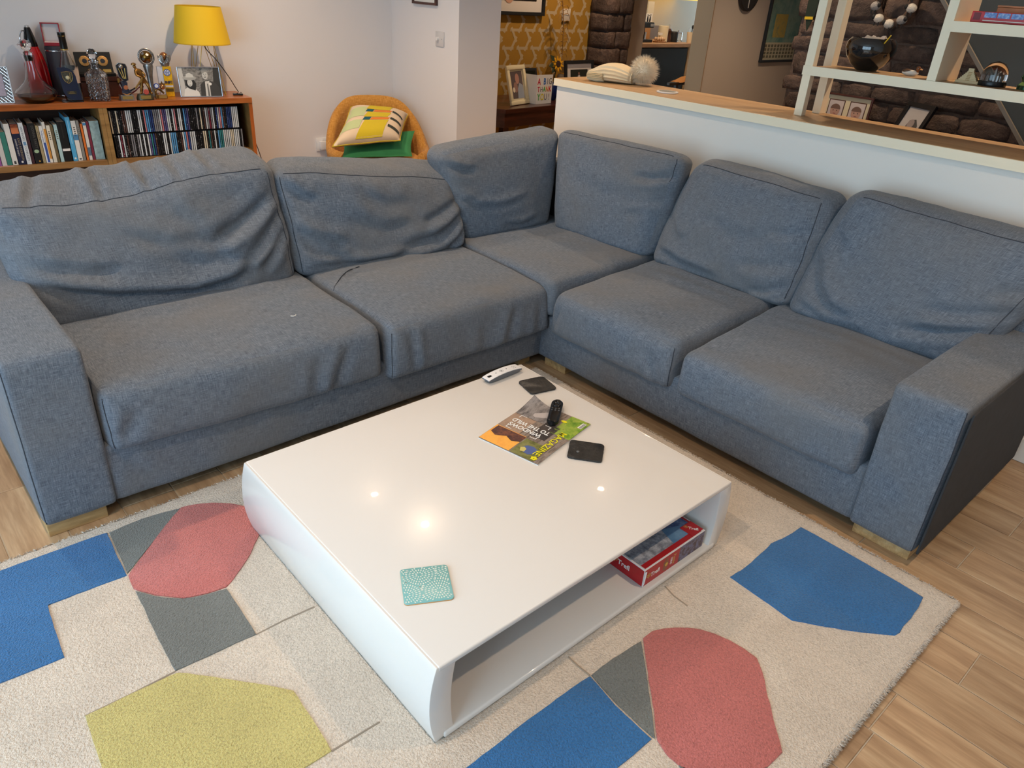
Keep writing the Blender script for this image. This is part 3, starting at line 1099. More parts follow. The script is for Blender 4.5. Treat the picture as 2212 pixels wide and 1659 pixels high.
# ================================================================== RUG
RUG = {
    'blueL': [(-0.089,1.862),(0.02,1.865),(0.141,1.863),(0.271,1.86),(0.267,1.816),(0.263,1.758),(0.26,1.658),(0.167,1.664),(0.081,1.669),(0.079,1.613),(0.076,1.555),(0.073,1.476),(0.011,1.48),(-0.05,1.485),(-0.141,1.492)] ,
    'gray1': [(0.275,1.856),(0.366,1.863),(0.463,1.847),(0.403,1.794),(0.362,1.755),(0.263,1.663),(0.268,1.746)] ,
    'pink1': [(0.466,1.85),(0.519,1.832),(0.567,1.799),(0.61,1.748),(0.627,1.688),(0.617,1.637),(0.577,1.591),(0.537,1.545),(0.497,1.509),(0.461,1.48),(0.438,1.466),(0.392,1.473),(0.34,1.493),(0.292,1.545),(0.257,1.599),(0.262,1.656),(0.33,1.723),(0.403,1.794)] ,
    'gray2': [(0.259,1.589),(0.29,1.541),(0.338,1.489),(0.39,1.469),(0.436,1.461),(0.433,1.374),(0.43,1.276),(0.336,1.282),(0.247,1.287),(0.248,1.353),(0.25,1.423),(0.256,1.522)] ,
    'yellow': [(0.25,1.28),(0.295,1.23),(0.348,1.17),(0.387,1.125),(0.424,1.079),(0.421,0.988),(0.416,0.9),(0.366,0.9),(0.267,0.91),(0.149,0.943),(0.062,0.999),(0.057,1.146),(0.061,1.219),(0.064,1.288),(0.15,1.284)] ,
    'line1': [(0.43,1.276),(0.498,1.277),(0.578,1.271)] ,
    'line2': [(0.416,0.9),(0.471,0.898),(0.527,0.896)] ,
    'line3': [(0.963,0.765),(0.962,0.731),(0.964,0.697)] ,
    'line4': [(1.333,0.768),(1.323,0.73),(1.322,0.686)] ,
    'line5': [(0.247,1.287),(0.151,1.286),(0.064,1.289)] ,
    'blue2': [(0.962,0.695),(0.955,0.649),(0.948,0.605),(0.946,0.551),(0.947,0.502),(0.888,0.502),(0.837,0.505),(0.745,0.508),(0.513,0.508),(0.511,0.700),(0.603,0.698),(0.749,0.7),(0.904,0.698)] ,
    'gray3': [(0.967,0.695),(1.0,0.696),(1.061,0.693),(1.137,0.687),(1.09,0.638),(1.051,0.597),(1.007,0.552),(0.975,0.519),(0.954,0.498),(0.952,0.505),(0.952,0.555),(0.954,0.608)] ,
    'pink2': [(1.146,0.69),(1.182,0.69),(1.21,0.678),(1.234,0.662),(1.26,0.642),(1.282,0.619),(1.299,0.587),(1.31,0.551),(1.316,0.514),(1.316,0.478),(1.288,0.446),(1.253,0.415),(1.193,0.36),(1.138,0.305),(1.082,0.308),(1.033,0.323),(0.969,0.368),(0.943,0.417),(0.942,0.458),(0.953,0.493),(1.004,0.542),(1.061,0.602)] ,
    'gray4': [(0.95,0.44),(0.944,0.418),(0.969,0.367),(1.032,0.322),(1.084,0.308),(1.015,0.29),(0.915,0.373)] ,
    'blue3': [(1.861,0.667),(1.862,0.571),(1.86,0.406),(1.856,0.303),(1.803,0.296),(1.753,0.293),(1.706,0.293),(1.678,0.29),(1.657,0.294),(1.613,0.34),(1.571,0.388),(1.532,0.438),(1.495,0.487),(1.5,0.578),(1.503,0.679),(1.572,0.671),(1.623,0.675),(1.679,0.677),(1.719,0.683),(1.788,0.668)] ,
}
RX0, RX1, RY0, RY1, RZ = -0.55, 1.926, 0.236, 1.905, 0.019
rug = thing('area_rug', 'pale beige wool rug with blue, pink, grey and yellow blocks', 'rug', (0, 0, 0))
BEIGE = pile_mat('pile_beige', (214, 200, 184), 0.14)
PILES = {'blue': pile_mat('pile_blue', (56, 112, 168)), 'pink': pile_mat('pile_pink', (192, 112, 106)), 'gray': pile_mat('pile_grey', (118, 120, 116)),
         'yell': pile_mat('pile_yellow', (200, 186, 118))}


def rug_field():
    b = B()
    nx, ny = 150, 100
    rg2 = random.Random(5)
    grid = []
    for i in range(nx + 1):
        rowv = []
        for j in range(ny + 1):
            x = RX0 + (RX1 - RX0) * i / nx
            y = RY0 + (RY1 - RY0) * j / ny
            e = min(x - RX0, RX1 - x, y - RY0, RY1 - y)
            zz = RZ - 0.005 * math.exp(-e / 0.008)
            zz += 0.0012 * mnoise.noise(Vector((x * 8, y * 8, 3)))
            if e < 1e-6:
                x += rg2.uniform(-0.004, 0.004)
                y += rg2.uniform(-0.004, 0.004)
            rowv.append(b.bm.verts.new((x, y, zz)))
        grid.append(rowv)
    for i in range(nx):
        for j in range(ny):
            b.bm.faces.new((grid[i][j], grid[i + 1][j], grid[i + 1][j + 1], grid[i][j + 1]))
    ring = [grid[i][0] for i in range(nx + 1)] + [grid[nx][j] for j in range(1, ny + 1)] + [grid[i][ny] for i in range(nx - 1, -1, -1)] + [grid[0][j] for j in range(ny - 1, 0, -1)]
    low = [b.bm.verts.new((v.co.x, v.co.y, 0.0005)) for v in ring]
    for k in range(len(ring)):
        k2 = (k + 1) % len(ring)
        b.bm.faces.new((low[k], low[k2], ring[k2], ring[k]))
    return b.build('pile_field', BEIGE, rug)


rug_field()


def smooth_poly(pts):
    out = []
    n = len(pts)
    for i in range(n):
        a, b_ = Vector(pts[i]), Vector(pts[(i + 1) % n])
        m = max(1, int((b_ - a).length / 0.02))
        for k in range(m):
            p = a.lerp(b_, k / m)
            w = mnoise.noise_vector(Vector((p.x * 60, p.y * 60, 1.0))) * 0.0015
            out.append((p.x + w.x, p.y + w.y))
    return out


for key in ('blueL', 'gray1', 'pink1', 'gray2', 'yellow', 'blue2', 'gray3', 'gray4', 'pink2', 'blue3'):
    pts = smooth_poly(RUG[key])
    b = B()
    b.prism(pts, RZ - 0.004, RZ + 0.0030, bev=0.0022)
    b.build('pile_panel', PILES[key[:4]], rug)
GROOVE = mat('pile_groove', (150, 136, 120), 1.0)
for key in ('line1', 'line2', 'line3', 'line4', 'line5'):
    b = B()
    b.tube([(p[0], p[1], RZ - 0.0006) for p in RUG[key]], 0.0026, 6)
    b.build('carved_line', GROOVE, rug)


def edge_tufts():
    rg2 = random.Random(9)
    vs, fs = [], []

    def tuft(x, y, dx, dy, zz):
        n0 = len(vs)
        L_ = rg2.uniform(0.006, 0.013)
        a = rg2.uniform(-0.9, 0.9)
        ca, sa = math.cos(a), math.sin(a)
        ddx, ddy = dx * ca - dy * sa, dx * sa + dy * ca
        w = 0.0016
        vs.extend([(x - ddy * w, y + ddx * w, zz), (x + ddy * w, y - ddx * w, zz), (x, y, zz + 0.003), (x + ddx * L_, y + ddy * L_, zz + rg2.uniform(-0.002, 0.004))])
        fs.extend([(n0, n0 + 1, n0 + 3), (n0 + 1, n0 + 2, n0 + 3), (n0 + 2, n0, n0 + 3)])

    for _ in range(9000):
        zz = rg2.uniform(0.003, RZ - 0.004) ** 0.5 * 0.0155 ** 0.5
        q = rg2.random()
        if q < 0.45:
            tuft(rg2.uniform(0.6, RX1), RY0 + 0.002, 0, -1, zz)
        elif q < 0.75:
            tuft(RX1 - 0.002, rg2.uniform(RY0, RY1), 1, 0, zz)
        else:
            tuft(rg2.uniform(-0.1, RX1), RY1 - 0.002, 0, 1, zz)
    me = bpy.data.meshes.new('edge_pile')
    me.from_pydata(vs, [], fs)
    o = finish(me, BEIGE, 'edge_pile', rug, False)
    o['kind'] = 'stuff'


edge_tufts()

# ================================================================== COFFEE TABLE
tx0, tx1, ty0, ty1, th = 0.588, 1.587, 0.780, 1.642, 0.243
table = thing('coffee_table', 'low glossy white coffee table with bowed sides and open shelf', 'table', (0, 0, 0))


def bow(zv):
    u = (zv - 0.022) / (th - 0.022)
    return 0.017 * (1 - (2 * u - 1) ** 2) * (1.0 if u > 0 else 0)


def table_side(sign):
    x = tx0 if sign < 0 else tx1
    n = 16
    prof = []
    for k in range(n + 1):
        zv = 0.022 + (th - 0.022) * k / n
        prof.append((x + sign * bow(zv), zv))
    inner = []
    for k in range(n, -1, -1):
        zv = 0.030 + (th - 0.010 - 0.030) * k / n
        inner.append((x - sign * 0.050 + sign * bow(zv) * 0.7, zv))
    pts = prof + inner
    # prism in XZ swept along Y
    M = Matrix(((1, 0, 0, 0), (0, 0, 1, 0), (0, 1, 0, 0), (0, 0, 0, 1)))
    b = B()
    b.prism([(p[0], p[1]) for p in pts], ty0, ty1, M=M)
    es = [e for e in b.bm.edges if len(e.link_faces) == 2 and e.calc_face_angle(0) > 0.7]
    bmesh.ops.bevel(b.bm, geom=es, offset=0.003, segments=2, affect='EDGES', profile=0.5)
    return b.build('side', GLOSS, table, True, 30)


table_side(-1)
table_side(1)
B().box(tx0 + 0.004, tx1 - 0.004, ty0 - 0.001, ty1 + 0.001, th - 0.014, th + 0.0005, 0.004, seg=3).build('top', GLOSS, table, True, 30)
B().box(tx0 + 0.02, tx1 - 0.02, ty0 - 0.004, ty1, 0.0225, 0.040, 0.005, seg=3).build('shelf', GLOSS, table, True, 30)
B().box(tx0 + 0.03, tx1 - 0.03, 1.20, 1.215, 0.040, th - 0.013).build('divider', GLOSS, table, False)

# ================================================================== THINGS ON THE COFFEE TABLE
TZ = th + 0.0007


def rounded_rect(w, h, r, n=5):
    pts = []
    for cx, cy, a0 in ((w / 2 - r, h / 2 - r, 0), (-w / 2 + r, h / 2 - r, 90), (-w / 2 + r, -h / 2 + r, 180), (w / 2 - r, -h / 2 + r, 270)):
        for k in range(n + 1):
            a = math.radians(a0 + 90 * k / n)
            pts.append((cx + r * math.cos(a), cy + r * math.sin(a)))
    return pts


def teal_coaster():
    t = thing('coaster', 'square teal coaster printed with white dashes on cork backing', 'coaster', (0.702, 0.972, TZ), math.radians(-28.5))
    s = 0.106
    B().prism(rounded_rect(s, s, 0.008), 0.0, 0.0028).build('cork_base', mat('cork', (196, 148, 92), 0.9, var=0.2, vscale=300), t)
    B().prism(rounded_rect(s, s, 0.008), 0.0028, 0.0050, bev=0.0006).build('printed_face', mat('teal_print', (126, 184, 184), 0.3), t)
    b = B()
    cs = [(-0.012, 0.030), (0.024, -0.024), (-0.046, -0.026), (0.062, 0.040), (-0.062, 0.062), (0.01, -0.085)]
    for ci, (cx, cy) in enumerate(cs):
        for ring in range(1, 9):
            R = ring * 0.0072
            m = max(6, int(2 * math.pi * R / 0.0056))
            for k in range(m):
                a = 2 * math.pi * (k + 0.5 * (ring % 2)) / m
                px, py = cx + R * math.cos(a), cy + R * math.sin(a)
                if max(abs(px), abs(py)) > s / 2 - 0.003:
                    continue
                if any(math.hypot(px - q[0], py - q[1]) < R - 0.001 for j, q in enumerate(cs) if j != ci):
                    continue
                ca, sa = math.cos(a), math.sin(a)
                L_, w = 0.0027, 0.00125
                vs = [b.bm.verts.new((px + ca * u * L_ - sa * v * w, py + sa * u * L_ + ca * v * w, 0.0052)) for u, v in ((-1, 0), (-0.5, -1), (0.5, -1), (1, 0), (0.5, 1), (-0.5, 1))]
                b.bm.faces.new(vs)
    b.build('dash_print', mat('dash_white', (226, 232, 222), 0.4), t, False)


teal_coaster()


def slate(loc, rz, sx, sy, label, seed, bumps=False):
    rg_ = random.Random(seed)
    base = rounded_rect(sx, sy, 0.010, 3)
    pts = []
    for i in range(len(base)):
        a, c = Vector(base[i]), Vector(base[(i + 1) % len(base)])
        m = max(1, int((c - a).length / 0.006))
        for k in range(m):
            p = a.lerp(c, k / m)
            pts.append((p.x * (1 + rg_.uniform(-0.012, 0.012)), p.y * (1 + rg_.uniform(-0.012, 0.012))))
    t = thing('coaster', label, 'coaster', loc, rz, 'slate coasters')
    B().prism(pts, 0.0015, 0.0062, bev=0.0012).build('slate_slab', mat('slate', (40, 38, 36), 0.45, var=0.45, vscale=70, bump=0.5, bscale=120, bdist=0.003), t, True, 60)
    for k in range(4):
        B().lathe([(0, 0), (0.004, 0), (0.004, 0.0017), (0, 0.0017)], 8, T((k % 2 - 0.5) * sx * 0.7, (k // 2 - 0.5) * sy * 0.7, 0)).build('felt_pad', BLACKM, t)
    if bumps:
        B().lathe([(0.0045, 0.006), (0.004, 0.0072), (0, 0.0074)], 10, T(-0.022, -0.012, 0)).build('water_drop', mat('drop_grey', (110, 110, 110), 0.1), t)


slate((1.522, 1.490, TZ), math.radians(-13), 0.097, 0.092, 'black slate coaster beside the white remote control', 1)
slate((1.366, 1.122, TZ), math.radians(-52), 0.099, 0.092, 'black slate coaster with clipped corners beside the magazine', 2, True)


def grid_patch(surf, u0, u1, v0, v1, nu, nv, off):
    b = B()
    g = [[b.bm.verts.new(surf(u0 + (u1 - u0) * i / nu, v0 + (v1 - v0) * j / nv, off)) for j in range(nv + 1)] for i in range(nu + 1)]
    for i in range(nu):
        for j in range(nv):
            b.bm.faces.new((g[i][j], g[i + 1][j], g[i + 1][j + 1], g[i][j + 1]))
    return b


def poly_patch(surf, pts, off):
    b = B()
    b.bm.faces.new([b.bm.verts.new(surf(u, v, off)) for u, v in pts])
    return b


def photo_mat(name, cols, scale=6.0, stretch=(1, 1, 1), rough=0.35, detail=5.0):
    N = Nodes(name)
    v = N.coords('Object', stretch)
    f = N.noise(v, scale, detail, 0.65)
    st = [(0.25 + 0.5 * i / max(1, len(cols) - 1), lin(c)) for i, c in enumerate(cols)]
    N.l(N.ramp(f, st), N.b.inputs['Base Color'])
    N.b.inputs['Roughness'].default_value = rough
    MATS[name] = N.m
    return N.m


def magazine():
    t = thing('magazine', 'wildlife magazine with curled corner under the black remote control', 'magazine', (1.325, 1.287, TZ), math.radians(12))
    # local: x along the page height (top of the page towards -x), y to the right of the page
    Wm, Hm = 0.210, 0.282

    def surf(u, v, off=0.0):
        x = (0.5 - v) * Hm
        y = (u - 0.5) * Wm
        curl = 0.022 * max(0.0, (u - 0.62) / 0.38) ** 2 * max(0.0, (0.36 - v) / 0.36) ** 1.5
        z_ = 0.0042 + 0.0022 * math.sin(math.pi * min(1, max(0, v))) + curl + off
        return (x, y, z_)

    b = grid_patch(lambda u, v, o: (surf(u, v)[0], surf(u, v)[1], surf(u, v)[2] * 0.55), 0, 1, 0, 1, 14, 18, 0)
    r = bmesh.ops.extrude_face_region(b.bm, geom=b.bm.faces[:])
    for v in r['geom']:
        if isinstance(v, bmesh.types.BMVert):
            v.co.z = max(0.0, v.co.z - 0.0042)
    b.build('page_block', mat('mag_pages', (222, 220, 216), 0.6), t, False)
    cover = grid_patch(surf, 0, 1, 0, 1, 20, 26, 0).build('cover', photo_mat('mag_wood', [(52, 46, 42), (112, 98, 88), (150, 136, 124), (86, 78, 74)], 30, (1, 6, 1)), t)
    def pic(u0, u1, v0, v1, m_, nm='cover_picture'):
        return grid_patch(surf, u0, u1, v0, v1, 10, 10, 0.0005).build(nm, m_, t)
    pic(0.0, 0.32, 0.0, 0.44, photo_mat('mag_grass', [(46, 84, 22), (112, 150, 40), (158, 176, 70), (90, 60, 60)], 40))
    pic(0.10, 0.47, 0.70, 0.995, photo_mat('mag_moss', [(66, 72, 36), (120, 120, 66), (150, 144, 96)], 50))
    pic(0.49, 0.995, 0.68, 0.995, photo_mat('mag_sunset', [(236, 150, 52), (250, 180, 80), (232, 140, 60)], 14))
    pic(0.62, 0.995, 0.36, 0.68, photo_mat('mag_sand', [(132, 108, 90), (172, 144, 122), (120, 100, 88)], 35))
    pic(0.50, 0.995, 0.0, 0.35, photo_mat('mag_bw', [(54, 50, 50), (110, 104, 102), (150, 142, 138), (80, 76, 76)], 26, (1, 3, 1)))
    pic(0.25, 0.50, 0.30, 0.62, photo_mat('mag_dark', [(28, 26, 28), (62, 56, 54), (88, 78, 72)], 24))
    poly_patch(surf, [(0.49, 0.80), (0.60, 0.84), (0.72, 0.80), (0.86, 0.86), (0.97, 0.82), (0.97, 0.69), (0.49, 0.69)], 0.0011).build('tree_print', photo_mat('mag_tree', [(46, 30, 34), (92, 58, 52), (150, 90, 60)], 60), t, False)
    poly_patch(surf, [(0.16, 0.88), (0.24, 0.93), (0.34, 0.92), (0.40, 0.86), (0.36, 0.80), (0.27, 0.78), (0.18, 0.81)], 0.0010).build('bird_print', mat('bird_blue', (82, 98, 150), 0.4), t, False)
    poly_patch(surf, [(0.31, 0.915), (0.37, 0.925), (0.41, 0.87), (0.37, 0.84), (0.32, 0.86)], 0.0013).build('bird_head_print', mat('bird_yellow', (206, 190, 110), 0.4), t, False)
    poly_patch(surf, [(0.62, 0.26), (0.70, 0.30), (0.76, 0.28), (0.77, 0.23), (0.70, 0.17), (0.56, 0.05), (0.50, 0.05), (0.50, 0.20), (0.56, 0.22)], 0.0010).build('figure_print', mat('mag_face', (182, 172, 168), 0.4), t, False)
    wt = mat('mag_white', (240, 238, 234), 0.4)
    yl = mat('mag_yellow', (232, 222, 30), 0.4)
    def F(u, v, ex=(0, 1, 0), ey=(-1, 0, 0), o=0.0014):
        return frame(surf(u, v, o), ex, ey)
    text('WINDOWS', 0.026, wt, t, F(0.62, 0.575), bold=0.0006, sx=0.86, extrude=0.0001)
    text('TO THE WILD', 0.026, wt, t, F(0.60, 0.485), bold=0.0006, sx=0.80, extrude=0.0001)
    text('MAGAZINE', 0.030, yl, t, F(0.145, 0.63, (-1, 0, 0), (0, -1, 0)), sx=1.02, bold=0.0002, extrude=0.0001)
    for (u0, v0, du, dv) in ((0.36, 0.66, 1, -1), (0.88, 0.66, -1, -1), (0.88, 0.36, -1, 1), (0.36, 0.36, 1, 1)):
        poly_patch(surf, [(u0, v0), (u0 + du * 0.10, v0), (u0 + du * 0.10, v0 + dv * 0.008), (u0, v0 + dv * 0.008)], 0.0014).build('corner_mark', wt, t, False)
        poly_patch(surf, [(u0, v0), (u0 + du * 0.012, v0), (u0 + du * 0.012, v0 + dv * 0.06), (u0, v0 + dv * 0.06)], 0.0015).build('corner_mark', wt, t, False)
    for k in range(5):
        a = 2 * math.pi * k / 5
        cx, cy = surf(0.12, 0.945)[:2]
        B().lathe([(0.0045, 0), (0, 0.0001)], 10, T(cx + 0.006 * math.cos(a), cy + 0.006 * math.sin(a), surf(0.12, 0.945, 0.0014)[2])).build('leaf_emblem', yl, t, False)
    B().lathe([(0.010, 0), (0, 0.0001)], 16, T(*surf(0.32, 0.16, 0.0013)) @ Matrix.Diagonal((0.6, 1, 1, 1))).build('badge', yl, t, False)
    poly_patch(surf, [(0.03, 0.05), (0.03, 0.17), (0.09, 0.17), (0.09, 0.05)], 0.0013).build('barcode', wt, t, False)
    for k in range(9):
        v_ = 0.06 + k * 0.012
        poly_patch(surf, [(0.035, v_), (0.035, v_ + 0.006), (0.075, v_ + 0.006), (0.075, v_)], 0.0016).build('barcode_line', BLACK, t, False)


magazine()


def black_remote():
    t = thing('remote_control', 'slim black remote control lying on the magazine', 'remote control', (1.432, 1.316, TZ + 0.0085), math.radians(38))
    L_, w = 0.142, 0.037
    b = B()
    n = 18
    rings = []
    for i in range(n + 1):
        x = -L_ / 2 + L_ * i / n
        e = min(x + L_ / 2, L_ / 2 - x)
        ww = w / 2 * (1 - max(0, 1 - e / 0.016) ** 2.4 * 0.55)
        hh = 0.013 + 0.004 * max(0, 1 - (x + L_ / 2) / 0.05)
        ring = []
        for k in range(16):
            a = 2 * math.pi * k / 16
            ca, sa = math.cos(a), math.sin(a)
            f = (abs(ca) ** 3.5 + abs(sa) ** 3.5) ** (-1 / 3.5)
            ring.append(b.bm.verts.new((x, ww * f * ca, hh / 2 + hh / 2 * f * sa)))
        rings.append(ring)
    for i in range(n):
        for k in range(16):
            k2 = (k + 1) % 16
            b.bm.faces.new((rings[i][k], rings[i][k2], rings[i + 1][k2], rings[i + 1][k]))
    b.bm.faces.new(rings[0][::-1])
    b.bm.faces.new(rings[-1])
    b.build('body', mat('remote_black', (14, 14, 15), 0.25), t, True, 50)
    z_ = 0.0132
    tor = [(0.038 + 0.0115 * math.cos(a), 0.0115 * math.sin(a), z_) for a in [2 * math.pi * k / 24 for k in range(24)]]
    B().tube(tor, 0.0022, 6, True).build('navigation_ring', mat('ring_black', (26, 26, 28), 0.2), t)
    B().lathe([(0.007, z_ - 0.0008), (0.006, z_ + 0.0006), (0, z_ + 0.0006)], 16, T(0.038, 0, 0)).build('select_button', mat('ring_black', (26, 26, 28), 0.2), t)
    B().lathe([(0.0014, z_), (0, z_ + 0.0002)], 8, T(0.060, 0, 0)).build('microphone_hole', mat('grey_mark', (150, 150, 150), 0.5), t)
    gm = mat('grey_mark', (150, 150, 150), 0.5)
    for i in range(3):
        for j in range(2):
            q = B().lathe([(0.0042, z_ - 0.0006), (0.0038, z_ + 0.0005), (0, z_ + 0.0006)], 14, T(0.013 - j * 0.011, (i - 1) * 0.0105, 0)).build('button', mat('button_black', (22, 22, 24), 0.45), t)
            B().box(0.013 - j * 0.011 - 0.0006, 0.013 - j * 0.011 + 0.0006, (i - 1) * 0.0105 - 0.0018, (i - 1) * 0.0105 + 0.0018, z_ + 0.0006, z_ + 0.0008).build('button_mark', gm, q, False)


black_remote()


def white_remote():
    t = thing('remote_control', 'arched white remote control with grey sides near the table corner', 'remote control', (1.474, 1.611, TZ), math.radians(2.5))
    L_, w = 0.152, 0.034
    n = 20
    top, bot = [], []
    for i in range(n + 1):
        x = -L_ / 2 + L_ * i / n
        u = 2 * i / n - 1
        top.append((x, 0.0195 - 0.0075 * abs(u) ** 2.2))
        bot.append((x, 0.0015 + 0.0065 * abs(u) ** 3))
    M = Matrix(((1, 0, 0, 0), (0, 0, 1, 0), (0, 1, 0, 0), (0, 0, 0, 1)))
    B().prism(top + bot[::-1], -w / 2, w / 2, M=M).build('body', mat('remote_grey', (96, 100, 106), 0.4), t, True, 30)
    b = B()
    b.prism([(x, z_ + 0.002) for x, z_ in top] + [(x, z_) for x, z_ in top[::-1]], -w / 2 - 0.0004, w / 2 + 0.0004, M=M)
    b.build('top_plate', mat('remote_white', (228, 226, 226), 0.35), t, True, 30)
    def zt(x):
        return 0.0215 - 0.0075 * abs(2 * x / L_) ** 2.2 + 0.0002
    gm = mat('dark_mark', (70, 70, 74), 0.5)
    B().box(-0.066, -0.050, -0.0045, 0.0045, zt(-0.060), zt(-0.056) + 0.0005, M=None).build('display_window', BLACK, t, False)
    for s_, x in (('<', -0.030), ('>', 0.018)):
        text(s_, 0.010, gm, t, frame((x, 0, zt(x)), (1, 0, 0), (0, 1, 0)))
    ring = [(-0.006 + 0.0065 * math.cos(a), 0.0065 * math.sin(a), zt(-0.006)) for a in [2 * math.pi * k / 20 for k in range(20)]]
    B().tube(ring, 0.0004, 5, True).build('button_ring', gm, t)
    text('II', 0.008, gm, t, frame((-0.006, 0, zt(-0.006)), (1, 0, 0), (0, 1, 0)))
    for k in range(4):
        x = 0.046 + (k // 2) * 0.009
        B().box(x - 0.002, x + 0.002, -0.007 + (k % 2) * 0.009, -0.0055 + (k % 2) * 0.009, zt(x), zt(x) + 0.0003).build('button_mark', gm, t, False)


white_remote()


def puzzle_box():
    t = thing('puzzle_box', 'red jigsaw puzzle box with snowy castle picture on the table shelf', 'box', (1.2625, 0.792, 0.0405), 0)
    w, d, h = 0.264, 0.385, 0.056
    red = mat('box_red', (176, 28, 34), 0.35)
    wht = mat('box_white', (232, 228, 226), 0.35)
    B().box(0, w, 0, d, 0, h, 0.0015).build('carton', wht, t, False)
    B().box(-0.0006, 0.0, 0.002, d, 0.001, h - 0.003).build('side_panel', red, t, False)
    B().box(0.002, 0.150, -0.0006, 0.0, 0.001, h - 0.002).build('front_panel', red, t, False)
    B().box(0.150, w - 0.002, -0.0006, 0.0, 0.001, h - 0.002).build('front_picture', photo_mat('puz_side', [(20, 26, 44), (70, 40, 40), (110, 110, 140), (40, 60, 100)], 70), t, False)
    z_ = h + 0.0004
    def surf(u, v, o=0.0):
        return (u * w, v * d, z_ + o)
    poly_patch(surf, [(0.02, 0.05), (0.95, 0.05), (0.95, 0.97), (0.02, 0.97)], 0.0).build('lid_picture', photo_mat('puz_sky', [(58, 96, 140), (88, 132, 172), (120, 160, 196)], 9), t, False)
    poly_patch(surf, [(0.02, 0.05), (0.55, 0.05), (0.62, 0.20), (0.40, 0.30), (0.02, 0.34)], 0.0003).build('snow_print', photo_mat('puz_snow', [(60, 66, 80), (150, 156, 168), (206, 210, 218)], 60), t, False)
    poly_patch(surf, [(0.02, 0.34), (0.40, 0.30), (0.62, 0.20), (0.95, 0.12), (0.95, 0.30), (0.75, 0.42), (0.62, 0.36), (0.45, 0.55), (0.25, 0.60), (0.02, 0.52)], 0.0004).build('mountain_print', photo_mat('puz_mount', [(34, 50, 90), (70, 96, 146), (150, 168, 200)], 45), t, False)
    poly_patch(surf, [(0.28, 0.26), (0.28, 0.38), (0.36, 0.38), (0.37, 0.46), (0.40, 0.38), (0.47, 0.38), (0.47, 0.24)], 0.0008).build('house_print', mat('puz_house', (206, 200, 180), 0.4), t, False)
    poly_patch(surf, [(0.10, 0.36), (0.18, 0.56), (0.26, 0.36)], 0.0009).build('fir_print', mat('puz_fir', (24, 34, 44), 0.4), t, False)
    poly_patch(surf, [(0.95, 0.05), (0.98, 0.05), (0.98, 0.60), (0.95, 0.60)], 0.0005).build('lid_stripe', red, t, False)
    poly_patch(surf, [(0.02, 0.01), (0.95, 0.01), (0.95, 0.05), (0.02, 0.05)], 0.0005).build('lid_stripe', red, t, False)
    gold = mat('trefl_gold', (206, 170, 96), 0.4)

    def logo(M, s):
        text('Trefl', 0.017 * s, wht, t, M @ T(0.006 * s, 0, 0), align='CENTER', bold=0.0004, extrude=0.0002)
        for (cx, cy) in ((-0.0225, 0.003), (-0.0185, 0.0065), (-0.0145, 0.003)):
            ring = [M @ Vector(((cx + 0.003 * math.cos(a)) * s, (cy + 0.003 * math.sin(a)) * s, 0.0003)) for a in [2 * math.pi * k / 14 for k in range(14)]]
            B().tube(ring, 0.0006 * s, 5, True).build('clover_emblem', gold, t)
        B().tube([M @ Vector((-0.0185 * s, 0.001 * s, 0.0003)), M @ Vector((-0.0175 * s, -0.005 * s, 0.0003))], 0.0006 * s, 5).build('clover_stem', gold, t)

    logo(frame((0.040, -0.0010, 0.026), (1, 0, 0), (0, 0, 1)), 1.15)
    logo(frame((-0.0012, 0.075, 0.028), (0, -1, 0), (0, 0, 1)), 1.25)
    b = B()
    b.prism([(0.80 * w, 0.015 * d), (0.99 * w, 0.015 * d), (0.99 * w, 0.13 * d), (0.80 * w, 0.13 * d)], z_ + 0.0006, z_ + 0.0010)
    b.build('brand_tab', red, t, False)
    logo(frame((0.895 * w, 0.075 * d, z_ + 0.0013), (0, -1, 0), (1, 0, 0)) if False else frame((0.895 * w, 0.072 * d, z_ + 0.0013), (0.6, -0.8, 0), (0.8, 0.6, 0)), 0.85)
    text('Puzzle', 0.013, gold, t, frame((0.128, -0.0010, 0.028), (0, 0, -1), (1, 0, 0)), extrude=0.0002)
    text('1000', 0.013, wht, t, frame((0.115, -0.0010, 0.028), (0, 0, -1), (1, 0, 0)), extrude=0.0002)
    B().lathe([(0.017, 0), (0, 0.0002)], 24, frame((0.092, -0.0008, 0.027), (1, 0, 0), (0, 0, 1)) @ Matrix.Diagonal((0.7, 1.3, 1, 1))).build('wreath_print', photo_mat('puz_wreath', [(20, 50, 24), (60, 90, 40), (180, 40, 40), (60, 90, 50)], 220), t, False)
    B().lathe([(0.020, 0), (0, 0.0002)], 24, frame((-0.0009, 0.150, 0.030), (0, -1, 0), (0, 0, 1))).build('wreath_print', MATS['puz_wreath'], t, False)
    star = []
    for k in range(16):
        a = 2 * math.pi * k / 16
        r_ = 0.008 if k % 2 == 0 else 0.0045
        star.append((r_ * math.cos(a), r_ * math.sin(a)))
    B().prism(star, 0.0003, 0.0006, M=frame((0.094, -0.0008, 0.027), (1, 0, 0), (0, 0, 1))).build('star_print', mat('star_yellow', (214, 170, 60), 0.4), t, False)
    B().prism([(0, 0), (0.004, 0.012), (0.006, 0.052), (0.001, 0.050)], 0, 0.0012, M=frame((-0.001, -0.0008, 0.001), (1, -0.5, 0), (0, 0, 1))).build('torn_corner', wht, t, False)


puzzle_box()
tag(B().tube([(0.9580, 2.0760, 0.4205), (0.9650, 2.0700, 0.4205), (0.9720, 2.0710, 0.4205), (0.9770, 2.0770, 0.4205)], 0.0014, 5).build('fluff', mat('lint', (220, 216, 206), 0.9)), 'tiny curl of white fluff on the left seat cushion', 'lint')

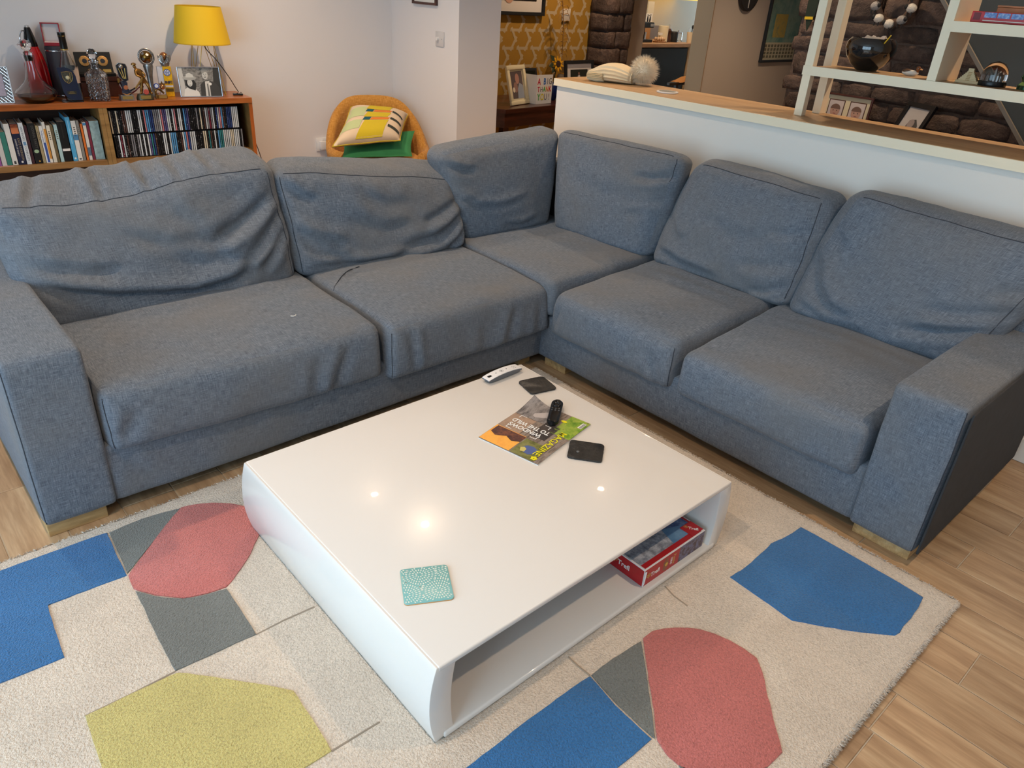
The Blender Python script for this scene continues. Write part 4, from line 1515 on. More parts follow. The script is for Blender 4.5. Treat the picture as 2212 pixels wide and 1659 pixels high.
# ================================================================== BOOKCASE AND WHAT STANDS ON IT
BC_LOC, BC_RZ = (1.925, 4.42, 0), -ANG
bookcase = thing('bookcase', 'long low teak bookcase holding books and CD cases', 'bookcase', BC_LOC, BC_RZ)
BW, BD, BH = 1.64, 0.285, 0.734
B().box(-BW, 0.0, -0.004, BD, BH - 0.030, BH, 0.002).build('top', TEAK, bookcase, False)
B().box(-0.020, 0.0, 0.0, BD, 0.0, BH - 0.0302, 0.001).build('side', wood_mat('teak_v', (150, 78, 30), (182, 98, 42), (198, 116, 56), 0.35, 'Z'), bookcase, False)
B().box(-0.0215, -0.0203, 0.004, BD - 0.01, 0.07, BH - 0.031).build('side_lining', TEAKIN, bookcase, False)
B().box(-BW, -BW + 0.02, 0.0, BD, 0.0, BH - 0.0302, 0.001).build('side', MATS['teak_v'], bookcase, False)
B().box(-0.818, -0.798, 0.0, BD - 0.012, 0.07, BH - 0.0302).build('divider', TEAKIN, bookcase, False)
B().box(-0.797, -0.777, 0.0, BD - 0.012, 0.07, BH - 0.0302).build('divider', TEAKIN, bookcase, False)
B().box(-0.7768, -0.0217, 0.004, BD - 0.012, 0.407, 0.4365, 0.001).build('shelf', wood_mat('teak_shelf', (120, 84, 44), (146, 106, 60), (160, 122, 76), 0.4, 'X'), bookcase, False)
B().box(-BW + 0.02, -0.8182, 0.004, BD - 0.012, 0.407, 0.4365, 0.001).build('shelf', MATS['teak_shelf'], bookcase, False)
B().box(-BW + 0.02, -0.0217, 0.01, BD - 0.012, 0.07, 0.092, 0.001).build('shelf', MATS['teak_shelf'], bookcase, False)
B().box(-BW + 0.02, -0.0217, 0.012, 0.03, 0.0, 0.07).build('plinth', MATS['teak_v'], bookcase, False)
B().box(-BW + 0.02, -0.020, BD - 0.010, BD - 0.002, 0.07, BH - 0.031).build('back_panel', TEAKBACK, bookcase, False)

SPINE = objcolor_mat('spine_print', 0.3)
JEWEL = mat('jewel_case', (16, 17, 19), 0.15)
ORD = ['first', 'second', 'third', 'fourth', 'fifth', 'sixth', 'seventh', 'eighth', 'ninth', 'tenth', 'eleventh', 'twelfth', 'thirteenth', 'fourteenth', 'fifteenth', 'sixteenth', 'seventeenth', 'eighteenth', 'nineteenth']
TENS = {20: 'twent', 30: 'thirt', 40: 'fort', 50: 'fift', 60: 'sixt', 70: 'sevent'}


def ordinal(n):
    if n < 20:
        return ORD[n - 1]
    a, b = n // 10 * 10, n % 10
    return TENS[a] + 'ieth' if b == 0 else TENS[a] + 'y-' + ORD[b - 1]


def cd_mesh():
    b = B()
    b.box(-0.0050, 0.0050, 0, 0.142, 0, 0.125)
    me = bpy.data.meshes.new('cd_case')
    b.bm.faces.ensure_lookup_table()
    b.box(-0.0034, 0.0034, -0.0006, 0.0, 0.0045, 0.1205)
    b.bm.faces.ensure_lookup_table()
    for i, f in enumerate(b.bm.faces):
        f.material_index = 0 if i < 6 else 1
    bmesh.ops.recalc_face_normals(b.bm, faces=b.bm.faces)
    b.bm.to_mesh(me)
    b.bm.free()
    me.materials.append(JEWEL)
    me.materials.append(SPINE)
    return me


CDM = cd_mesh()
PAL = {'k': ('black', (24, 25, 28)), 'w': ('white', (206, 212, 214)), 'g': ('grey', (128, 128, 132)), 'n': ('brown', (84, 58, 52)), 'p': ('pink', (196, 120, 126)),
       'b': ('sky blue', (86, 150, 200)), 'd': ('dark blue', (44, 66, 120)), 'v': ('purple', (86, 80, 128)), 't': ('teal', (50, 120, 124)), 'r': ('red', (168, 44, 48)), 'c': ('cream', (206, 196, 172)), 'm': ('maroon', (116, 40, 56))}
UPPER = 'ckkckknnwwwkkkwwkpbbddgggwpvvwwkwpkwwkbdvkkkkgkcknwgmgwkdwpbnkdddwwww'
LOWER = 'kkwmwknkggkgwkwkwvtdnkkkwwkwbbbkknwbpdwwwkkkkccktnkwkbttwwwwccwwwkgwkwwkkvkwkwrkk'


def cd_row(codes, lx0, lx1, z0, rowname):
    n = len(codes)
    for i, c in enumerate(codes):
        cname, rgb = PAL[c]
        o = bpy.data.objects.new('cd_case', CDM)
        COL.objects.link(o)
        lx = lx0 + (lx1 - lx0) * (i + 0.5) / n
        p = BCM @ Vector((lx, 0.020 + random.uniform(0, 0.003), z0))
        o.matrix_world = T(*p) @ Matrix.Rotation(-ANG, 4, 'Z') @ Matrix.Diagonal(((lx1 - lx0) / n / 0.0103, 1, 1, 1))
        f = random.uniform(0.85, 1.1)
        o.color = (*[min(1, v * f) for v in lin(rgb)], 1)
        tag(o, '%s-spined CD case, %s from the left in the %s row' % (cname, ordinal(i + 1), rowname), 'CD case', 'CD cases in the bookcase')


cd_row(UPPER, -0.770, -0.083, 0.4370 + 0.1265, 'upper')
cd_row(LOWER[:67], -0.766, -0.068, 0.4370, 'lower')

# ---- books: (lx0, lx1, top, spine rgb, depth, label, extra)
BK = [(-1.318, -1.304, 0.520, (150, 90, 150), 0.13, 'short purple paperback at the far left of the book row'),
      (-1.302, -1.281, 0.592, (206, 202, 196), 0.14, 'pale grey paperback between the purple and the green books'),
      (-1.280, -1.258, 0.602, (58, 126, 112), 0.14, 'teal green hardback near the left end of the books'),
      (-1.256, -1.232, 0.640, (226, 222, 214), 0.15, 'tall white paperback right of the teal green book'),
      (-1.229, -1.195, 0.640, (26, 32, 62), 0.16, 'thick navy hardback with orange and red spine top'),
      (-1.193, -1.172, 0.643, (222, 226, 228), 0.15, 'white paperback with a small blue picture on its spine'),
      (-1.170, -1.157, 0.627, (66, 36, 42), 0.14, 'thin maroon paperback beside the thick black one'),
      (-1.154, -1.123, 0.639, (24, 24, 24), 0.17, 'thick black paperback with a pale green oval on spine'),
      (-1.120, -1.107, 0.625, (168, 150, 112), 0.13, 'thin tan paperback right of the thick black one'),
      (-1.105, -1.089, 0.623, (232, 232, 228), 0.13, 'white paperback with a blue strip down its spine'),
      (-1.088, -1.075, 0.641, (232, 226, 214), 0.14, 'cream paperback with an orange strip down its spine'),
      (-1.072, -1.055, 0.624, (226, 218, 198), 0.13, 'plain cream paperback left of the olive brown one'),
      (-1.054, -1.042, 0.625, (110, 96, 66), 0.13, 'thin olive brown paperback between cream and pale teal books'),
      (-1.038, -1.022, 0.627, (176, 206, 206), 0.13, 'pale teal paperback left of the black banded one'),
      (-1.020, -0.983, 0.639, (20, 22, 22), 0.16, 'thick black paperback with a white band across spine'),
      (-0.979, -0.958, 0.661, (84, 168, 212), 0.18, 'tall sky blue book standing above its neighbours'),
      (-0.956, -0.934, 0.642, (226, 222, 214), 0.14, 'cream paperback with a blue band right of sky blue book'),
      (-0.932, -0.919, 0.642, (136, 134, 128), 0.14, 'thin grey book left of the orange one'),
      (-0.915, -0.905, 0.624, (220, 116, 44), 0.13, 'thin bright orange paperback'),
      (-0.902, -0.887, 0.632, (220, 216, 206), 0.13, 'white paperback with a blue top right of orange one'),
      (-0.885, -0.873, 0.634, (120, 44, 62), 0.14, 'thin maroon book beside the marbled silver-blue one'),
      (-0.871, -0.826, 0.637, (150, 176, 178), 0.16, 'thick book with marbled silver-blue foil spine')]


def book(i, lx0, lx1, top, rgb, depth, label):
    p = BCM @ Vector(((lx0 + lx1) / 2, 0.030, 0.4370))
    t = thing('book', label, 'book', p, -ANG, 'books on the left shelf')
    w, h = lx1 - lx0 - 0.0004, top - 0.437
    m_ = mat('book_cover_%d' % i, rgb, 0.45, var=0.35 if i == 21 else 0.03, vscale=40 if i == 21 else 12)
    b = B()
    b.box(-w / 2, w / 2, 0, 0.0025, 0, h, 0.0008)
    b.box(-w / 2, -w / 2 + 0.0012, 0.0025, depth, 0, h).box(w / 2 - 0.0012, w / 2, 0.0025, depth, 0, h)
    b.build('cover', m_, t, False)
    B().box(-w / 2 + 0.0013, w / 2 - 0.0013, 0.0026, depth - 0.003, 0.001, h - 0.003).build('pages', PAGES, t, False)
    def band(z0, z1, rgb2, nm, x0=-0.48, x1=0.48):
        B().box(x0 * w, x1 * w, -0.0004, 0.0, z0 * h, z1 * h).build(nm, mat('spine_%d_%d_%d' % rgb2, rgb2, 0.45), t, False)
    def spine_text(s_, size, rgb2, cz, dx=0.0, sx=1.0):
        text(s_, size, mat('spine_%d_%d_%d' % rgb2, rgb2, 0.45), t, frame((dx * w, -0.0008, cz * h), (0, 0, -1), (1, 0, 0)), sx=sx, extrude=0.0001)
    if i == 3:
        band(0.03, 0.10, (60, 60, 60), 'publisher_mark', -0.2, 0.2)
    if i == 4:
        band(0.76, 0.985, (206, 120, 76), 'spine_picture')
        band(0.90, 0.985, (140, 36, 40), 'spine_picture')
        spine_text('KATE ATKINSON', 0.0145, (170, 150, 110), 0.38, 0.18)
        spine_text('SHRINES OF GAIETY', 0.0095, (226, 222, 214), 0.42, -0.24)
        B().lathe([(0.005, 0), (0, 0.0002)], 12, frame((0, -0.0006, 0.014), (1, 0, 0), (0, 0, 1))).build('publisher_mark', PAPER, t, False)
    if i == 5:
        band(0.46, 0.55, (110, 150, 186), 'spine_picture', -0.3, 0.3)
        spine_text('IAIN BANKS', 0.013, (110, 116, 120), 0.74)
        spine_text('COMPLICITY', 0.013, (110, 116, 120), 0.26)
    if i == 7:
        spine_text('DONNA TARTT', 0.0165, (96, 94, 88), 0.66, 0.14, 0.95)
        B().lathe([(0.011, 0), (0, 0.0002)], 16, frame((0, -0.0006, 0.062), (1, 0, 0), (0, 0, 1)) @ Matrix.Diagonal((1, 0.8, 1, 1))).build('spine_oval', mat('oval_green', (160, 186, 150), 0.5), t, False)
        B().lathe([(0.004, 0), (0, 0.0002)], 12, frame((0.004, -0.0006, 0.012), (1, 0, 0), (0, 0, 1))).build('publisher_mark', mat('amber_mark', (206, 160, 70), 0.5), t, False)
    if i == 9:
        band(0.02, 0.55, (56, 84, 160), 'spine_strip', -0.1, 0.48)
        spine_text('The Diary of Anne Frank', 0.010, (56, 84, 160), 0.68, 0.0, 0.75)
    if i == 10:
        band(0.10, 0.84, (206, 142, 60), 'spine_strip', -0.3, 0.48)
    if i in (8, 12, 13, 16, 17, 11):
        for k in range(5):
            band(0.62 + k * 0.05, 0.645 + k * 0.05, (96, 90, 80), 'print_mark', -0.2, 0.2)
    if i == 14:
        band(0.27, 0.33, (232, 228, 222), 'spine_band')
        band(0.60, 0.95, (46, 46, 46), 'print_mark', -0.05, 0.05)
    if i == 15:
        band(0.40, 0.93, (140, 200, 232), 'print_mark', -0.12, 0.12)
        B().lathe([(0.005, 0), (0, 0.0002)], 12, frame((0, -0.0006, 0.014), (1, 0, 0), (0, 0, 1))).build('publisher_mark', PAPER, t, False)
    if i == 16:
        band(0.52, 0.66, (76, 132, 176), 'spine_band')
        band(0.03, 0.06, (30, 30, 30), 'publisher_mark', -0.25, 0.25)
    if i == 19:
        band(0.92, 0.985, (70, 140, 190), 'spine_band')
        band(0.12, 0.34, (90, 110, 130), 'spine_picture')
    return t


for i, a in enumerate(BK):
    book(i, *a)
pt = thing('postcard', 'small red and white card lying in front of the books', 'card', BCM @ Vector((-1.312, 0.008, 0.4367)), -ANG)
B().box(-0.035, 0.055, 0.0, 0.020, 0, 0.001).build('card', mat('card_cream', (226, 206, 190), 0.6), pt, False)
B().box(-0.030, 0.045, 0.004, 0.016, 0.001, 0.0013).build('print', mat('card_red', (176, 70, 62), 0.6), pt, False)
for k in range(3):
    B().box(0.046 + 0.003 * k, 0.0475 + 0.003 * k, 0.001, 0.019, 0.001, 0.0014).build('stripe', mat('card_red', (176, 70, 62), 0.6), pt, False)

Z0 = BH + 0.0006


def std(name, label, cat, x, y, rz=-ANG, z=None, group=None):
    return thing(name, label, cat, (x, y, Z0 if z is None else z), rz, group)


# lattice photo frame at the far left
t = std('photo_frame', 'silver lattice photo frame at the left end of the bookcase', 'photo frame', 0.692, 4.575, math.radians(-12))
TM = Matrix.Rotation(math.radians(-14), 4, 'X')
B().box(-0.062, 0.062, 0.006, 0.012, 0.0, 0.172, M=TM).build('backing', mat('frame_mirror', (120, 118, 122), 0.2, 0.6), t, False)
B().box(-0.034, 0.034, 0.003, 0.006, 0.036, 0.136, M=TM).build('print', photo_mat('frame_print', [(120, 110, 130), (170, 160, 176), (90, 84, 100)], 20), t, False)
lat = B()
for s_ in (-1, 1):
    for k in range(-12, 13):
        x0 = k * 0.018
        a, c = Vector((x0, 0)), Vector((x0 + s_ * 0.172, 0.172))
        n_ = 24
        seg = []
        for q in range(n_ + 1):
            p = a.lerp(c, q / n_)
            if abs(p.x) <= 0.062 and not (abs(p.x) < 0.036 and 0.034 < p.y < 0.138):
                seg.append((p.x, 0.002, p.y))
            else:
                if len(seg) > 1:
                    lat.tube(seg, 0.0016, 5, M=TM)
                seg = []
        if len(seg) > 1:
            lat.tube(seg, 0.0016, 5, M=TM)
lat.build('lattice', CHROME, t)
for (x0, x1, z0, z1) in ((-0.064, 0.064, 0, 0.006), (-0.064, 0.064, 0.167, 0.173), (-0.064, -0.058, 0, 0.173), (0.058, 0.064, 0, 0.173)):
    B().box(x0, x1, 0.0, 0.012, z0, z1, 0.001, M=TM).build('frame_bar', CHROME, t, False)

# wine decanter
t = std('decanter', 'wide-based glass wine decanter with ball stopper and red wine', 'decanter', 0.862, 4.582)
B().lathe([(0, 0.001), (0.055, 0.001), (0.085, 0.022), (0.095, 0.044), (0.088, 0.058), (0.055, 0.085), (0.034, 0.115), (0.024, 0.155), (0.021, 0.185), (0.027, 0.222),
           (0.0255, 0.222), (0.0195, 0.185), (0.0225, 0.155), (0.032, 0.115), (0.053, 0.083), (0.085, 0.057), (0.092, 0.044), (0.083, 0.024), (0.055, 0.0035), (0, 0.0035)], 40).build('vessel', CLEAR, t)
B().lathe([(0, 0.0040), (0.054, 0.0040), (0.082, 0.024), (0.0872, 0.033), (0, 0.033)], 40).build('wine', mat('wine_red', (92, 26, 24), 0.05, spec=0.6), t)
B().lathe([(0, 0.192), (0.017, 0.194), (0.0195, 0.219), (0.020, 0.231), (0.011, 0.239), (0.020, 0.248), (0.027, 0.266), (0.020, 0.284), (0, 0.292)], 28).build('stopper', CRYSTAL, t)

# soda syphon
t = std('soda_syphon', 'tall red soda syphon with black top behind the wine decanter', 'syphon', 0.916, 4.738)
B().lathe([(0, 0), (0.053, 0), (0.055, 0.02), (0.055, 0.10), (0.051, 0.16), (0.042, 0.21), (0.030, 0.246), (0, 0.248)], 32).build('bottle', mat('syphon_red', (176, 12, 20), 0.12, coat=0.8), t)
B().lathe([(0.030, 0.246), (0.031, 0.252), (0.024, 0.29), (0.016, 0.325), (0.013, 0.335), (0, 0.336)], 28).build('head', mat('syphon_black', (14, 14, 16), 0.15), t)
B().lathe([(0.0125, 0.335), (0.010, 0.343), (0, 0.346)], 16).build('cap', CHROME, t)
B().tube(spline([(-0.012, 0, 0.315), (-0.028, -0.004, 0.318), (-0.040, -0.006, 0.296), (-0.046, -0.008, 0.268), (-0.062, -0.010, 0.252)], 6), 0.0032, 8).build('lever', CHROME, t)

# dark leather bottle tube with an open red jewel box on it
t = std('bottle_tube', 'dark grey cylindrical bottle box behind the brandy bottle', 'box', 1.026, 4.738)
B().lathe([(0, 0), (0.052, 0), (0.052, 0.242), (0.049, 0.249), (0, 0.249)], 36).build('tube', mat('tube_grey', (52, 50, 58), 0.6), t)
B().lathe([(0.0522, 0.224), (0.0530, 0.226), (0.0522, 0.229)], 36).build('metal_ring', CHROME, t)
B().lathe([(0.0522, 0.006), (0.0530, 0.008), (0.0522, 0.011)], 36).build('metal_ring', CHROME, t)
t = std('jewel_box', 'open red jewel box with white lining on the grey tube', 'box', 1.020, 4.736, math.radians(-12), Z0 + 0.2495)
RB = mat('jewel_red', (158, 30, 44), 0.4)
B().box(-0.043, 0.043, -0.030, 0.028, 0, 0.016, 0.002).build('base', RB, t, False)
B().box(-0.038, 0.038, -0.024, 0.022, 0.016, 0.0175).build('lining', mat('jewel_white', (230, 222, 220), 0.7), t, False)
LM = T(0, 0.028, 0.012) @ Matrix.Rotation(math.radians(-8), 4, 'X')
B().box(-0.043, 0.043, 0.010, 0.014, 0, 0.094, 0.001, M=LM).build('lid', RB, t, False)
for (x0, x1, z0, z1) in ((-0.043, -0.038, 0, 0.094), (0.038, 0.043, 0, 0.094), (-0.043, 0.043, 0.089, 0.094), (-0.043, 0.043, 0, 0.005)):
    B().box(x0, x1, -0.004, 0.012, z0, z1, M=LM).build('lid_rim', RB, t, False)
B().box(-0.038, 0.038, 0.0085, 0.0100, 0.005, 0.089, M=LM).build('lid_lining', mat('jewel_grey', (206, 200, 200), 0.7), t, False)

# brandy bottle
t = std('brandy_bottle', 'clear spirits bottle with black capped neck behind blue award', 'bottle', 1.036, 4.605)
B().lathe([(0, 0.001), (0.040, 0.001), (0.044, 0.01), (0.044, 0.12), (0.040, 0.155), (0.030, 0.19), (0.019, 0.225), (0.0145, 0.25), (0.0145, 0.262),
           (0.0125, 0.262), (0.0125, 0.25), (0.0170, 0.225), (0.028, 0.19), (0.038, 0.155), (0.042, 0.12), (0.042, 0.01), (0.038, 0.003), (0, 0.003)], 32).build('bottle', CLEAR, t)
B().lathe([(0, 0.004), (0.0375, 0.004), (0.0412, 0.011), (0.0412, 0.085), (0, 0.085)], 28).build('spirit', mat('spirit_amber', (70, 30, 30), 0.05), t)
B().lathe([(0, 0.243), (0.0165, 0.243), (0.0175, 0.25), (0.0165, 0.30), (0.018, 0.302), (0.018, 0.323), (0, 0.324)], 24).build('cap', mat('cap_black', (14, 18, 18), 0.3), t)
B().lathe([(0.0172, 0.240), (0.0178, 0.243), (0.0168, 0.246)], 24).build('gold_band', GOLD, t)
B().lathe([(0.0170, 0.305), (0.0185, 0.306), (0.0170, 0.308)], 24).build('gold_band', GOLD, t)
lb = B()
for k in range(8):
    a0, a1 = math.radians(-110 + k * 12), math.radians(-110 + (k + 1) * 12)
    vs = [lb.bm.verts.new((0.0446 * math.cos(a), 0.0446 * math.sin(a), z_)) for a, z_ in ((a0, 0.085), (a1, 0.085), (a1, 0.165 if k > 3 else 0.150), (a0, 0.150))]
    lb.bm.faces.new(vs)
lb.build('label', mat('bottle_label', (226, 206, 196), 0.6), t)

# blue glass award
t = std('award_plaque', 'navy blue glass award with a metal golf shield emblem', 'award', 1.008, 4.535, math.radians(-8))
AM = T(0, 0.0, 0.006) @ Matrix.Rotation(math.radians(-6), 4, 'X')
B().box(-0.048, 0.050, -0.016, 0.020, 0, 0.006, 0.001).build('glass_base', CLEAR, t, False)
FR = Matrix(((1, 0, 0, 0), (0, 0, 1, 0), (0, 1, 0, 0), (0, 0, 0, 1)))
arc = [(-0.040, 0.158), (-0.005, 0.160), (0.016, 0.152), (0.030, 0.138), (0.038, 0.118), (0.042, 0.05), (0.045, 0.002), (0.006, 0.002), (-0.010, 0.008), (-0.024, 0.022), (-0.032, 0.04), (-0.036, 0.10)]
B().prism(arc, -0.003, 0.003, M=AM @ FR).build('navy_panel', mat('award_navy', (5, 12, 46), 0.12, coat=0.2), t, False)
B().prism([(-0.020, 0.168), (0.046, 0.168), (0.052, 0.002), (-0.02, 0.002)], 0.0034, 0.008, M=AM @ FR).build('glass_panel', CLEAR, t, False)
sh = [(-0.024, 0.136), (0.0, 0.139), (0.022, 0.136), (0.024, 0.112), (0.016, 0.094), (0.0, 0.082), (-0.014, 0.092), (-0.022, 0.110)]
B().prism(sh, -0.0055, -0.003, M=AM @ FR).build('shield', mat('pewter', (84, 80, 70), 0.35, 0.8, var=0.4, vscale=120), t, False)
B().tube([AM @ Vector((x, -0.006, z_)) for x, z_ in sh], 0.0012, 6, True).build('shield_rim', GOLD, t)
B().sphere((0.0, -0.006, 0.110), (0.0095, 0.004, 0.0095), 16, AM).build('golf_ball', mat('ball_cream', (190, 184, 150), 0.4), t)
B().tube([AM @ Vector(p) for p in ((0.002, -0.007, 0.100), (-0.006, -0.007, 0.086))], 0.0012, 5).build('tee', GOLD, t)
B().tube([AM @ Vector(p) for p in ((0.014, -0.0068, 0.132), (0.010, -0.0068, 0.100), (0.014, -0.0068, 0.094))], 0.0011, 5).build('golf_club', GOLD, t)
B().box(-0.016, 0.026, -0.0045, -0.003, 0.030, 0.046, M=AM).build('name_plate', mat('plate_black', (40, 38, 30), 0.4), t, False)
for k in range(3):
    B().box(-0.010 + 0.003 * k, 0.020 - 0.003 * k, -0.0048, -0.0045, 0.0335 + 0.004 * k, 0.0345 + 0.004 * k, M=AM).build('engraved_line', GOLD, t, False)

# wooden box with the medal case standing on it
t = std('wooden_box', 'brown wooden box behind the crystal decanter', 'box', 1.205, 4.705)
B().box(-0.115, 0.115, -0.040, 0.036, 0, 0.078, 0.002).build('body', mat('box_walnut', (78, 44, 34), 0.4, var=0.25, vscale=20), t, False)
B().box(-0.120, 0.120, -0.044, 0.038, 0.0785, 0.104, 0.003).build('lid', MATS['box_walnut'], t, False)
for x in (-0.06, 0.08):
    B().box(x - 0.006, x + 0.006, -0.0465, -0.0443, 0.070, 0.092, 0.0008).build('clasp', GOLD, t, False)
t = std('medal_case', 'open black case with two gold medals behind crystal decanter', 'case', 1.190, 4.700, -ANG, Z0 + 0.1045)
CM = T(0, 0.004, 0) @ Matrix.Rotation(math.radians(-16), 4, 'X')
B().box(-0.088, 0.088, 0.0, 0.010, 0.012, 0.118, 0.001, M=CM).build('lid', mat('case_black', (12, 12, 13), 0.5), t, False)
B().box(-0.088, 0.088, -0.040, 0.014, 0.0, 0.014, 0.001).build('tray', MATS['case_black'], t, False)
B().box(0.036, 0.076, -0.0012, 0.0, 0.016, 0.030, M=CM).build('name_plate', GOLD, t, False)
for x in (-0.044, 0.044):
    q = B().lathe([(0, 0.002), (0.022, 0.002), (0.026, 0.0), (0.026, 0.004), (0.021, 0.005), (0, 0.004)], 28, CM @ T(x, 0.0, 0.072) @ Matrix.Rotation(math.pi / 2, 4, 'X')).build('medal', mat('medal_gold', (186, 142, 84), 0.35, 0.6, var=0.35, vscale=150), t)
    B().lathe([(0.012, 0.0), (0, 0.001)], 18, CM @ T(x, -0.0052, 0.072) @ Matrix.Rotation(math.pi / 2, 4, 'X')).build('medal_centre', mat('medal_navy', (34, 40, 52), 0.4), q)

# crystal decanter
t = std('crystal_decanter', 'square cut-crystal decanter with faceted ball stopper', 'decanter', 1.147, 4.552, math.radians(-14))
cb = B()
segs = 128
prof = [(0, 0.001), (0.046, 0.001)] + [(0.050 + 0.004 * k / 44, 0.006 + 0.115 * k / 44) for k in range(45)] + [(0.050, 0.134), (0.036, 0.146), (0.020, 0.156), (0.017, 0.175), (0.025, 0.190), (0.025, 0.194), (0.014, 0.194), (0.012, 0.165), (0.030, 0.140), (0.046, 0.120), (0.044, 0.012), (0, 0.010)]
cb.lathe(prof, segs, None, 5.0)
for v in cb.bm.verts:
    r_ = math.hypot(v.co.x, v.co.y)
    if r_ > 0.0475 and 0.005 < v.co.z < 0.125:
        q = v.co.y if abs(v.co.x) > abs(v.co.y) else v.co.x
        k = min(abs(math.sin(math.pi * (q + v.co.z) / 0.0165)), abs(math.sin(math.pi * (q - v.co.z) / 0.0165)))
        f = 1 - 0.075 * (1 - min(1.0, k * 1.25))
        v.co.x *= f
        v.co.y *= f
cb.build('vessel', CRYSTAL, t, True, 12)
B().lathe([(0, 0.150), (0.011, 0.155), (0.0135, 0.195), (0.012, 0.203), (0.022, 0.214), (0.026, 0.228), (0.020, 0.244), (0.008, 0.252), (0, 0.252)], 10).build('stopper', CRYSTAL, t, False)

# cricket trophy
t = std('cricket_trophy', 'silver shield trophy with golden stumps and ball', 'trophy', 1.268, 4.515, math.radians(-10))
B().prism([(-0.030, -0.018), (0.034, -0.018), (0.034, 0.020), (-0.036, 0.020)], 0, 0.026, bev=0.002).build('base', SILVER, t, False)
B().box(-0.022, 0.030, -0.0195, -0.018, 0.006, 0.022).build('name_plate', GOLD, t, False)
B().prism([(-0.016, 0.026), (0.022, 0.026), (0.030, 0.040), (0.012, 0.062), (0.016, 0.088), (0.002, 0.100), (-0.016, 0.095), (-0.010, 0.068), (-0.018, 0.045)], -0.008, 0.010, M=FR).build('stem', mat('trophy_stripe', (70, 74, 92), 0.3, 0.6, var=0.6, vscale=90), t, False)
B().prism([(-0.020, 0.038), (0.004, 0.022), (0.030, 0.040), (0.004, 0.030)], -0.012, -0.008, M=FR).build('chevron', mat('trophy_orange', (206, 148, 84), 0.35, 0.4), t, False)
hexp = [(-0.026, 0.172), (-0.012, 0.186), (0.020, 0.180), (0.026, 0.165), (0.022, 0.100), (0.004, 0.090), (-0.020, 0.118)]
B().prism(hexp, -0.003, 0.010, M=FR).build('shield', mat('shield_dark', (60, 60, 66), 0.35, 0.7), t, False)
B().tube([(x, -0.004, z_) for x, z_ in hexp], 0.0022, 6, True).build('shield_rim', SILVER, t)
for x0, x1 in ((-0.016, 0.0), (-0.002, 0.006), (0.014, 0.012)):
    B().cyl((x0, -0.006, 0.160), (x1, -0.006, 0.108), 0.0022, None, 8).build('stump', GOLD, t)
B().sphere((-0.004, -0.008, 0.168), 0.0125, 16).build('ball', SILVER, t)
B().lathe([(0.0115, 0), (0.010, 0.002), (0, 0.002)], 18, T(0.004, -0.0085, 0.064) @ Matrix.Rotation(math.pi / 2, 4, 'X')).build('medallion', mat('medallion_copper', (190, 120, 84), 0.4, 0.5), t)


def skin_body(name, verts, edges, radii, material, parent, root=0, sub=1, M=None):
    me = bpy.data.meshes.new(name)
    me.from_pydata(verts, edges, [])
    o = bpy.data.objects.new(name, me)
    COL.objects.link(o)
    md = o.modifiers.new('skin', 'SKIN')
    for i, r_ in enumerate(radii):
        sv = me.skin_vertices[0].data[i]
        sv.radius = (r_, r_) if not isinstance(r_, tuple) else r_
        sv.use_root = (i == root)
    md.use_smooth_shade = True
    if sub:
        sd = o.modifiers.new('sub', 'SUBSURF')
        sd.levels = sub
        sd.render_levels = sub
    dg = bpy.context.evaluated_depsgraph_get()
    out = bpy.data.meshes.new_from_object(o.evaluated_get(dg))
    bpy.data.objects.remove(o)
    if M is not None:
        out.transform(M)
    return finish(out, material, name, parent, True, 80)


# batsman trophy
t = std('batsman_trophy', 'bronze trophy figure of a batsman bent over his bat', 'trophy', 1.360, 4.505, math.radians(-8))
B().lathe([(0, 0), (0.044, 0), (0.044, 0.012), (0.036, 0.030), (0, 0.030)], 20, Matrix.Diagonal((1, 0.6, 1, 1))).build('base', mat('trophy_base', (84, 78, 62), 0.35, 0.6), t)
B().box(-0.026, 0.026, -0.027, -0.022, 0.006, 0.024).build('name_plate', GOLD, t, False)
V = [(0.006, 0, 0.100), (-0.004, -0.002, 0.122), (-0.014, -0.004, 0.142), (-0.024, -0.008, 0.157), (-0.029, -0.010, 0.166), (-0.032, -0.011, 0.176),
     (-0.006, -0.002, 0.092), (-0.012, -0.008, 0.064), (-0.016, -0.002, 0.034), (-0.024, -0.010, 0.031),
     (0.016, 0.002, 0.092), (0.026, -0.006, 0.066), (0.032, 0.002, 0.034), (0.040, -0.008, 0.031),
     (-0.030, -0.014, 0.146), (-0.030, -0.024, 0.126), (-0.006, -0.030, 0.116),
     (-0.002, 0.006, 0.148), (0.016, -0.008, 0.126), (0.006, -0.028, 0.114)]
E_ = [(0, 1), (1, 2), (2, 3), (3, 4), (4, 5), (0, 6), (6, 7), (7, 8), (8, 9), (0, 10), (10, 11), (11, 12), (12, 13), (2, 14), (14, 15), (15, 16), (2, 17), (17, 18), (18, 19)]
R_ = [0.011, 0.012, 0.014, 0.006, 0.009, 0.0095, 0.0095, 0.009, 0.007, 0.005, 0.0095, 0.009, 0.007, 0.005, 0.0075, 0.006, 0.005, 0.0075, 0.006, 0.005]
skin_body('figure', V, E_, R_, BRONZE, t)
B().lathe([(0.0125, 0), (0.0115, 0.007), (0.006, 0.011), (0, 0.012)], 16, T(-0.032, -0.011, 0.176)).build('cap', BRONZE, t)
B().box(-0.004, 0.004, -0.003, 0.003, 0.0, 0.070, 0.001, M=T(-0.002, -0.030, 0.116) @ Matrix.Rotation(math.radians(218), 4, 'Y')).build('bat', mat('bat_bronze', (170, 132, 74), 0.35, 0.7), t, False)
B().lathe([(0.014, 0), (0.012, 0.003), (0, 0.003)], 20, T(0.006, -0.024, 0.042) @ Matrix.Rotation(math.pi / 2, 4, 'X')).build('medallion', mat('medallion_red', (180, 80, 70), 0.4), t)

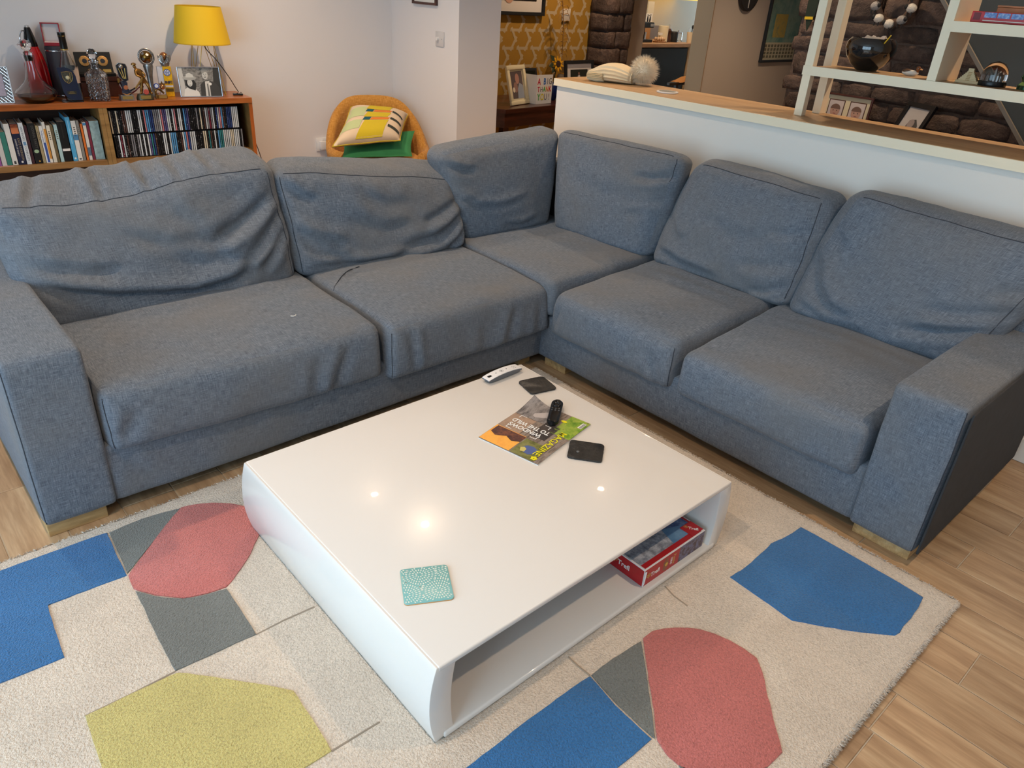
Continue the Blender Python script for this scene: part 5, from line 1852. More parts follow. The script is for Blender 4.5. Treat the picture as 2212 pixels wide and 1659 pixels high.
# tall football trophy
t = std('football_trophy', 'silver football trophy with large bronze ball on a tapered stem', 'trophy', 1.432, 4.605, math.radians(-10))
B().lathe([(0, 0), (0.034, 0), (0.030, 0.020), (0, 0.020)], 20).build('base', SILVER, t)
B().lathe([(0.022, 0.020), (0.014, 0.06), (0.016, 0.11), (0.026, 0.155), (0.024, 0.168), (0, 0.165)], 20).build('stem', SILVER, t)
B().tube([(0.038 * math.sin(a) - 0.003, -0.006 + 0.004 * math.cos(a), 0.204 + 0.040 * math.cos(a)) for a in [2 * math.pi * k / 28 for k in range(28)]], 0.005, 8, True).build('halo', SILVER, t)
q = B().sphere((-0.003, -0.006, 0.204), 0.032, 24).build('ball', mat('ball_bronze', (130, 96, 44), 0.22, 0.9), t)
pent = [(0.0085 * math.cos(2 * math.pi * k / 5 + 0.3), 0.0085 * math.sin(2 * math.pi * k / 5 + 0.3)) for k in range(5)]
for dv in ((0.1, -0.9, 0.45), (-0.6, -0.75, -0.25), (0.65, -0.7, -0.25), (0.0, -0.8, -0.75), (-0.55, -0.6, 0.6), (0.75, -0.3, 0.5)):
    d = Vector(dv).normalized()
    Mx = T(*(Vector((-0.003, -0.006, 0.204)) + d * 0.0312)) @ d.to_track_quat('Z', 'Y').to_matrix().to_4x4()
    B().prism(pent, 0, 0.0012, M=Mx).build('ball_panel', SILVER, q, False)

# goalkeeper glove trophy on a yellow plinth
t = std('goalkeeper_trophy', 'yellow plinth trophy topped by silver gloves catching a ball', 'trophy', 1.512, 4.585, math.radians(-12))
B().box(-0.040, 0.030, -0.004, 0.036, 0, 0.156, 0.001).build('plinth', mat('plinth_white', (216, 218, 226), 0.3), t, False)
B().box(-0.012, 0.032, -0.009, -0.004, 0, 0.158, 0.001).build('yellow_face', mat('plinth_yellow', (222, 172, 16), 0.4, var=0.25, vscale=60), t, False)
B().lathe([(0.018, 0), (0, 0.0005)], 28, T(0.008, -0.0095, 0.126) @ Matrix.Rotation(math.pi / 2, 4, 'X')).build('club_badge', mat('badge_blue', (44, 70, 150), 0.4), t, False)
B().lathe([(0.0145, 0), (0, 0.0006)], 28, T(0.008, -0.0100, 0.126) @ Matrix.Rotation(math.pi / 2, 4, 'X')).build('badge_field', mat('badge_white', (216, 222, 232), 0.4), t, False)
for k in range(6):
    a = math.pi / 3 * k + 0.3
    r_ = 0.0088 if k < 5 else 0.0
    a = 2 * math.pi * k / 5
    B().lathe([(0.0036, 0), (0, 0.0004)], 10, T(0.008 + r_ * math.sin(a), -0.0106, 0.126 + r_ * math.cos(a)) @ Matrix.Rotation(math.pi / 2, 4, 'X')).build('badge_spot', mat('badge_blue', (44, 70, 150), 0.4), t, False)
text('BHJFC', 0.0175, mat('letter_navy', (30, 44, 96), 0.4), t, frame((0.010, -0.0105, 0.076), (1, 0, 0), (0, 0, 1)), sx=0.82, bold=0.0005)
B().box(-0.010, 0.030, -0.0098, -0.009, 0.050, 0.060).build('print_line', mat('badge_white', (216, 222, 232), 0.4), t, False)
B().box(-0.010, 0.030, -0.0100, -0.009, 0.026, 0.044).build('name_plate', mat('plate_bronze', (110, 90, 40), 0.4, 0.5), t, False)
B().sphere((0.006, 0.010, 0.208), 0.021, 18).build('ball', mat('ball_copper', (170, 116, 76), 0.28, 0.8), t)
B().lathe([(0.020, 0.157), (0.026, 0.172), (0.024, 0.184), (0.016, 0.19), (0, 0.19)], 16, T(0.006, 0.010, 0)).build('cuff', SILVER, t)
for sx in (-1, 1):
    for k in range(4):
        x = 0.006 + sx * (0.006 + 0.0065 * k)
        B().tube(spline([(x * 0.6, -0.012, 0.176), (0.006 + sx * (0.010 + 0.006 * k), -0.015 + 0.003 * k, 0.195), (0.006 + sx * (0.013 + 0.005 * k), -0.010 + 0.004 * k, 0.214)], 5), 0.0048, 8).build('glove_finger', SILVER, t)

# little star trophy
t = std('star_trophy', 'small bronze star trophy with ball and blue badge', 'trophy', 1.450, 4.520, math.radians(-8))
B().box(-0.030, 0.030, -0.014, 0.014, 0, 0.020, 0.002).build('base', BRONZE, t, False)
B().box(-0.014, 0.026, -0.0155, -0.014, 0.003, 0.017).build('name_plate', GOLD, t, False)
B().tube(spline([(-0.022, 0, 0.018), (-0.026, 0, 0.034), (-0.016, 0, 0.050), (0.0, 0, 0.044), (0.016, 0, 0.026)], 5), 0.006, 8).build('limb', BRONZE, t)
B().sphere((0.012, -0.002, 0.060), 0.014, 16).build('ball', mat('ball_copper', (170, 116, 76), 0.28, 0.8), t)
st = []
for k in range(10):
    a = 2 * math.pi * k / 10 + math.pi / 2
    r_ = 0.020 if k % 2 == 0 else 0.009
    st.append((0.014 + r_ * math.cos(a), 0.070 + r_ * math.sin(a)))
B().prism(st, 0.006, 0.012, M=FR).build('star', BRONZE, t, False)
B().lathe([(0.014, 0), (0, 0.002)], 20, T(-0.018, -0.006, 0.066) @ Matrix.Rotation(math.pi / 2, 4, 'X')).build('badge', mat('badge_blue', (44, 70, 150), 0.4), t)
B().lathe([(0.0095, 0), (0, 0.001)], 20, T(-0.018, -0.0083, 0.066) @ Matrix.Rotation(math.pi / 2, 4, 'X')).build('badge_field', mat('badge_white', (216, 222, 232), 0.4), t)

# striped medal ribbon
t = std('medal_ribbon', 'red, white and navy striped medal ribbon coiled behind trophies', 'ribbon', 1.345, 4.585)
base = spline([(-0.075, 0.03, 0.055), (-0.055, 0.0, 0.012), (-0.01, -0.012, 0.030), (0.02, -0.004, 0.050), (0.038, 0.01, 0.030), (0.02, -0.016, 0.006)], 8)
for k, (rgb, w0, w1) in enumerate((((120, 24, 44), -0.013, -0.005), ((216, 210, 210), -0.005, 0.004), ((30, 32, 56), 0.004, 0.013))):
    b = B()
    vs = [(b.bm.verts.new(p + Vector((0.3, 0.1, 1)) * w0), b.bm.verts.new(p + Vector((0.3, 0.1, 1)) * w1)) for p in [q + Vector((0, 0, 0.013)) for q in base]]
    for a, c in zip(vs, vs[1:]):
        b.bm.faces.new((a[0], c[0], c[1], a[1]))
    bmesh.ops.solidify(b.bm, geom=b.bm.faces[:], thickness=0.0008)
    b.build('ribbon_stripe', mat('ribbon_%d' % k, rgb, 0.5), t)

# black and white wedding photo
t = std('photo_frame', 'silver framed black and white photograph of a couple', 'photo frame', 1.672, 4.508, math.radians(-12))
PM = T(0, 0, 0) @ Matrix.Rotation(math.radians(-10), 4, 'X')
PWd, PHt = 0.228, 0.160
for (x0, x1, z0, z1) in ((-PWd / 2, PWd / 2, 0, 0.005), (-PWd / 2, PWd / 2, PHt - 0.005, PHt), (-PWd / 2, -PWd / 2 + 0.005, 0, PHt), (PWd / 2 - 0.005, PWd / 2, 0, PHt)):
    B().box(x0, x1, -0.004, 0.008, z0, z1, 0.001, M=PM).build('frame_bar', CHROME, t, False)
B().box(-PWd / 2 + 0.004, PWd / 2 - 0.004, 0.0, 0.006, 0.004, PHt - 0.004, M=PM).build('print', photo_mat('bw_bricks', [(46, 46, 44), (104, 102, 98), (150, 148, 142), (70, 70, 66)], 70, (1, 1, 2)), t, False)
def bw(pts, g, nm, o=-0.0004):
    b = B()
    b.prism([(-PWd / 2 + 0.005 + u * (PWd - 0.01), 0.005 + v * (PHt - 0.01)) for u, v in pts], o - 0.0003, o, M=PM @ FR)
    b.build(nm, mat('bw_%d' % g, (g, g, int(g * 0.97)), 0.5), t, False)
def blob(cx, cy, rx, ry, n=16, a0=0):
    return [(cx + rx * math.cos(2 * math.pi * k / n + a0), cy + ry * math.sin(2 * math.pi * k / n + a0)) for k in range(n)]
bw([(0, 0), (0.13, 0), (0.10, 1), (0, 1)], 196, 'curtain_print')
bw([(0.80, 0), (1, 0), (1, 1), (0.86, 1)], 52, 'door_print')
bw([(0.48, 0), (0.50, 0.40), (0.58, 0.52), (0.70, 0.56), (0.88, 0.46), (0.96, 0.30), (0.98, 0)], 62, 'suit_print', -0.0008)
bw([(0.60, 0), (0.62, 0.52), (0.73, 0.54), (0.72, 0)], 210, 'shirt_print', -0.0012)
bw([(0.655, 0), (0.66, 0.44), (0.69, 0.44), (0.70, 0)], 110, 'tie_print', -0.0016)
bw(blob(0.64, 0.74, 0.072, 0.15), 200, 'face_print', -0.0012)
bw([(0.57, 0.78), (0.56, 0.92), (0.63, 0.99), (0.71, 0.93), (0.72, 0.80), (0.66, 0.86)], 150, 'hair_print', -0.0016)
bw(blob(0.745, 0.43, 0.035, 0.05), 232, 'buttonhole_print', -0.0016)
for ex_ in (0.612, 0.668):
    bw(blob(ex_, 0.775, 0.012, 0.014, 8), 60, 'eye_print', -0.0020)
bw([(0.632, 0.755), (0.648, 0.755), (0.654, 0.715), (0.630, 0.715)], 168, 'nose_print', -0.0020)
bw([(0.612, 0.675), (0.668, 0.685), (0.664, 0.660), (0.618, 0.655)], 80, 'mouth_print', -0.0020)
bw([(0.06, 0), (0.10, 0.24), (0.20, 0.34), (0.34, 0.30), (0.44, 0.14), (0.46, 0)], 222, 'dress_print', -0.0010)
bw([(0.15, 0.60), (0.13, 0.40), (0.20, 0.28), (0.36, 0.20), (0.40, 0.44), (0.34, 0.60)], 40, 'dark_hair_print', -0.0014)
bw(blob(0.245, 0.47, 0.062, 0.13), 214, 'face_print', -0.0018)
for ex_ in (0.222, 0.268):
    bw(blob(ex_, 0.50, 0.010, 0.012, 8), 60, 'eye_print', -0.0022)
bw([(0.222, 0.40), (0.266, 0.405), (0.262, 0.385), (0.228, 0.38)], 90, 'mouth_print', -0.0022)
bw(blob(0.25, 0.64, 0.165, 0.085, 18, 0), 170, 'hat_brim_print', -0.0020)
bw([(0.16, 0.66), (0.18, 0.78), (0.26, 0.82), (0.34, 0.76), (0.36, 0.66)], 206, 'hat_crown_print', -0.0024)

# table lamp
t = std('table_lamp', 'yellow drum-shade table lamp on thin brass hairpin legs', 'lamp', 1.752, 4.612)
sh_ = B().lathe([(0.1525, 0.272), (0.120, 0.462), (0.1185, 0.462), (0.151, 0.272), (0.1525, 0.272)], 56).build('shade', mat('shade_yellow', (238, 196, 36), 0.7, bump=0.15, bscale=400), t, True, 60)
B().lathe([(0.1528, 0.271), (0.1532, 0.275), (0.1521, 0.277)], 56).build('shade_trim', mat('shade_trim', (216, 172, 28), 0.6), sh_)
B().tube([(0.060 * math.cos(a), 0.060 * math.sin(a), 0.266) for a in [2 * math.pi * k / 32 for k in range(32)]], 0.0030, 6, True).build('hoop', GOLDW, t)
for k in range(4):
    a = math.radians(38 + 90 * k)
    f = Vector((0.112 * math.cos(a), 0.112 * math.sin(a), 0.003))
    p0 = Vector((0.060 * math.cos(a - 0.55), 0.060 * math.sin(a - 0.55), 0.266))
    p1 = Vector((0.060 * math.cos(a + 0.55), 0.060 * math.sin(a + 0.55), 0.266))
    tg = Vector((-math.sin(a), math.cos(a), 0)) * 0.003
    B().tube([p0, f - tg, f + Vector((math.cos(a), math.sin(a), 0)) * 0.003, f + tg, p1], 0.0018, 6).build('leg', GOLDW, t)
B().lathe([(0, 0.262), (0.016, 0.262), (0.016, 0.330), (0, 0.330)], 16).build('bulb_holder', BLACK, t)
for k in range(3):
    a = 2 * math.pi * k / 3 + 0.4
    B().cyl((0.014 * math.cos(a), 0.014 * math.sin(a), 0.268), (0.060 * math.cos(a), 0.060 * math.sin(a), 0.266), 0.0018, None, 6).build('spoke', GOLDW, t)
B().lathe([(0.012, 0.330), (0.016, 0.345), (0.028, 0.375), (0.022, 0.400), (0, 0.408)], 20).build('bulb', mat('bulb_white', (236, 232, 224), 0.3), t)
LI = (T(1.752, 4.612, Z0) @ Matrix.Rotation(-ANG, 4, 'Z')).inverted()
B().tube([LI @ p for p in spline([(1.738, 4.548, 0.998), (1.745, 4.535, 0.975), (1.790, 4.535, 0.925), (1.852, 4.548, 0.840), (1.905, 4.590, 0.770), (1.938, 4.630, 0.7375)], 8)], 0.0026, 6).build('cable', mat('cable_grey', (58, 54, 48), 0.5), t)
tag(B().tube(spline([(1.956, 4.638, 0.735), (1.962, 4.640, 0.660), (1.985, 4.640, 0.520), (2.020, 4.640, 0.420), (2.045, 4.640, 0.320), (2.060, 4.640, 0.200), (2.065, 4.640, 0.003)], 8), 0.0026, 6).build('power_cable', MATS['cable_grey']),
    'thin dark cable hanging down beside the right end of the bookcase', 'cable')
t = std('mobile_phone', 'black phone lying beside the lamp foot on the bookcase', 'phone', 1.893, 4.530, math.radians(-20))
B().box(-0.030, 0.026, -0.022, 0.024, 0, 0.009, 0.003).build('case', BLACK, t)
B().box(-0.027, 0.023, -0.019, 0.021, 0.009, 0.0094).build('screen', mat('screen_black', (6, 6, 8), 0.05), t, False)

# ================================================================== ARMCHAIR IN THE CORNER
def armchair():
    t = thing('armchair', 'mustard yellow tub armchair in the corner behind the sofa', 'armchair', (2.655, 4.215, 0), math.radians(-24))
    n, m = 48, 14
    A0, A1 = math.radians(-38), math.radians(218)      # opening towards -Y

    def height(a):
        k = (math.sin(a) + 0.1) / 1.1
        k = max(0.0, min(1.0, k))
        return 0.415 + 0.270 * (k * k * (3 - 2 * k))

    def shell(a, v, side):
        ro, ri = 0.335, 0.280
        taper = 0.90 + 0.10 * v
        r_ = (ro if side else ri) * taper
        ex, ey = 1.0, 1.0
        z_ = 0.16 + (height(a) - 0.16) * v
        return Vector((r_ * math.cos(a) * ex, r_ * math.sin(a) * ey, z_))

    b = B()
    prof = [(1, k / m) for k in range(m + 1)] + [(0.5, 1.0)] + [(0, 1 - k / m) for k in range(m + 1)]
    rings = []
    for i in range(n + 1):
        a = A0 + (A1 - A0) * i / n
        ring = []
        for sd, v in prof:
            if sd == 0.5:
                p = (shell(a, 1, 1) + shell(a, 1, 0)) / 2 + Vector((0, 0, 0.020))
            else:
                p = shell(a, v, sd)
                if v > 0.97:
                    mid = (shell(a, 1, 1) + shell(a, 1, 0)) / 2
                    p = p.lerp(mid, 0.12)
            ring.append(b.bm.verts.new(p))
        rings.append(ring)
    for i in range(n):
        for k in range(len(prof)):
            k2 = (k + 1) % len(prof)
            b.bm.faces.new((rings[i][k], rings[i + 1][k], rings[i + 1][k2], rings[i][k2]))
    b.bm.faces.new(rings[0])
    b.bm.faces.new(rings[-1][::-1])
    b.build('shell', MUSTARD, t, True, 60)
    B().lathe([(0, 0.30), (0.25, 0.30), (0.270, 0.33), (0.270, 0.365), (0.24, 0.385), (0, 0.392)], 40, T(0, -0.03, 0) @ Matrix.Diagonal((1, 1.08, 1, 1))).build('seat_cushion', MUSTARD, t)
    B().lathe([(0, 0.16), (0.265, 0.16), (0.285, 0.299), (0, 0.299)], 40, T(0, -0.02, 0) @ Matrix.Diagonal((1, 1.05, 1, 1))).build('base', MUSTARD, t)
    for sx in (-1, 1):
        for sy in (-1, 1):
            B().cyl((sx * 0.20, sy * 0.20, 0.16), (sx * 0.235, sy * 0.235, 0.0), 0.018, 0.011, 12).build('leg', OAKFOOT, t)


armchair()


def pillow(name, label, cat, c4, thick, base_mat, patches=(), piping=None, seed=0):
    """c4: BL BR TR TL world corners of the pillow's mid plane"""
    K = [Vector(c) for c in c4]
    O = sum(K, Vector((0, 0, 0))) / 4
    K = [k - O for k in K]
    nrm = ((K[1] - K[0]).cross(K[3] - K[0])).normalized()
    t = thing(name, label, cat, O)

    def mid(u, v):
        return K[0] * (1 - u) * (1 - v) + K[1] * u * (1 - v) + K[2] * u * v + K[3] * (1 - u) * v

    def surf(u, v, o=0.0, side=1):
        uu, vv = 2 * u - 1, 2 * v - 1
        # edges drawn in between the corners
        p = mid(0.5 + (u - 0.5) * (1 - 0.055 * (1 - vv * vv)), 0.5 + (v - 0.5) * (1 - 0.055 * (1 - uu * uu)))
        h_ = thick / 2 * (max(0, 1 - uu ** 4) * max(0, 1 - vv ** 4)) ** 0.55
        w_ = mnoise.noise_vector((p + O) * 7 + Vector((seed, 0, 0)))
        if side < 0:
            h_ *= 0.5
        return p + nrm * side * (h_ + o) + w_ * 0.006

    b = B()
    n = 28
    top = [[b.bm.verts.new(surf(i / n, j / n)) for j in range(n + 1)] for i in range(n + 1)]
    bot = [[(top[i][j] if i in (0, n) or j in (0, n) else b.bm.verts.new(surf(i / n, j / n, 0, -1))) for j in range(n + 1)] for i in range(n + 1)]
    for i in range(n):
        for j in range(n):
            b.bm.faces.new((top[i][j], top[i + 1][j], top[i + 1][j + 1], top[i][j + 1]))
            b.bm.faces.new((bot[i][j], bot[i][j + 1], bot[i + 1][j + 1], bot[i + 1][j]))
    b.build('cover', base_mat, t, True, 80)
    for (u0, u1, v0, v1, skew, m_, nm, side) in patches:
        nu, nv = max(2, int((u1 - u0) * 24)), max(2, int((v1 - v0) * 24))
        b = B()
        g = [[b.bm.verts.new(surf(min(1, max(0, u0 + (u1 - u0) * i / nu + (skew * (j / nv) if not isinstance(skew, tuple) else 0))), v0 + (v1 - v0) * j / nv + (skew[0] * i / nu if isinstance(skew, tuple) else 0), 0.0016, side)) for j in range(nv + 1)] for i in range(nu + 1)]
        for i in range(nu):
            for j in range(nv):
                b.bm.faces.new((g[i][j], g[i + 1][j], g[i + 1][j + 1], g[i][j + 1]))
        b.build(nm, m_, t, True, 80)
    if piping:
        path = [surf(i / n, 0) for i in range(n)] + [surf(1, i / n) for i in range(n)] + [surf(1 - i / n, 1) for i in range(n)] + [surf(0, 1 - i / n) for i in range(n)]
        B().tube(path, 0.0035, 6, True).build('piping', piping, t)
    return t


PG = mat('print_pale_green', (190, 202, 150), 0.9)
PY = mat('print_yellow', (208, 184, 40), 0.9)
PO = mat('print_orange', (222, 128, 48), 0.9)
PT = mat('print_teal', (28, 88, 96), 0.9)
PK = mat('print_charcoal', (56, 60, 52), 0.9)
pat = []
for (va, vb) in ((0.18, 0.40), (0.50, 0.78)):
    pat.append((0.01, 0.30, va, vb, 0.0, PG, 'green_block', 1))
for (va, vb) in ((0.02, 0.38), (0.47, 0.62), (0.71, 0.90)):
    pat.append((0.30, 0.70, va, vb, 0.04, PY, 'yellow_block', 1))
for v_ in (0.385, 0.625):
    pat.append((0.30, 0.42, v_, v_ + 0.082, 0.02, PT, 'teal_block', 1))
    pat.append((0.425, 0.72, v_ + 0.008, v_ + 0.075, 0.03, PO, 'orange_bar', 1))
for v_ in (0.12, 0.34, 0.58):
    pat.append((0.755, 0.965, v_ + 0.07, v_ + 0.135, (-0.11,), PK, 'dark_stripe', 1))
pat += [(0.02, 0.30, 0.02, 0.20, 0, PG, 'green_block', -1), (0.32, 0.72, 0.02, 0.22, 0, PY, 'yellow_block', -1), (0.74, 0.90, 0.02, 0.10, 0, PK, 'dark_stripe', -1)]
pillow('cushion', 'patterned yellow, green and orange cushion on the mustard armchair', 'cushion',
       [(2.205, 4.000, 0.507), (2.655, 3.965, 0.512), (2.925, 4.270, 0.610), (2.545, 4.350, 0.662)], 0.145, mat('cushion_cream', (222, 200, 172), 0.9), pat, mat('piping_yellow', (196, 172, 40), 0.8), 3)
pillow('cushion', 'plain green cushion under the patterned one on the armchair', 'cushion',
       [(2.270, 4.020, 0.430), (2.740, 3.960, 0.410), (2.920, 4.190, 0.512), (2.440, 4.300, 0.480)], 0.070, mat('cushion_green', (56, 136, 84), 0.9, var=0.08, vscale=10), (), None, 9)

# ================================================================== ON THE WALLS
def on_wall(lx, lz, ly=0.2995):
    p = BCM @ Vector((lx, ly, lz))
    return p


t = thing('wall_socket', 'white double wall socket with plug left of the armchair', 'socket', on_wall(0.575, 0.380), -ANG)
B().box(-0.073, 0.073, -0.010, 0.0, -0.043, 0.043, 0.003).build('plate', WHITEP, t)
B().box(-0.055, -0.010, -0.040, -0.010, -0.030, 0.024, 0.005).build('plug', WHITEP, t)
B().box(-0.030, -0.018, -0.013, -0.010, 0.026, 0.036).build('switch', WHITEP, t, False)
B().box(0.030, 0.042, -0.013, -0.010, 0.026, 0.036).build('switch', WHITEP, t, False)

t = thing('dimmer_switch', 'white dimmer switch on the white pier wall', 'switch', (3.0405, 4.080, 1.078), -math.pi / 2)
B().box(-0.043, 0.043, -0.007, 0.0, -0.043, 0.043, 0.003).build('plate', mat('switch_plate', (214, 210, 208), 0.35), t)
B().lathe([(0.0115, 0), (0.0105, 0.014), (0, 0.015)], 20, T(-0.014, -0.007, 0) @ Matrix.Rotation(math.pi / 2, 4, 'X')).build('knob', WHITEP, t)
B().lathe([(0.003, 0), (0, 0.001)], 10, T(0.026, -0.007, 0) @ Matrix.Rotation(math.pi / 2, 4, 'X')).build('screw', mat('grey_mark', (150, 150, 150), 0.5), t)

t = thing('picture_frame', 'brown framed picture high on the white pier', 'picture', (3.0405, 4.235, 1.262), -math.pi / 2)
for (x0, x1, z0, z1) in ((-0.128, 0.128, 0, 0.014), (-0.128, 0.128, 0.286, 0.30), (-0.128, -0.114, 0.014, 0.286), (0.114, 0.128, 0.014, 0.286)):
    B().box(x0, x1, -0.018, 0.0, z0, z1, 0.001).build('frame_bar', DARKWOOD, t, False)
B().box(-0.114, 0.114, -0.008, -0.001, 0.014, 0.286).build('mount', PAPER, t, False)

t = thing('picture_frame', 'black framed portrait with wide mount on the ochre wallpaper', 'picture', (4.222, 4.7190, 1.200), 0)
for (x0, x1, z0, z1) in ((-0.30, 0.30, 0, 0.024), (-0.30, 0.30, 0.426, 0.45), (-0.30, -0.276, 0.024, 0.426), (0.276, 0.30, 0.024, 0.426)):
    B().box(x0, x1, -0.030, 0.0, z0, z1, 0.002).build('frame_bar', BLACKM, t, False)
B().box(-0.276, 0.276, -0.012, -0.001, 0.024, 0.426).build('mount', mat('mount_white', (220, 212, 204), 0.7), t, False)
B().box(-0.200, 0.215, -0.014, -0.012, 0.100, 0.370).build('print', mat('print_dark', (30, 26, 26), 0.4), t, False)
B().lathe([(0.07, 0), (0, 0.0006)], 20, T(-0.07, -0.0142, 0.150) @ Matrix.Rotation(math.pi / 2, 4, 'X') @ Matrix.Diagonal((0.8, 1, 1, 1))).build('hand_print', mat('skin_print', (206, 160, 136), 0.5), t, False)

t = thing('thermostat', 'white control box on the ochre wallpaper beside dried stems', 'thermostat', (4.782, 4.7190, 1.212), 0)
B().box(-0.043, 0.043, -0.016, 0.0, -0.045, 0.045, 0.003).build('box', mat('box_cream', (214, 204, 190), 0.5), t)
B().tube([(-0.03, -0.0165, -0.004), (-0.01, -0.0165, 0.004), (0.01, -0.0165, -0.002), (0.034, -0.0165, 0.003)], 0.002, 5).build('grille', mat('grey_mark', (150, 150, 150), 0.5), t)

t = thing('wall_clock', 'round dark grey wall clock at the top of the picture', 'clock', (7.385, 4.7190, 1.475), 0)
B().lathe([(0, 0.0), (0.172, 0.0), (0.172, 0.024), (0.165, 0.030), (0, 0.030)], 48, Matrix.Rotation(math.pi / 2, 4, 'X')).build('case', mat('clock_grey', (52, 50, 50), 0.5), t)
B().tube([(0.163 * math.cos(a), -0.031, 0.163 * math.sin(a)) for a in [2 * math.pi * k / 48 for k in range(48)]], 0.004, 6, True).build('rim', mat('clock_rim', (34, 34, 34), 0.4), t)
B().box(-0.005, 0.005, -0.034, -0.030, -0.14, 0.0).build('minute_hand', PAPER, t, False)
B().box(-0.09, 0.0, -0.037, -0.034, -0.006, 0.006).build('hour_hand', PAPER, t, False)

t = thing('picture_frame', 'tall black framed blue and ochre picture above a calendar', 'picture', (8.19, 4.7190, 0.815), 0)
for (x0, x1, z0, z1) in ((-0.36, 0.36, 0, 0.024), (-0.36, 0.36, 0.796, 0.82), (-0.36, -0.334, 0.024, 0.796), (0.334, 0.36, 0.024, 0.796)):
    B().box(x0, x1, -0.030, 0.0, z0, z1, 0.002).build('frame_bar', mat('frame_slate', (48, 54, 60), 0.5), t, False)
B().box(-0.334, 0.334, -0.012, -0.001, 0.200, 0.796).build('print', photo_mat('art_meadow', [(66, 110, 110), (110, 158, 150), (150, 184, 170), (90, 130, 110)], 6), t, False)
B().box(-0.20, 0.05, -0.0135, -0.012, 0.25, 0.48).build('ochre_print', photo_mat('art_ochre', [(160, 150, 90), (206, 186, 100), (120, 150, 120)], 12), t, False)
B().box(-0.334, 0.334, -0.012, -0.001, 0.024, 0.200).build('calendar_sheet', mat('calendar_paper', (206, 202, 176), 0.7), t, False)
cg = B()
for i in range(10):
    for j in range(4):
        cg.box(-0.31 + i * 0.064, -0.268 + i * 0.064, -0.0128, -0.012, 0.045 + j * 0.036, 0.072 + j * 0.036)
cg.build('calendar_grid', mat('calendar_ink', (120, 120, 104), 0.7), t, False)['kind'] = 'stuff'

# ================================================================== SIDE TABLE AND WHAT STANDS ON IT
SZ = 0.63
t = thing('side_table', 'dark mahogany side table against the ochre wallpaper', 'table', (0, 0, 0))
B().prism([(3.44, 4.26), (3.62, 4.08), (4.80, 4.175), (4.80, 4.68), (3.44, 4.68)], SZ - 0.028, SZ, bev=0.004).build('top', DARKWOOD, t, False)
B().prism([(3.47, 4.28), (3.64, 4.11), (4.77, 4.20), (4.77, 4.66), (3.47, 4.66)], SZ - 0.130, SZ - 0.0282).build('apron', DARKWOOD, t, False)
for (x, y) in ((3.70, 4.185), (4.72, 4.26), (3.52, 4.60), (4.72, 4.60)):
    B().lathe([(0.032, 0), (0.024, 0.03), (0.034, 0.10), (0.036, SZ - 0.1305), (0, SZ - 0.1305)], 4, T(x, y, 0)).build('leg', DARKWOOD, t, False)

t = thing('photo_frame', 'cream framed portrait photograph leaning on the side table', 'photo frame', (3.885, 4.225, SZ + 0.001), math.radians(14))
FM = Matrix.Rotation(math.radians(-15), 4, 'X')
CF = mat('frame_cream', (226, 214, 178), 0.5)
for (x0, x1, z0, z1) in ((-0.118, 0.118, 0, 0.030), (-0.118, 0.118, 0.240, 0.270), (-0.118, -0.086, 0.030, 0.240), (0.086, 0.118, 0.030, 0.240)):
    B().box(x0, x1, -0.012, 0.008, z0, z1, 0.004, M=FM).build('frame_bar', CF, t)
B().box(-0.086, 0.086, -0.001, 0.004, 0.030, 0.240, M=FM).build('mount', mat('frame_beige', (206, 196, 168), 0.6), t, False)
def pp(pts, rgb, nm, o, parent, M_):
    B().prism(pts, o - 0.0004, o, M=M_ @ FR).build(nm, mat('pp_%d_%d_%d' % rgb, rgb, 0.4), parent, False)
pp([(-0.074, 0.044), (0.074, 0.044), (0.074, 0.228), (-0.074, 0.228)], (96, 84, 84), 'print', -0.0012, t, FM)
pp([(-0.01, 0.044), (0.000, 0.110), (0.030, 0.150), (0.070, 0.130), (0.074, 0.044)], (150, 158, 172), 'shirt_print', -0.0018, t, FM)
pp([(0.005 + 0.026 * math.cos(2 * math.pi * k / 14), 0.178 + 0.036 * math.sin(2 * math.pi * k / 14)) for k in range(14)], (176, 132, 118), 'face_print', -0.0024, t, FM)
pp([(-0.026 + 0.026 * math.cos(2 * math.pi * k / 14), 0.120 + 0.036 * math.sin(2 * math.pi * k / 14)) for k in range(14)], (150, 116, 104), 'face_print', -0.0026, t, FM)
pp([(-0.052 + 0.015 * math.cos(2 * math.pi * k / 14), 0.104 + 0.018 * math.sin(2 * math.pi * k / 14)) for k in range(14)], (216, 206, 186), 'face_print', -0.0028, t, FM)
B().box(-0.02, 0.02, 0.012, 0.060, 0.0, 0.008).build('strut', CF, t, False)

t = thing('greeting_card', 'folded white card with colourful thank-you lettering', 'card', (4.098, 4.200, SZ + 0.001), math.radians(2))
B().box(-0.083, 0.083, 0.0, 0.0012, 0, 0.202).build('front_panel', PAPER, t, False)
B().box(0.0, 0.150, 0.0, 0.0012, 0, 0.202, M=T(-0.083, 0.0015, 0) @ Matrix.Rotation(math.radians(100), 4, 'Z')).build('back_panel', PAPER, t, False)
CC = {'r': (200, 30, 60), 'b': (40, 110, 190), 'k': (70, 70, 70), 'g': (70, 170, 60), 'y': (226, 206, 40), 'o': (226, 140, 40)}
for (word, cols, z_, size, dx) in (('A BIG', 'r bkk', 0.154, 0.062, 0.030), ('THANK', 'rkgor', 0.100, 0.052, 0.030), ('YOU!', 'gykk', 0.046, 0.064, 0.036)):
    n = len(word)
    for i, ch in enumerate(word):
        if ch == ' ':
            continue
        c = CC[cols[i]]
        text(ch, size, mat('card_%d_%d_%d' % c, c, 0.5), t, frame(((i - (n - 1) / 2) * dx, -0.0006, z_), (1, 0, 0), (0, 0, 1)), sx=0.75, bold=0.0012 if cols[i] != 'k' else 0.0, extrude=0.0003)

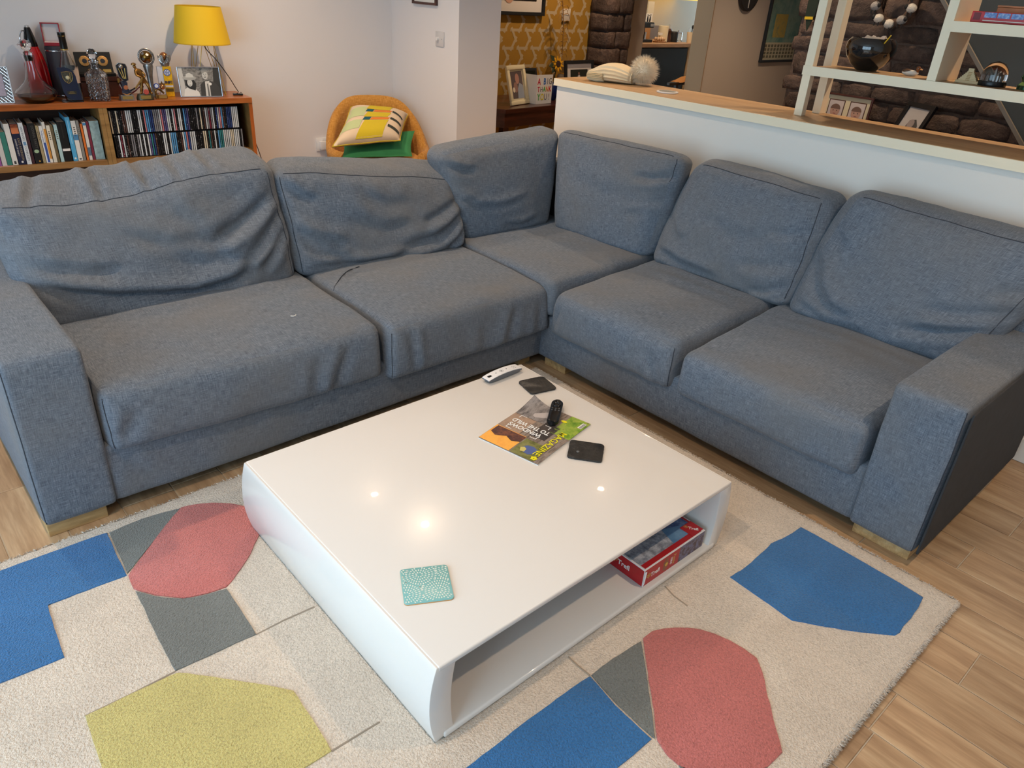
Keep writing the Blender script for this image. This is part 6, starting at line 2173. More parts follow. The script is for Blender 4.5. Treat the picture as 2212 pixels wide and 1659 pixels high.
t = thing('photo_frame', 'small black frame half hidden behind the greeting card', 'photo frame', (4.185, 4.430, SZ + 0.001), math.radians(-4))
B().box(-0.085, 0.085, 0.0, 0.014, 0, 0.225, 0.002, M=FM).build('frame', BLACKM, t, False)
B().box(-0.066, 0.066, -0.001, 0.0, 0.020, 0.205, M=FM).build('print', mat('print_night', (26, 30, 22), 0.3), t, False)
t = thing('vase', 'small dark blue glazed vase right of the greeting card', 'vase', (4.322, 4.345, SZ + 0.001))
B().lathe([(0, 0), (0.030, 0), (0.046, 0.03), (0.048, 0.07), (0.034, 0.11), (0.026, 0.125), (0.022, 0.125), (0.028, 0.105), (0.040, 0.07), (0, 0.02)], 28).build('body', mat('vase_blue', (20, 36, 92), 0.15), t)
t = thing('photo_frame', 'black framed photograph of a cricketer on green grass', 'photo frame', (4.552, 4.262, SZ + 0.001), math.radians(2))
t.scale = (0.955, 1, 1.06)
FM2 = Matrix.Rotation(math.radians(-8), 4, 'X')
for (x0, x1, z0, z1) in ((-0.175, 0.175, 0, 0.024), (-0.175, 0.175, 0.248, 0.272), (-0.175, -0.151, 0.024, 0.248), (0.151, 0.175, 0.024, 0.248)):
    B().box(x0, x1, -0.010, 0.008, z0, z1, 0.002, M=FM2).build('frame_bar', BLACKM, t, False)
B().box(-0.151, 0.151, 0.0, 0.004, 0.024, 0.248, M=FM2).build('mount', mat('mount_white', (220, 212, 204), 0.7), t, False)
pp([(-0.105, 0.064), (0.105, 0.064), (0.105, 0.210), (-0.105, 0.210)], (48, 50, 44), 'print', -0.0006, t, FM2)
pp([(-0.105, 0.064), (0.105, 0.064), (0.105, 0.092), (-0.105, 0.092)], (88, 112, 56), 'grass_print', -0.0012, t, FM2)
pp([(-0.020, 0.080), (-0.014, 0.128), (-0.022, 0.150), (-0.014, 0.170), (0.008, 0.172), (0.016, 0.150), (0.010, 0.126), (0.022, 0.080), (0.010, 0.080), (0.0, 0.116), (-0.008, 0.080)], (206, 204, 200), 'player_print', -0.0018, t, FM2)
pp([(-0.004 + 0.009 * math.cos(2 * math.pi * k / 12), 0.182 + 0.011 * math.sin(2 * math.pi * k / 12)) for k in range(12)], (150, 110, 96), 'face_print', -0.0020, t, FM2)

t = thing('sunflower', 'artificial sunflower with dark centre in a white pot', 'flower', (4.560, 4.560, SZ + 0.001))
B().lathe([(0, 0), (0.036, 0), (0.046, 0.09), (0.042, 0.09), (0.034, 0.01), (0, 0.01)], 24).build('pot', mat('pot_white', (206, 204, 200), 0.4), t)
B().tube(spline([(0, 0, 0.02), (-0.008, 0, 0.12), (-0.004, -0.02, 0.22)], 6), 0.004, 8).build('stem', mat('stem_green', (56, 72, 36), 0.7), t)
hd = T(-0.004, -0.026, 0.235) @ Matrix.Rotation(math.radians(78), 4, 'X')
B().lathe([(0.026, 0), (0.024, 0.008), (0, 0.011)], 20, hd).build('flower_centre', mat('sun_centre', (56, 34, 20), 0.9), t)
pm = None
for k in range(18):
    a = 2 * math.pi * k / 18
    b = B()
    b.prism([(0.020, -0.006), (0.040, -0.0085), (0.062, 0), (0.040, 0.0085), (0.020, 0.006)], 0.0, 0.0015, M=hd @ Matrix.Rotation(a, 4, 'Z') @ Matrix.Rotation(math.radians(-8 if k % 2 else 6), 4, 'Y'))
    b.build('petal', mat('sun_petal', (226, 164, 30), 0.6), t, False)
for k, a in enumerate((2.4, 3.3, 3.9)):
    b = B()
    b.prism([(0.03, -0.004), (0.06, -0.020), (0.10, 0), (0.06, 0.020), (0.03, 0.004)], -0.006, -0.0045, M=hd @ Matrix.Rotation(a, 4, 'Z'))
    b.build('leaf', mat('sun_leaf', (50, 62, 40), 0.7), t, False)

t = thing('dried_stems', 'tall dried feathery stem standing before the ochre wallpaper', 'dried plant', (4.665, 4.600, SZ + 0.001))
DS = mat('dried_straw', (150, 112, 60), 0.9)
main = spline([(0, 0, 0.12), (-0.004, 0.0, 0.36), (-0.022, 0.0, 0.56), (-0.062, 0.0, 0.76)], 8)
B().lathe([(0, 0), (0.030, 0), (0.036, 0.10), (0.024, 0.15), (0.020, 0.15), (0.030, 0.10), (0, 0.01)], 20).build('vase', mat('dried_vase', (120, 108, 96), 0.5), t)
B().tube([(0, 0, 0.02)] + main, 0.0035, 6).build('stem', DS, t)
rgp = random.Random(4)
for k in range(26):
    p = main[int(6 + k * (len(main) - 8) / 26)]
    sgn = 1 if k % 2 else -1
    b = B()
    L_ = rgp.uniform(0.05, 0.09)
    b.tube(spline([p, p + Vector((sgn * L_ * 0.5, -0.01, 0.01)), p + Vector((sgn * L_ * 0.8, -0.01, -L_ * 0.35))], 4), [0.002, 0.0028, 0.003, 0.003, 0.0028, 0.0024, 0.002, 0.0015, 0.0008], 5)
    b.build('frond', DS, t)
pl = []
vs, fs = [], []
for k in range(260):
    a = rgp.uniform(-0.9, 0.7)
    L_ = rgp.uniform(0.10, 0.20)
    n0 = len(vs)
    x0, z0 = 0.02 + rgp.uniform(-0.02, 0.02), 0.16
    x1, z1 = x0 + math.sin(a) * L_, z0 + math.cos(a) * L_ * 0.9
    y1 = rgp.uniform(-0.03, 0.03)
    vs += [(x0 - 0.0008, 0.0, z0), (x0 + 0.0008, 0, z0), (x1, y1, z1)]
    fs.append((n0, n0 + 1, n0 + 2))
me = bpy.data.meshes.new('grass_plume')
me.from_pydata(vs, [], fs)
o = finish(me, mat('plume', (170, 140, 90), 0.9), 'grass_plume', t, False)
o['kind'] = 'stuff'

# ================================================================== HALF WALL: HAT, COASTER, SHELVES
CAPZ = 0.9965
t = thing('bobble_hat', 'cream knitted bobble hat with fur pompom on the half wall', 'hat', (3.085, 2.640, CAPZ), math.radians(-72))
HW = mat('knit_cream', (232, 212, 176), 0.95, bump=0.5, bscale=300)
b = B()
n, m = 40, 64
gridv = []
for i in range(n + 1):
    u = i / n
    x = -0.120 + 0.215 * u
    hw = 0.088 * (1 - 0.35 * max(0, (u - 0.55) / 0.45) ** 2) if u < 0.97 else 0.05
    hz = 0.020 + 0.024 * max(0, math.sin(math.pi * min(1, u * 0.9 + 0.1))) + 0.016 * max(0, u - 0.5)
    ring = []
    for k in range(m):
        a = 2 * math.pi * k / m
        rib = 1 + 0.045 * math.cos(16 * a)
        f = (abs(math.cos(a)) ** 2.6 + abs(math.sin(a)) ** 2.6) ** (-1 / 2.6)
        ring.append(b.bm.verts.new((x, hw * f * math.cos(a) * rib, hz + hz * f * math.sin(a) * (rib if math.sin(a) > 0 else 1) * 0.98)))
    gridv.append(ring)
for i in range(n):
    for k in range(m):
        k2 = (k + 1) % m
        b.bm.faces.new((gridv[i][k], gridv[i][k2], gridv[i + 1][k2], gridv[i + 1][k]))
b.bm.faces.new(gridv[-1])
b.bm.faces.new(gridv[0][::-1])
b.build('crown', HW, t)
b = B()
rings = []
for i in range(13):
    x = -0.126 + 0.086 * i / 12
    ring = []
    for k in range(56):
        a = 2 * math.pi * k / 56
        rib = 1 + 0.05 * math.cos(28 * a)
        f = (abs(math.cos(a)) ** 2.8 + abs(math.sin(a)) ** 2.8) ** (-1 / 2.8)
        hz = 0.026 + 0.004 * math.sin(math.pi * i / 12)
        ring.append(b.bm.verts.new((x, 0.098 * f * math.cos(a) * rib, 0.0275 + hz * f * math.sin(a) * rib)))
    rings.append(ring)
for i in range(12):
    for k in range(56):
        k2 = (k + 1) % 56
        b.bm.faces.new((rings[i][k], rings[i][k2], rings[i + 1][k2], rings[i + 1][k]))
b.bm.faces.new(rings[0][::-1])
b.bm.faces.new(rings[-1])
b.build('ribbed_cuff', HW, t)
B().box(-0.1275, -0.1262, -0.078, 0.078, 0.0255, 0.0295).build('fold_shade', mat('knit_shadow', (150, 124, 90), 0.95), t, False)  # dark strip on the closed cuff end, painted as the fold's shade
B().box(-0.146, -0.1265, 0.045, 0.080, 0.004, 0.020, 0.002).build('care_label', mat('care_white', (226, 222, 214), 0.7), t, False)
rgp = random.Random(8)
vs, fs = [], []
pc = Vector((0.140, 0.0, 0.072))
B().sphere(pc, 0.052, 20).build('pompom_core', mat('fur_cream', (240, 224, 196), 0.9), t)
for k in range(4200):
    d = Vector((rgp.gauss(0, 1), rgp.gauss(0, 1), rgp.gauss(0, 1))).normalized()
    L_ = rgp.uniform(0.062, 0.084)
    w_ = d.orthogonal().normalized() * 0.0014
    tip = pc + d * L_ + Vector((rgp.uniform(-1, 1), rgp.uniform(-1, 1), -1)) * 0.006
    n0 = len(vs)
    w2 = d.cross(w_).normalized() * 0.0014
    tip.z = max(tip.z, 0.001)
    vs += [pc + d * 0.02 - w_, pc + d * 0.02 + w_, pc + d * 0.02 + w2, tip]
    fs += [(n0, n0 + 1, n0 + 3), (n0 + 1, n0 + 2, n0 + 3), (n0 + 2, n0, n0 + 3)]
me = bpy.data.meshes.new('pompom')
me.from_pydata([tuple(v) for v in vs], [], fs)
o = finish(me, mat('fur_cream', (240, 224, 196), 0.9), 'pompom', t, False)
o['kind'] = 'stuff'

t = thing('coaster', 'round white and grey coaster on the half wall top', 'coaster', (3.030, 2.272, CAPZ))
B().lathe([(0, 0), (0.050, 0), (0.052, 0.003), (0.050, 0.006), (0, 0.006)], 36).build('disc', WHITEP, t)
B().lathe([(0.040, 0.0062), (0.038, 0.0066), (0, 0.0066)], 36).build('metal_face', mat('coaster_grey', (170, 166, 156), 0.3, 0.5), t)

shelf = thing('shelf_unit', 'cream open shelf unit standing on the half wall', 'shelf', (0, 0, 0))
SY0 = -0.40
B().box(3.022, 3.055, 1.575, 1.610, CAPZ, 1.95, 0.001).build('post', CREAM, shelf, False)
B().box(3.175, 3.225, 1.575, 1.610, CAPZ, 1.95, 0.001).build('post', CREAM, shelf, False)
B().box(3.022, 3.225, SY0, 1.5745, 1.152, 1.185, 0.001).build('shelf_board', LEDGE, shelf, False)
B().box(3.0185, 3.0215, SY0, 1.612, 1.1515, 1.1855).build('shelf_edge', CREAM, shelf, False)
B().box(3.022, 3.225, 1.100, 1.132, 1.1855, 1.95, 0.001).build('upright_panel', CREAM, shelf, False)
B().box(3.022, 3.225, SY0, 1.0995, 1.347, 1.380, 0.001).build('shelf_board', LEDGE, shelf, False)
B().box(3.0185, 3.0215, SY0, 1.103, 1.3465, 1.3805).build('shelf_edge', CREAM, shelf, False)
B().box(3.022, 3.225, SY0, 1.610, 1.951, 1.985, 0.001).build('shelf_board', LEDGE, shelf, False)
B().box(3.022, 3.225, SY0 - 0.034, SY0 - 0.001, CAPZ, 1.95, 0.001).build('upright_panel', CREAM, shelf, False)
SH1, SH2 = 1.1857, 1.3807

t = thing('bowl', 'round glossy black bowl holding tissues on the shelf', 'bowl', (3.122, 1.405, SH1))
B().lathe([(0, 0.002), (0.034, 0), (0.040, 0.004), (0.062, 0.022), (0.084, 0.050), (0.0935, 0.080), (0.090, 0.102), (0.078, 0.116), (0.075, 0.114), (0.087, 0.100), (0.090, 0.080), (0.080, 0.050), (0.058, 0.025), (0, 0.010)], 48).build('body', mat('bowl_black', (8, 9, 12), 0.05, coat=1.0), t)
tz = thing('tissue', 'crumpled white tissue poking out of the black bowl', 'tissue', (3.118, 1.408, SH1 + 0.106))
b = B()
g = [[b.bm.verts.new(((i - 5) * 0.011, (j - 4) * 0.010, 0.016 + 0.012 * mnoise.noise(Vector((i * 0.5, j * 0.6, 2)))  - 0.0006 * ((i - 5) ** 2 + (j - 4) ** 2) + (0.012 if i > 6 and j < 3 else 0))) for j in range(9)] for i in range(11)]
for i in range(10):
    for j in range(8):
        b.bm.faces.new((g[i][j], g[i + 1][j], g[i + 1][j + 1], g[i][j + 1]))
bmesh.ops.solidify(b.bm, geom=b.bm.faces[:], thickness=0.0008)
b.build('sheet', mat('tissue_white', (236, 228, 222), 0.9), tz)
tag(B().cyl((3.085, 1.375, SH1 + 0.050), (3.058, 1.315, SH1 + 0.132), 0.0022, None, 8).build('pencil', mat('pencil_yellow', (220, 176, 40), 0.5)), 'yellow pencil leaning out of the black bowl', 'pencil')

t = thing('duck_figurine', 'small brown and white duck figurine on the shelf', 'figurine', (3.125, 1.235, SH1), math.radians(-80))
B().sphere((0, 0, 0.011), (0.030, 0.014, 0.011), 16).build('body', mat('duck_white', (216, 206, 190), 0.4), t)
B().sphere((-0.010, 0, 0.016), (0.020, 0.0125, 0.008), 14).build('wings', mat('duck_brown', (92, 62, 40), 0.4), t)
B().sphere((0.025, 0, 0.028), (0.008, 0.0065, 0.008), 12).build('head', mat('duck_head', (122, 66, 28), 0.3), t)
B().cyl((0.022, 0, 0.012), (0.025, 0, 0.026), 0.006, 0.005, 8).build('neck', mat('duck_head', (122, 66, 28), 0.3), t)
B().cyl((0.031, 0, 0.027), (0.040, 0, 0.025), 0.003, 0.002, 6).build('bill', mat('bill_orange', (206, 130, 40), 0.4), t)

t = thing('pyramid_souvenir', 'small cream stepped pyramid souvenir on the shelf', 'souvenir', (3.125, 1.026, SH1), math.radians(8))
SM = mat('souvenir_cream', (206, 182, 140), 0.7)
B().box(-0.034, 0.034, -0.037, 0.037, 0, 0.010, 0.001).build('base', SM, t, False)
for k in range(6):
    s_ = 0.029 - 0.0036 * k
    B().box(-s_, s_, -s_, s_, 0.010 + 0.0048 * k, 0.0148 + 0.0048 * k).build('step', SM, t, False)
B().box(-0.009, 0.009, -0.009, 0.009, 0.0388, 0.049).build('temple', SM, t, False)
b = B()
b.prism([(-0.031, 0.010), (-0.010, 0.0388), (-0.010, 0.010)], -0.006, 0.006, M=FR)
b.build('stairway', mat('souvenir_tan', (180, 150, 106), 0.7), t, False)

t = thing('snow_globe', 'glass dome snow globe on black base on the shelf', 'snow globe', (3.125, 0.948, SH1))
B().lathe([(0, 0), (0.044, 0), (0.046, 0.006), (0.043, 0.016), (0, 0.016)], 32).build('base', BLACK, t)
B().lathe([(0.040, 0.0165), (0.042, 0.035), (0.037, 0.056), (0.024, 0.073), (0, 0.081)], 32).build('dome', CLEAR, t)
for k, (x, y, h_) in enumerate(((0, 0, 0.038), (0.012, -0.008, 0.026), (-0.010, -0.012, 0.030), (0.008, 0.014, 0.024), (-0.012, 0.012, 0.028))):
    B().cyl((x, y, 0.0165), (x, y, 0.0165 + h_ * 0.6), 0.006, 0.005, 8).cyl((x, y, 0.0165 + h_ * 0.6), (x, y, 0.0165 + h_), 0.006, 0.0, 8).build('silver_tower', SILVER, t)
t = thing('glass_ornament', 'green and clear glass ornament at the right picture edge', 'ornament', (3.125, 0.845, SH1))
B().lathe([(0, 0), (0.022, 0), (0.024, 0.012), (0.012, 0.024), (0.020, 0.040), (0.010, 0.056), (0, 0.060)], 20).build('body', glass_mat('green_glass', (120, 190, 150)), t)
B().sphere((0, 0, 0.066), 0.010, 12).build('head', mat('amber_glass', (206, 120, 40), 0.1), t)

t = thing('toy_bus_box', 'long red picture box with blue photos on the top shelf', 'box', (3.10, 0.84, SH2))
B().box(-0.020, 0.030, -0.225, 0.230, 0, 0.034, 0.002).build('carton', mat('bus_red', (186, 26, 32), 0.35), t, False)
for k in range(9):
    B().box(-0.0212, -0.020, 0.150 - k * 0.042, 0.188 - k * 0.042, 0.016, 0.032).build('photo_tile', photo_mat('bus_sky', [(40, 70, 140), (90, 130, 190), (190, 200, 214)], 90) if 'bus_sky' not in MATS else MATS['bus_sky'], t, False)
B().box(-0.0212, -0.020, -0.20, 0.19, 0.006, 0.0085).build('print_line', PAPER, t, False)
B().box(-0.0212, -0.020, 0.200, 0.222, 0.008, 0.030).build('door_print', mat('bus_dark', (110, 14, 20), 0.4), t, False)
t = thing('wooden_box', 'plain light wooden box behind the red picture box', 'box', (3.185, 0.80, SH2))
B().box(-0.030, 0.034, -0.22, 0.22, 0, 0.050, 0.002).build('body', mat('ply', (170, 116, 70), 0.5, var=0.15, vscale=15), t, False)
B().box(-0.031, 0.035, -0.221, 0.221, 0.0505, 0.056, 0.001).build('lid', mat('ply', (170, 116, 70), 0.5), t, False)

# ================================================================== STONE WALL: FRAMES, WREATH
LZ = 0.8352
t = thing('photo_frame', 'wooden frame with two baby portraits against the stone wall', 'photo frame', (4.205, 1.945, LZ), -math.pi / 2)
FM3 = Matrix.Rotation(math.radians(-6), 4, 'X')
for (x0, x1, z0, z1) in ((-0.135, 0.135, 0, 0.010), (-0.135, 0.135, 0.138, 0.148), (-0.135, -0.125, 0.010, 0.138), (0.125, 0.135, 0.010, 0.138)):
    B().box(x0, x1, -0.008, 0.006, z0, z1, 0.001, M=FM3).build('frame_bar', DARKWOOD, t, False)
B().box(-0.125, 0.125, 0.0, 0.004, 0.010, 0.138, M=FM3).build('mount', mat('mount_cream', (206, 196, 166), 0.7), t, False)
for x in (-0.060, 0.060):
    B().box(x - 0.046, x + 0.046, -0.0006, 0.0, 0.014, 0.118, M=FM3).build('inner_border', mat('border_brown', (74, 44, 32), 0.5), t, False)
    B().box(x - 0.041, x + 0.041, -0.0010, -0.0006, 0.018, 0.113, M=FM3).build('print', mat('print_pale', (190, 180, 178), 0.4), t, False)
    pp([(x + 0.027 * math.cos(2 * math.pi * k / 16), 0.062 + 0.032 * math.sin(2 * math.pi * k / 16)) for k in range(16)], (178, 142, 126), 'face_print', -0.0014, t, FM3)
    pp([(x + 0.028 * math.cos(math.pi * k / 10), 0.070 + 0.026 * math.sin(math.pi * k / 10)) for k in range(11)], (110, 84, 72), 'hair_print', -0.0018, t, FM3)
    for ex_ in (-0.010, 0.010):
        pp([(x + ex_ + 0.003 * math.cos(2 * math.pi * k / 8), 0.062 + 0.003 * math.sin(2 * math.pi * k / 8)) for k in range(8)], (60, 46, 42), 'eye_print', -0.0019, t, FM3)
    pp([(x - 0.008, 0.048), (x + 0.008, 0.048), (x + 0.005, 0.044), (x - 0.005, 0.044)], (150, 90, 84), 'mouth_print', -0.0019, t, FM3)
t = thing('photo_frame', 'tilted black framed black and white photograph below shelves', 'photo frame', (4.150, 1.585, LZ), math.radians(-118))
FM4 = Matrix.Rotation(math.radians(-24), 4, 'X')
for (x0, x1, z0, z1) in ((-0.098, 0.098, 0, 0.024), (-0.098, 0.098, 0.146, 0.170), (-0.098, -0.074, 0.024, 0.146), (0.074, 0.098, 0.024, 0.146)):
    B().box(x0, x1, -0.010, 0.008, z0, z1, 0.002, M=FM4).build('frame_bar', BLACK, t, False)
B().box(-0.074, 0.074, 0.0, 0.004, 0.024, 0.146, M=FM4).build('print', mat('print_mist', (176, 172, 170), 0.15), t, False)
pp([(-0.03, 0.026), (-0.02, 0.080), (0.02, 0.090), (0.05, 0.060), (0.055, 0.026)], (70, 68, 68), 'figure_print', -0.0006, t, FM4)
pp([(0.0 + 0.022 * math.cos(2 * math.pi * k / 14), 0.064 + 0.024 * math.sin(2 * math.pi * k / 14)) for k in range(14)], (140, 130, 128), 'face_print', -0.0012, t, FM4)

t = thing('sheep_wreath', 'round wreath of woolly grey and white sheep on stone', 'wreath', (4.235, 1.835, 1.430), -math.pi / 2)
B().tube([(0.088 * math.cos(a), -0.012, 0.088 * math.sin(a)) for a in [2 * math.pi * k / 30 for k in range(30)]], 0.020, 10, True).build('ring', mat('wreath_brown', (86, 66, 54), 0.9, bump=0.8, bscale=120, bdist=0.006), t)
WOOL = [mat('wool_white', (206, 200, 188), 0.95, bump=0.9, bscale=160, bdist=0.006), mat('wool_grey', (150, 146, 142), 0.95, bump=0.9, bscale=160, bdist=0.006)]
for k in range(9):
    a = 2 * math.pi * k / 9 - math.pi / 2
    c = Vector((0.092 * math.cos(a), -0.032, 0.092 * math.sin(a)))
    s_ = B().sphere(c, (0.026, 0.022, 0.022), 14).build('sheep', WOOL[k % 3 == 1], t)
    hdv = c + Vector((0.022 * (1 if k % 2 else -1), -0.012, 0.006))
    B().sphere(hdv, (0.010, 0.009, 0.012), 10).build('face', BLACKM, s_)
    for sg in (-1, 1):
        B().cyl(c + Vector((sg * 0.010, -0.012, -0.018)), c + Vector((sg * 0.010, -0.014, -0.034)), 0.003, None, 6).build('leg', BLACKM, s_)
t = thing('pennant', 'dark green pennant with yellow edge hanging at the stone corner', 'pennant', (4.235, 2.285, 1.300), -math.pi / 2)
B().prism([(-0.030, 0.20), (0.040, 0.20), (0.028, 0.05), (0.0, -0.03), (-0.026, 0.05)], -0.014, -0.010, M=FR).build('cloth', mat('pennant_green', (22, 36, 24), 0.8), t, False)
B().prism([(-0.026, 0.028), (0.024, 0.030), (0.022, 0.044), (-0.026, 0.042)], -0.017, -0.0142, M=FR).build('yellow_band', mat('pennant_yellow', (206, 170, 30), 0.7), t, False)
B().cyl((-0.034, -0.012, 0.20), (0.044, -0.012, 0.20), 0.005, None, 8).build('rod', DARKWOOD, t)

# ================================================================== KITCHEN THINGS
KZ = 0.945
cu = thing('kitchen_cabinet', 'dark navy kitchen cabinet with beige end panel', 'cabinet', (0, 0, 0))
B().box(6.30, 7.50, 5.44, 5.98, 0.10, 0.905).build('body', mat('cab_navy', (22, 30, 40), 0.4), cu, False)
B().box(6.44, 7.475, 5.415, 5.4395, 0.14, 0.895, 0.003).build('door', mat('cab_navy2', (26, 36, 48), 0.35), cu, False)
B().box(7.50, 7.56, 5.42, 5.98, 0.0, 0.905).build('end_panel', mat('cab_beige', (196, 158, 116), 0.5), cu, False)
B().box(6.30, 7.50, 5.48, 5.98, 0.0, 0.0995).build('plinth', BLACKM, cu, False)
tag(B().box(6.28, 7.60, 5.395, 5.995, 0.9055, 0.9445, 0.003).build('worktop', wood_mat('worktop_oak', (150, 112, 78), (178, 138, 100), (196, 158, 120), 0.4, 'X'), None, False), 'brown wooden kitchen worktop above the navy cabinet', 'worktop')
o = tag(B().box(6.95, 7.62, 5.975, 5.995, 0.945, 1.085).build('splashback', mat('splash_brown', (150, 128, 108), 0.4), None, False), 'brown splashback strip behind the kitchen worktop', 'splashback')
KO = 'things on the kitchen worktop'
t = thing('coffee_machine', 'black coffee machine at the left of the worktop', 'coffee machine', (6.84, 5.60, KZ), 0, KO)
B().box(-0.10, 0.10, -0.10, 0.12, 0, 0.030, 0.006).build('base', BLACK, t, False)
B().box(-0.10, 0.10, 0.02, 0.12, 0.030, 0.190, 0.006).build('column', BLACK, t, False)
B().box(-0.10, 0.10, -0.10, 0.12, 0.140, 0.195, 0.010).build('head', BLACK, t, False)
B().cyl((-0.02, -0.06, 0.03), (-0.02, -0.06, 0.10), 0.030, 0.034, 16).build('jug', CHROME, t)
B().box(0.03, 0.08, -0.104, -0.10, 0.155, 0.180).build('display', mat('display_grey', (150, 150, 150), 0.3), t, False)
t = thing('poster_card', 'white card above a black shoe drawing on kitchen wall', 'poster', (7.00, 5.640, 1.10), 0)
B().box(-0.050, 0.055, 0, 0.006, -0.155, 0.002).build('wood_block', mat('block_wood', (176, 132, 88), 0.6), t, False)
B().box(-0.052, 0.056, -0.002, 0.004, 0.002, 0.118).build('drawing_sheet', PAPER, t, False)
B().box(-0.040, 0.066, -0.002, 0.004, 0.120, 0.235).build('upper_card', mat('card_beige', (216, 206, 180), 0.7), t, False)
for sg in (-1, 1):
    B().prism([(sg * 0.010, 0.020), (sg * 0.026, 0.024), (sg * 0.034, 0.060), (sg * 0.028, 0.096), (sg * 0.014, 0.090), (sg * 0.006, 0.055)], -0.0035, -0.002, M=FR).build('shoe_print', BLACKM, t, False)
B().tube([(-0.028, -0.003, 0.096), (-0.030, -0.003, 0.108), (0.0, -0.003, 0.098), (0.030, -0.003, 0.110), (0.028, -0.003, 0.098)], 0.002, 5).build('string_print', BLACKM, t)
t = thing('egg_stand', 'tray of brown eggs with white sign on the worktop', 'egg stand', (7.085, 5.52, KZ), 0, KO)
B().box(-0.075, 0.075, -0.035, 0.035, 0, 0.012, 0.002).build('tray', mat('tray_wood', (150, 104, 60), 0.6), t, False)
for k in range(8):
    B().sphere((-0.054 + (k % 4) * 0.036, -0.015 + (k // 4) * 0.030, 0.034), (0.015, 0.015, 0.020), 12).build('egg', mat('egg_shell', (216, 180, 140), 0.5), t)
B().prism([(-0.030, 0.070), (0.034, 0.070), (0.040, 0.085), (0.030, 0.096), (-0.026, 0.096), (-0.036, 0.085)], 0.0, 0.008, M=FR).build('sign', PAPER, t, False)
B().cyl((0.0, 0.004, 0.012), (0.0, 0.004, 0.072), 0.004, None, 8).build('post', mat('tray_wood', (150, 104, 60), 0.6), t)
t = thing('paper_roll', 'upright cream roll of kitchen paper', 'kitchen roll', (7.205, 5.58, KZ), 0, KO)
B().lathe([(0.018, 0.004), (0.055, 0.004), (0.055, 0.160), (0.018, 0.160)], 28).build('roll', mat('roll_cream', (232, 216, 180), 0.9), t)
B().lathe([(0, 0), (0.06, 0), (0.06, 0.0038), (0, 0.0038)], 24).build('base', BLACKM, t)
t = thing('sauce_bottle', 'tall brown bottle with pale neck on the worktop', 'bottle', (7.310, 5.58, KZ), 0, KO)
B().lathe([(0, 0), (0.030, 0), (0.032, 0.05), (0.022, 0.085), (0.032, 0.115), (0.022, 0.135), (0, 0.136)], 20).build('body', mat('mill_brown', (74, 44, 28), 0.15), t)
B().lathe([(0.010, 0.136), (0.012, 0.175), (0, 0.176)], 14).build('neck', mat('mill_cap', (190, 190, 186), 0.3), t)
t = thing('canister', 'matt black round canister beside the brown bottle', 'canister', (7.405, 5.58, KZ), 0, KO)
B().lathe([(0, 0), (0.046, 0), (0.046, 0.100), (0.042, 0.106), (0, 0.106)], 24).build('body', BLACKM, t)
B().lathe([(0.0465, 0.094), (0.048, 0.097), (0.0465, 0.100)], 24).build('rim', mat('clock_grey', (52, 50, 50), 0.5), t)
t = thing('glass_jar', 'clear glass jar with a silver lid on the worktop', 'jar', (7.515, 5.60, KZ), 0, KO)
B().lathe([(0, 0.001), (0.044, 0.001), (0.048, 0.02), (0.046, 0.085), (0.043, 0.085), (0.044, 0.02), (0, 0.006)], 24).build('body', CLEAR, t)
B().lathe([(0, 0.086), (0.047, 0.086), (0.044, 0.098), (0.010, 0.104), (0.010, 0.118), (0, 0.118)], 24).build('lid', CHROME, t)
t = thing('utensil_pot', 'cream utensil pot with a black handled brush', 'pot', (7.555, 5.46, KZ), 0, KO)
B().lathe([(0, 0), (0.036, 0), (0.046, 0.110), (0.043, 0.110), (0.033, 0.005), (0, 0.005)], 24).build('pot', mat('pot_cream', (226, 200, 160), 0.5), t)
B().cyl((0.0, 0, 0.01), (0.014, 0, 0.150), 0.005, None, 8).sphere((0.015, 0, 0.162), (0.012, 0.012, 0.020), 12).build('brush', BLACK, t)
B().cyl((-0.01, 0.01, 0.01), (-0.026, 0.01, 0.155), 0.004, None, 8).build('whisk', CHROME, t)
t = thing('wall_cupboard', 'yellow-lit wall cupboard at the top of the kitchen view', 'cupboard', (7.60, 5.80, 1.365), 0)
B().box(-0.30, 0.30, -0.14, 0.18, 0.012, 0.60, 0.002).build('body', mat('cab_navy2', (26, 36, 48), 0.35), t, False)
B().box(-0.30, 0.30, -0.15, 0.18, 0.0, 0.012).build('glowing_edge', mat('strip_yellow', (255, 206, 90), 0.4, emit=0.9), t, False)  # cupboard's bottom edge made to glow as if lit yellow
t = thing('glass_screen', 'greenish glass screen behind the coffee machine', 'screen', (6.81, 5.80, 0.945), 0)
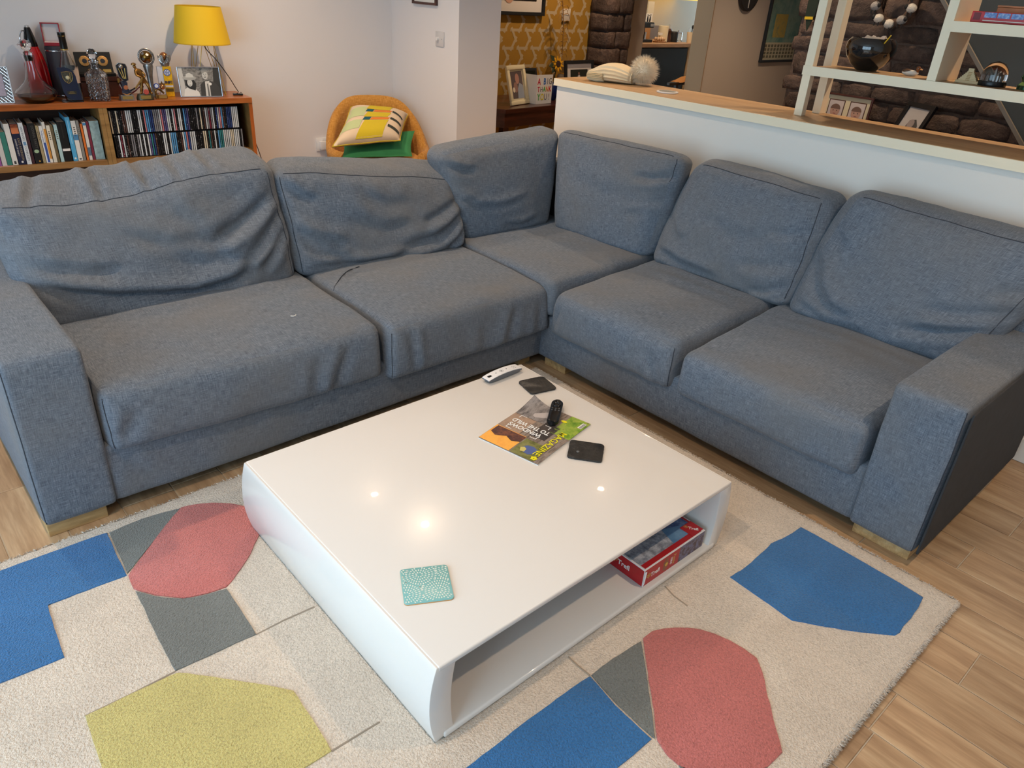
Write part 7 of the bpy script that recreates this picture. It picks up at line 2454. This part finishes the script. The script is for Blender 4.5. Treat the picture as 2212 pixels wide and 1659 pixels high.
B().box(-0.14, 0.14, 0.0, 0.010, 0.0, 0.50, 0.001).build('pane', mat('pane_green', (96, 104, 92), 0.1), t, False)
B().box(-0.145, 0.145, -0.002, 0.012, 0.20, 0.208).build('rail', CHROME, t, False)

t = thing('dining_chair', 'dark wooden chair in front of the navy cabinet', 'chair', (7.00, 5.16, 0))
DKC = mat('chair_dark', (44, 32, 22), 0.4)
B().box(-0.24, 0.24, -0.20, 0.20, 0.43, 0.46, 0.004).build('seat', DKC, t, False)
for x in (-0.22, 0.22):
    B().box(x - 0.018, x + 0.018, -0.19, -0.16, 0.0, 0.585, 0.002).build('leg', DKC, t, False)
    B().box(x - 0.018, x + 0.018, 0.16, 0.19, 0.0, 0.4295, 0.002).build('leg', DKC, t, False)
B().box(-0.36, 0.26, -0.195, -0.155, 0.5855, 0.612, 0.004).build('top_rail', DKC, t, False)
B().box(-0.20, 0.20, -0.185, -0.165, 0.50, 0.54, 0.002).build('cross_rail', DKC, t, False)
tc = thing('folded_shirt', 'orange cloth heaped over the dark chair back', 'cloth', (7.00, 4.985, 0.6125))
b = B()
n, m = 26, 12
g = []
for i in range(n + 1):
    r_ = []
    for j in range(m + 1):
        u, v = i / n, j / m
        x = -0.24 + 0.46 * u
        y = -0.055 + 0.13 * v
        e = min(1, 4 * u) * min(1, 2.6 * (1 - u) + 0.6)
        h_ = (0.004 + 0.085 * math.sin(math.pi * v) ** 0.6 * (0.25 + 0.75 * u ** 0.8)) * e + 0.012 * mnoise.noise(Vector((u * 7, v * 3, 4)))
        r_.append(b.bm.verts.new((x, y, max(0.0012, h_))))
    g.append(r_)
for i in range(n):
    for j in range(m):
        b.bm.faces.new((g[i][j], g[i + 1][j], g[i + 1][j + 1], g[i][j + 1]))
bmesh.ops.solidify(b.bm, geom=b.bm.faces[:], thickness=0.0015)
b.build('cloth', mat('cloth_orange', (226, 158, 84), 0.85), tc)
B().sphere((0.12, 0.01, 0.094), (0.05, 0.03, 0.012), 14).build('grey_collar', mat('cloth_grey', (70, 72, 74), 0.8), tc)
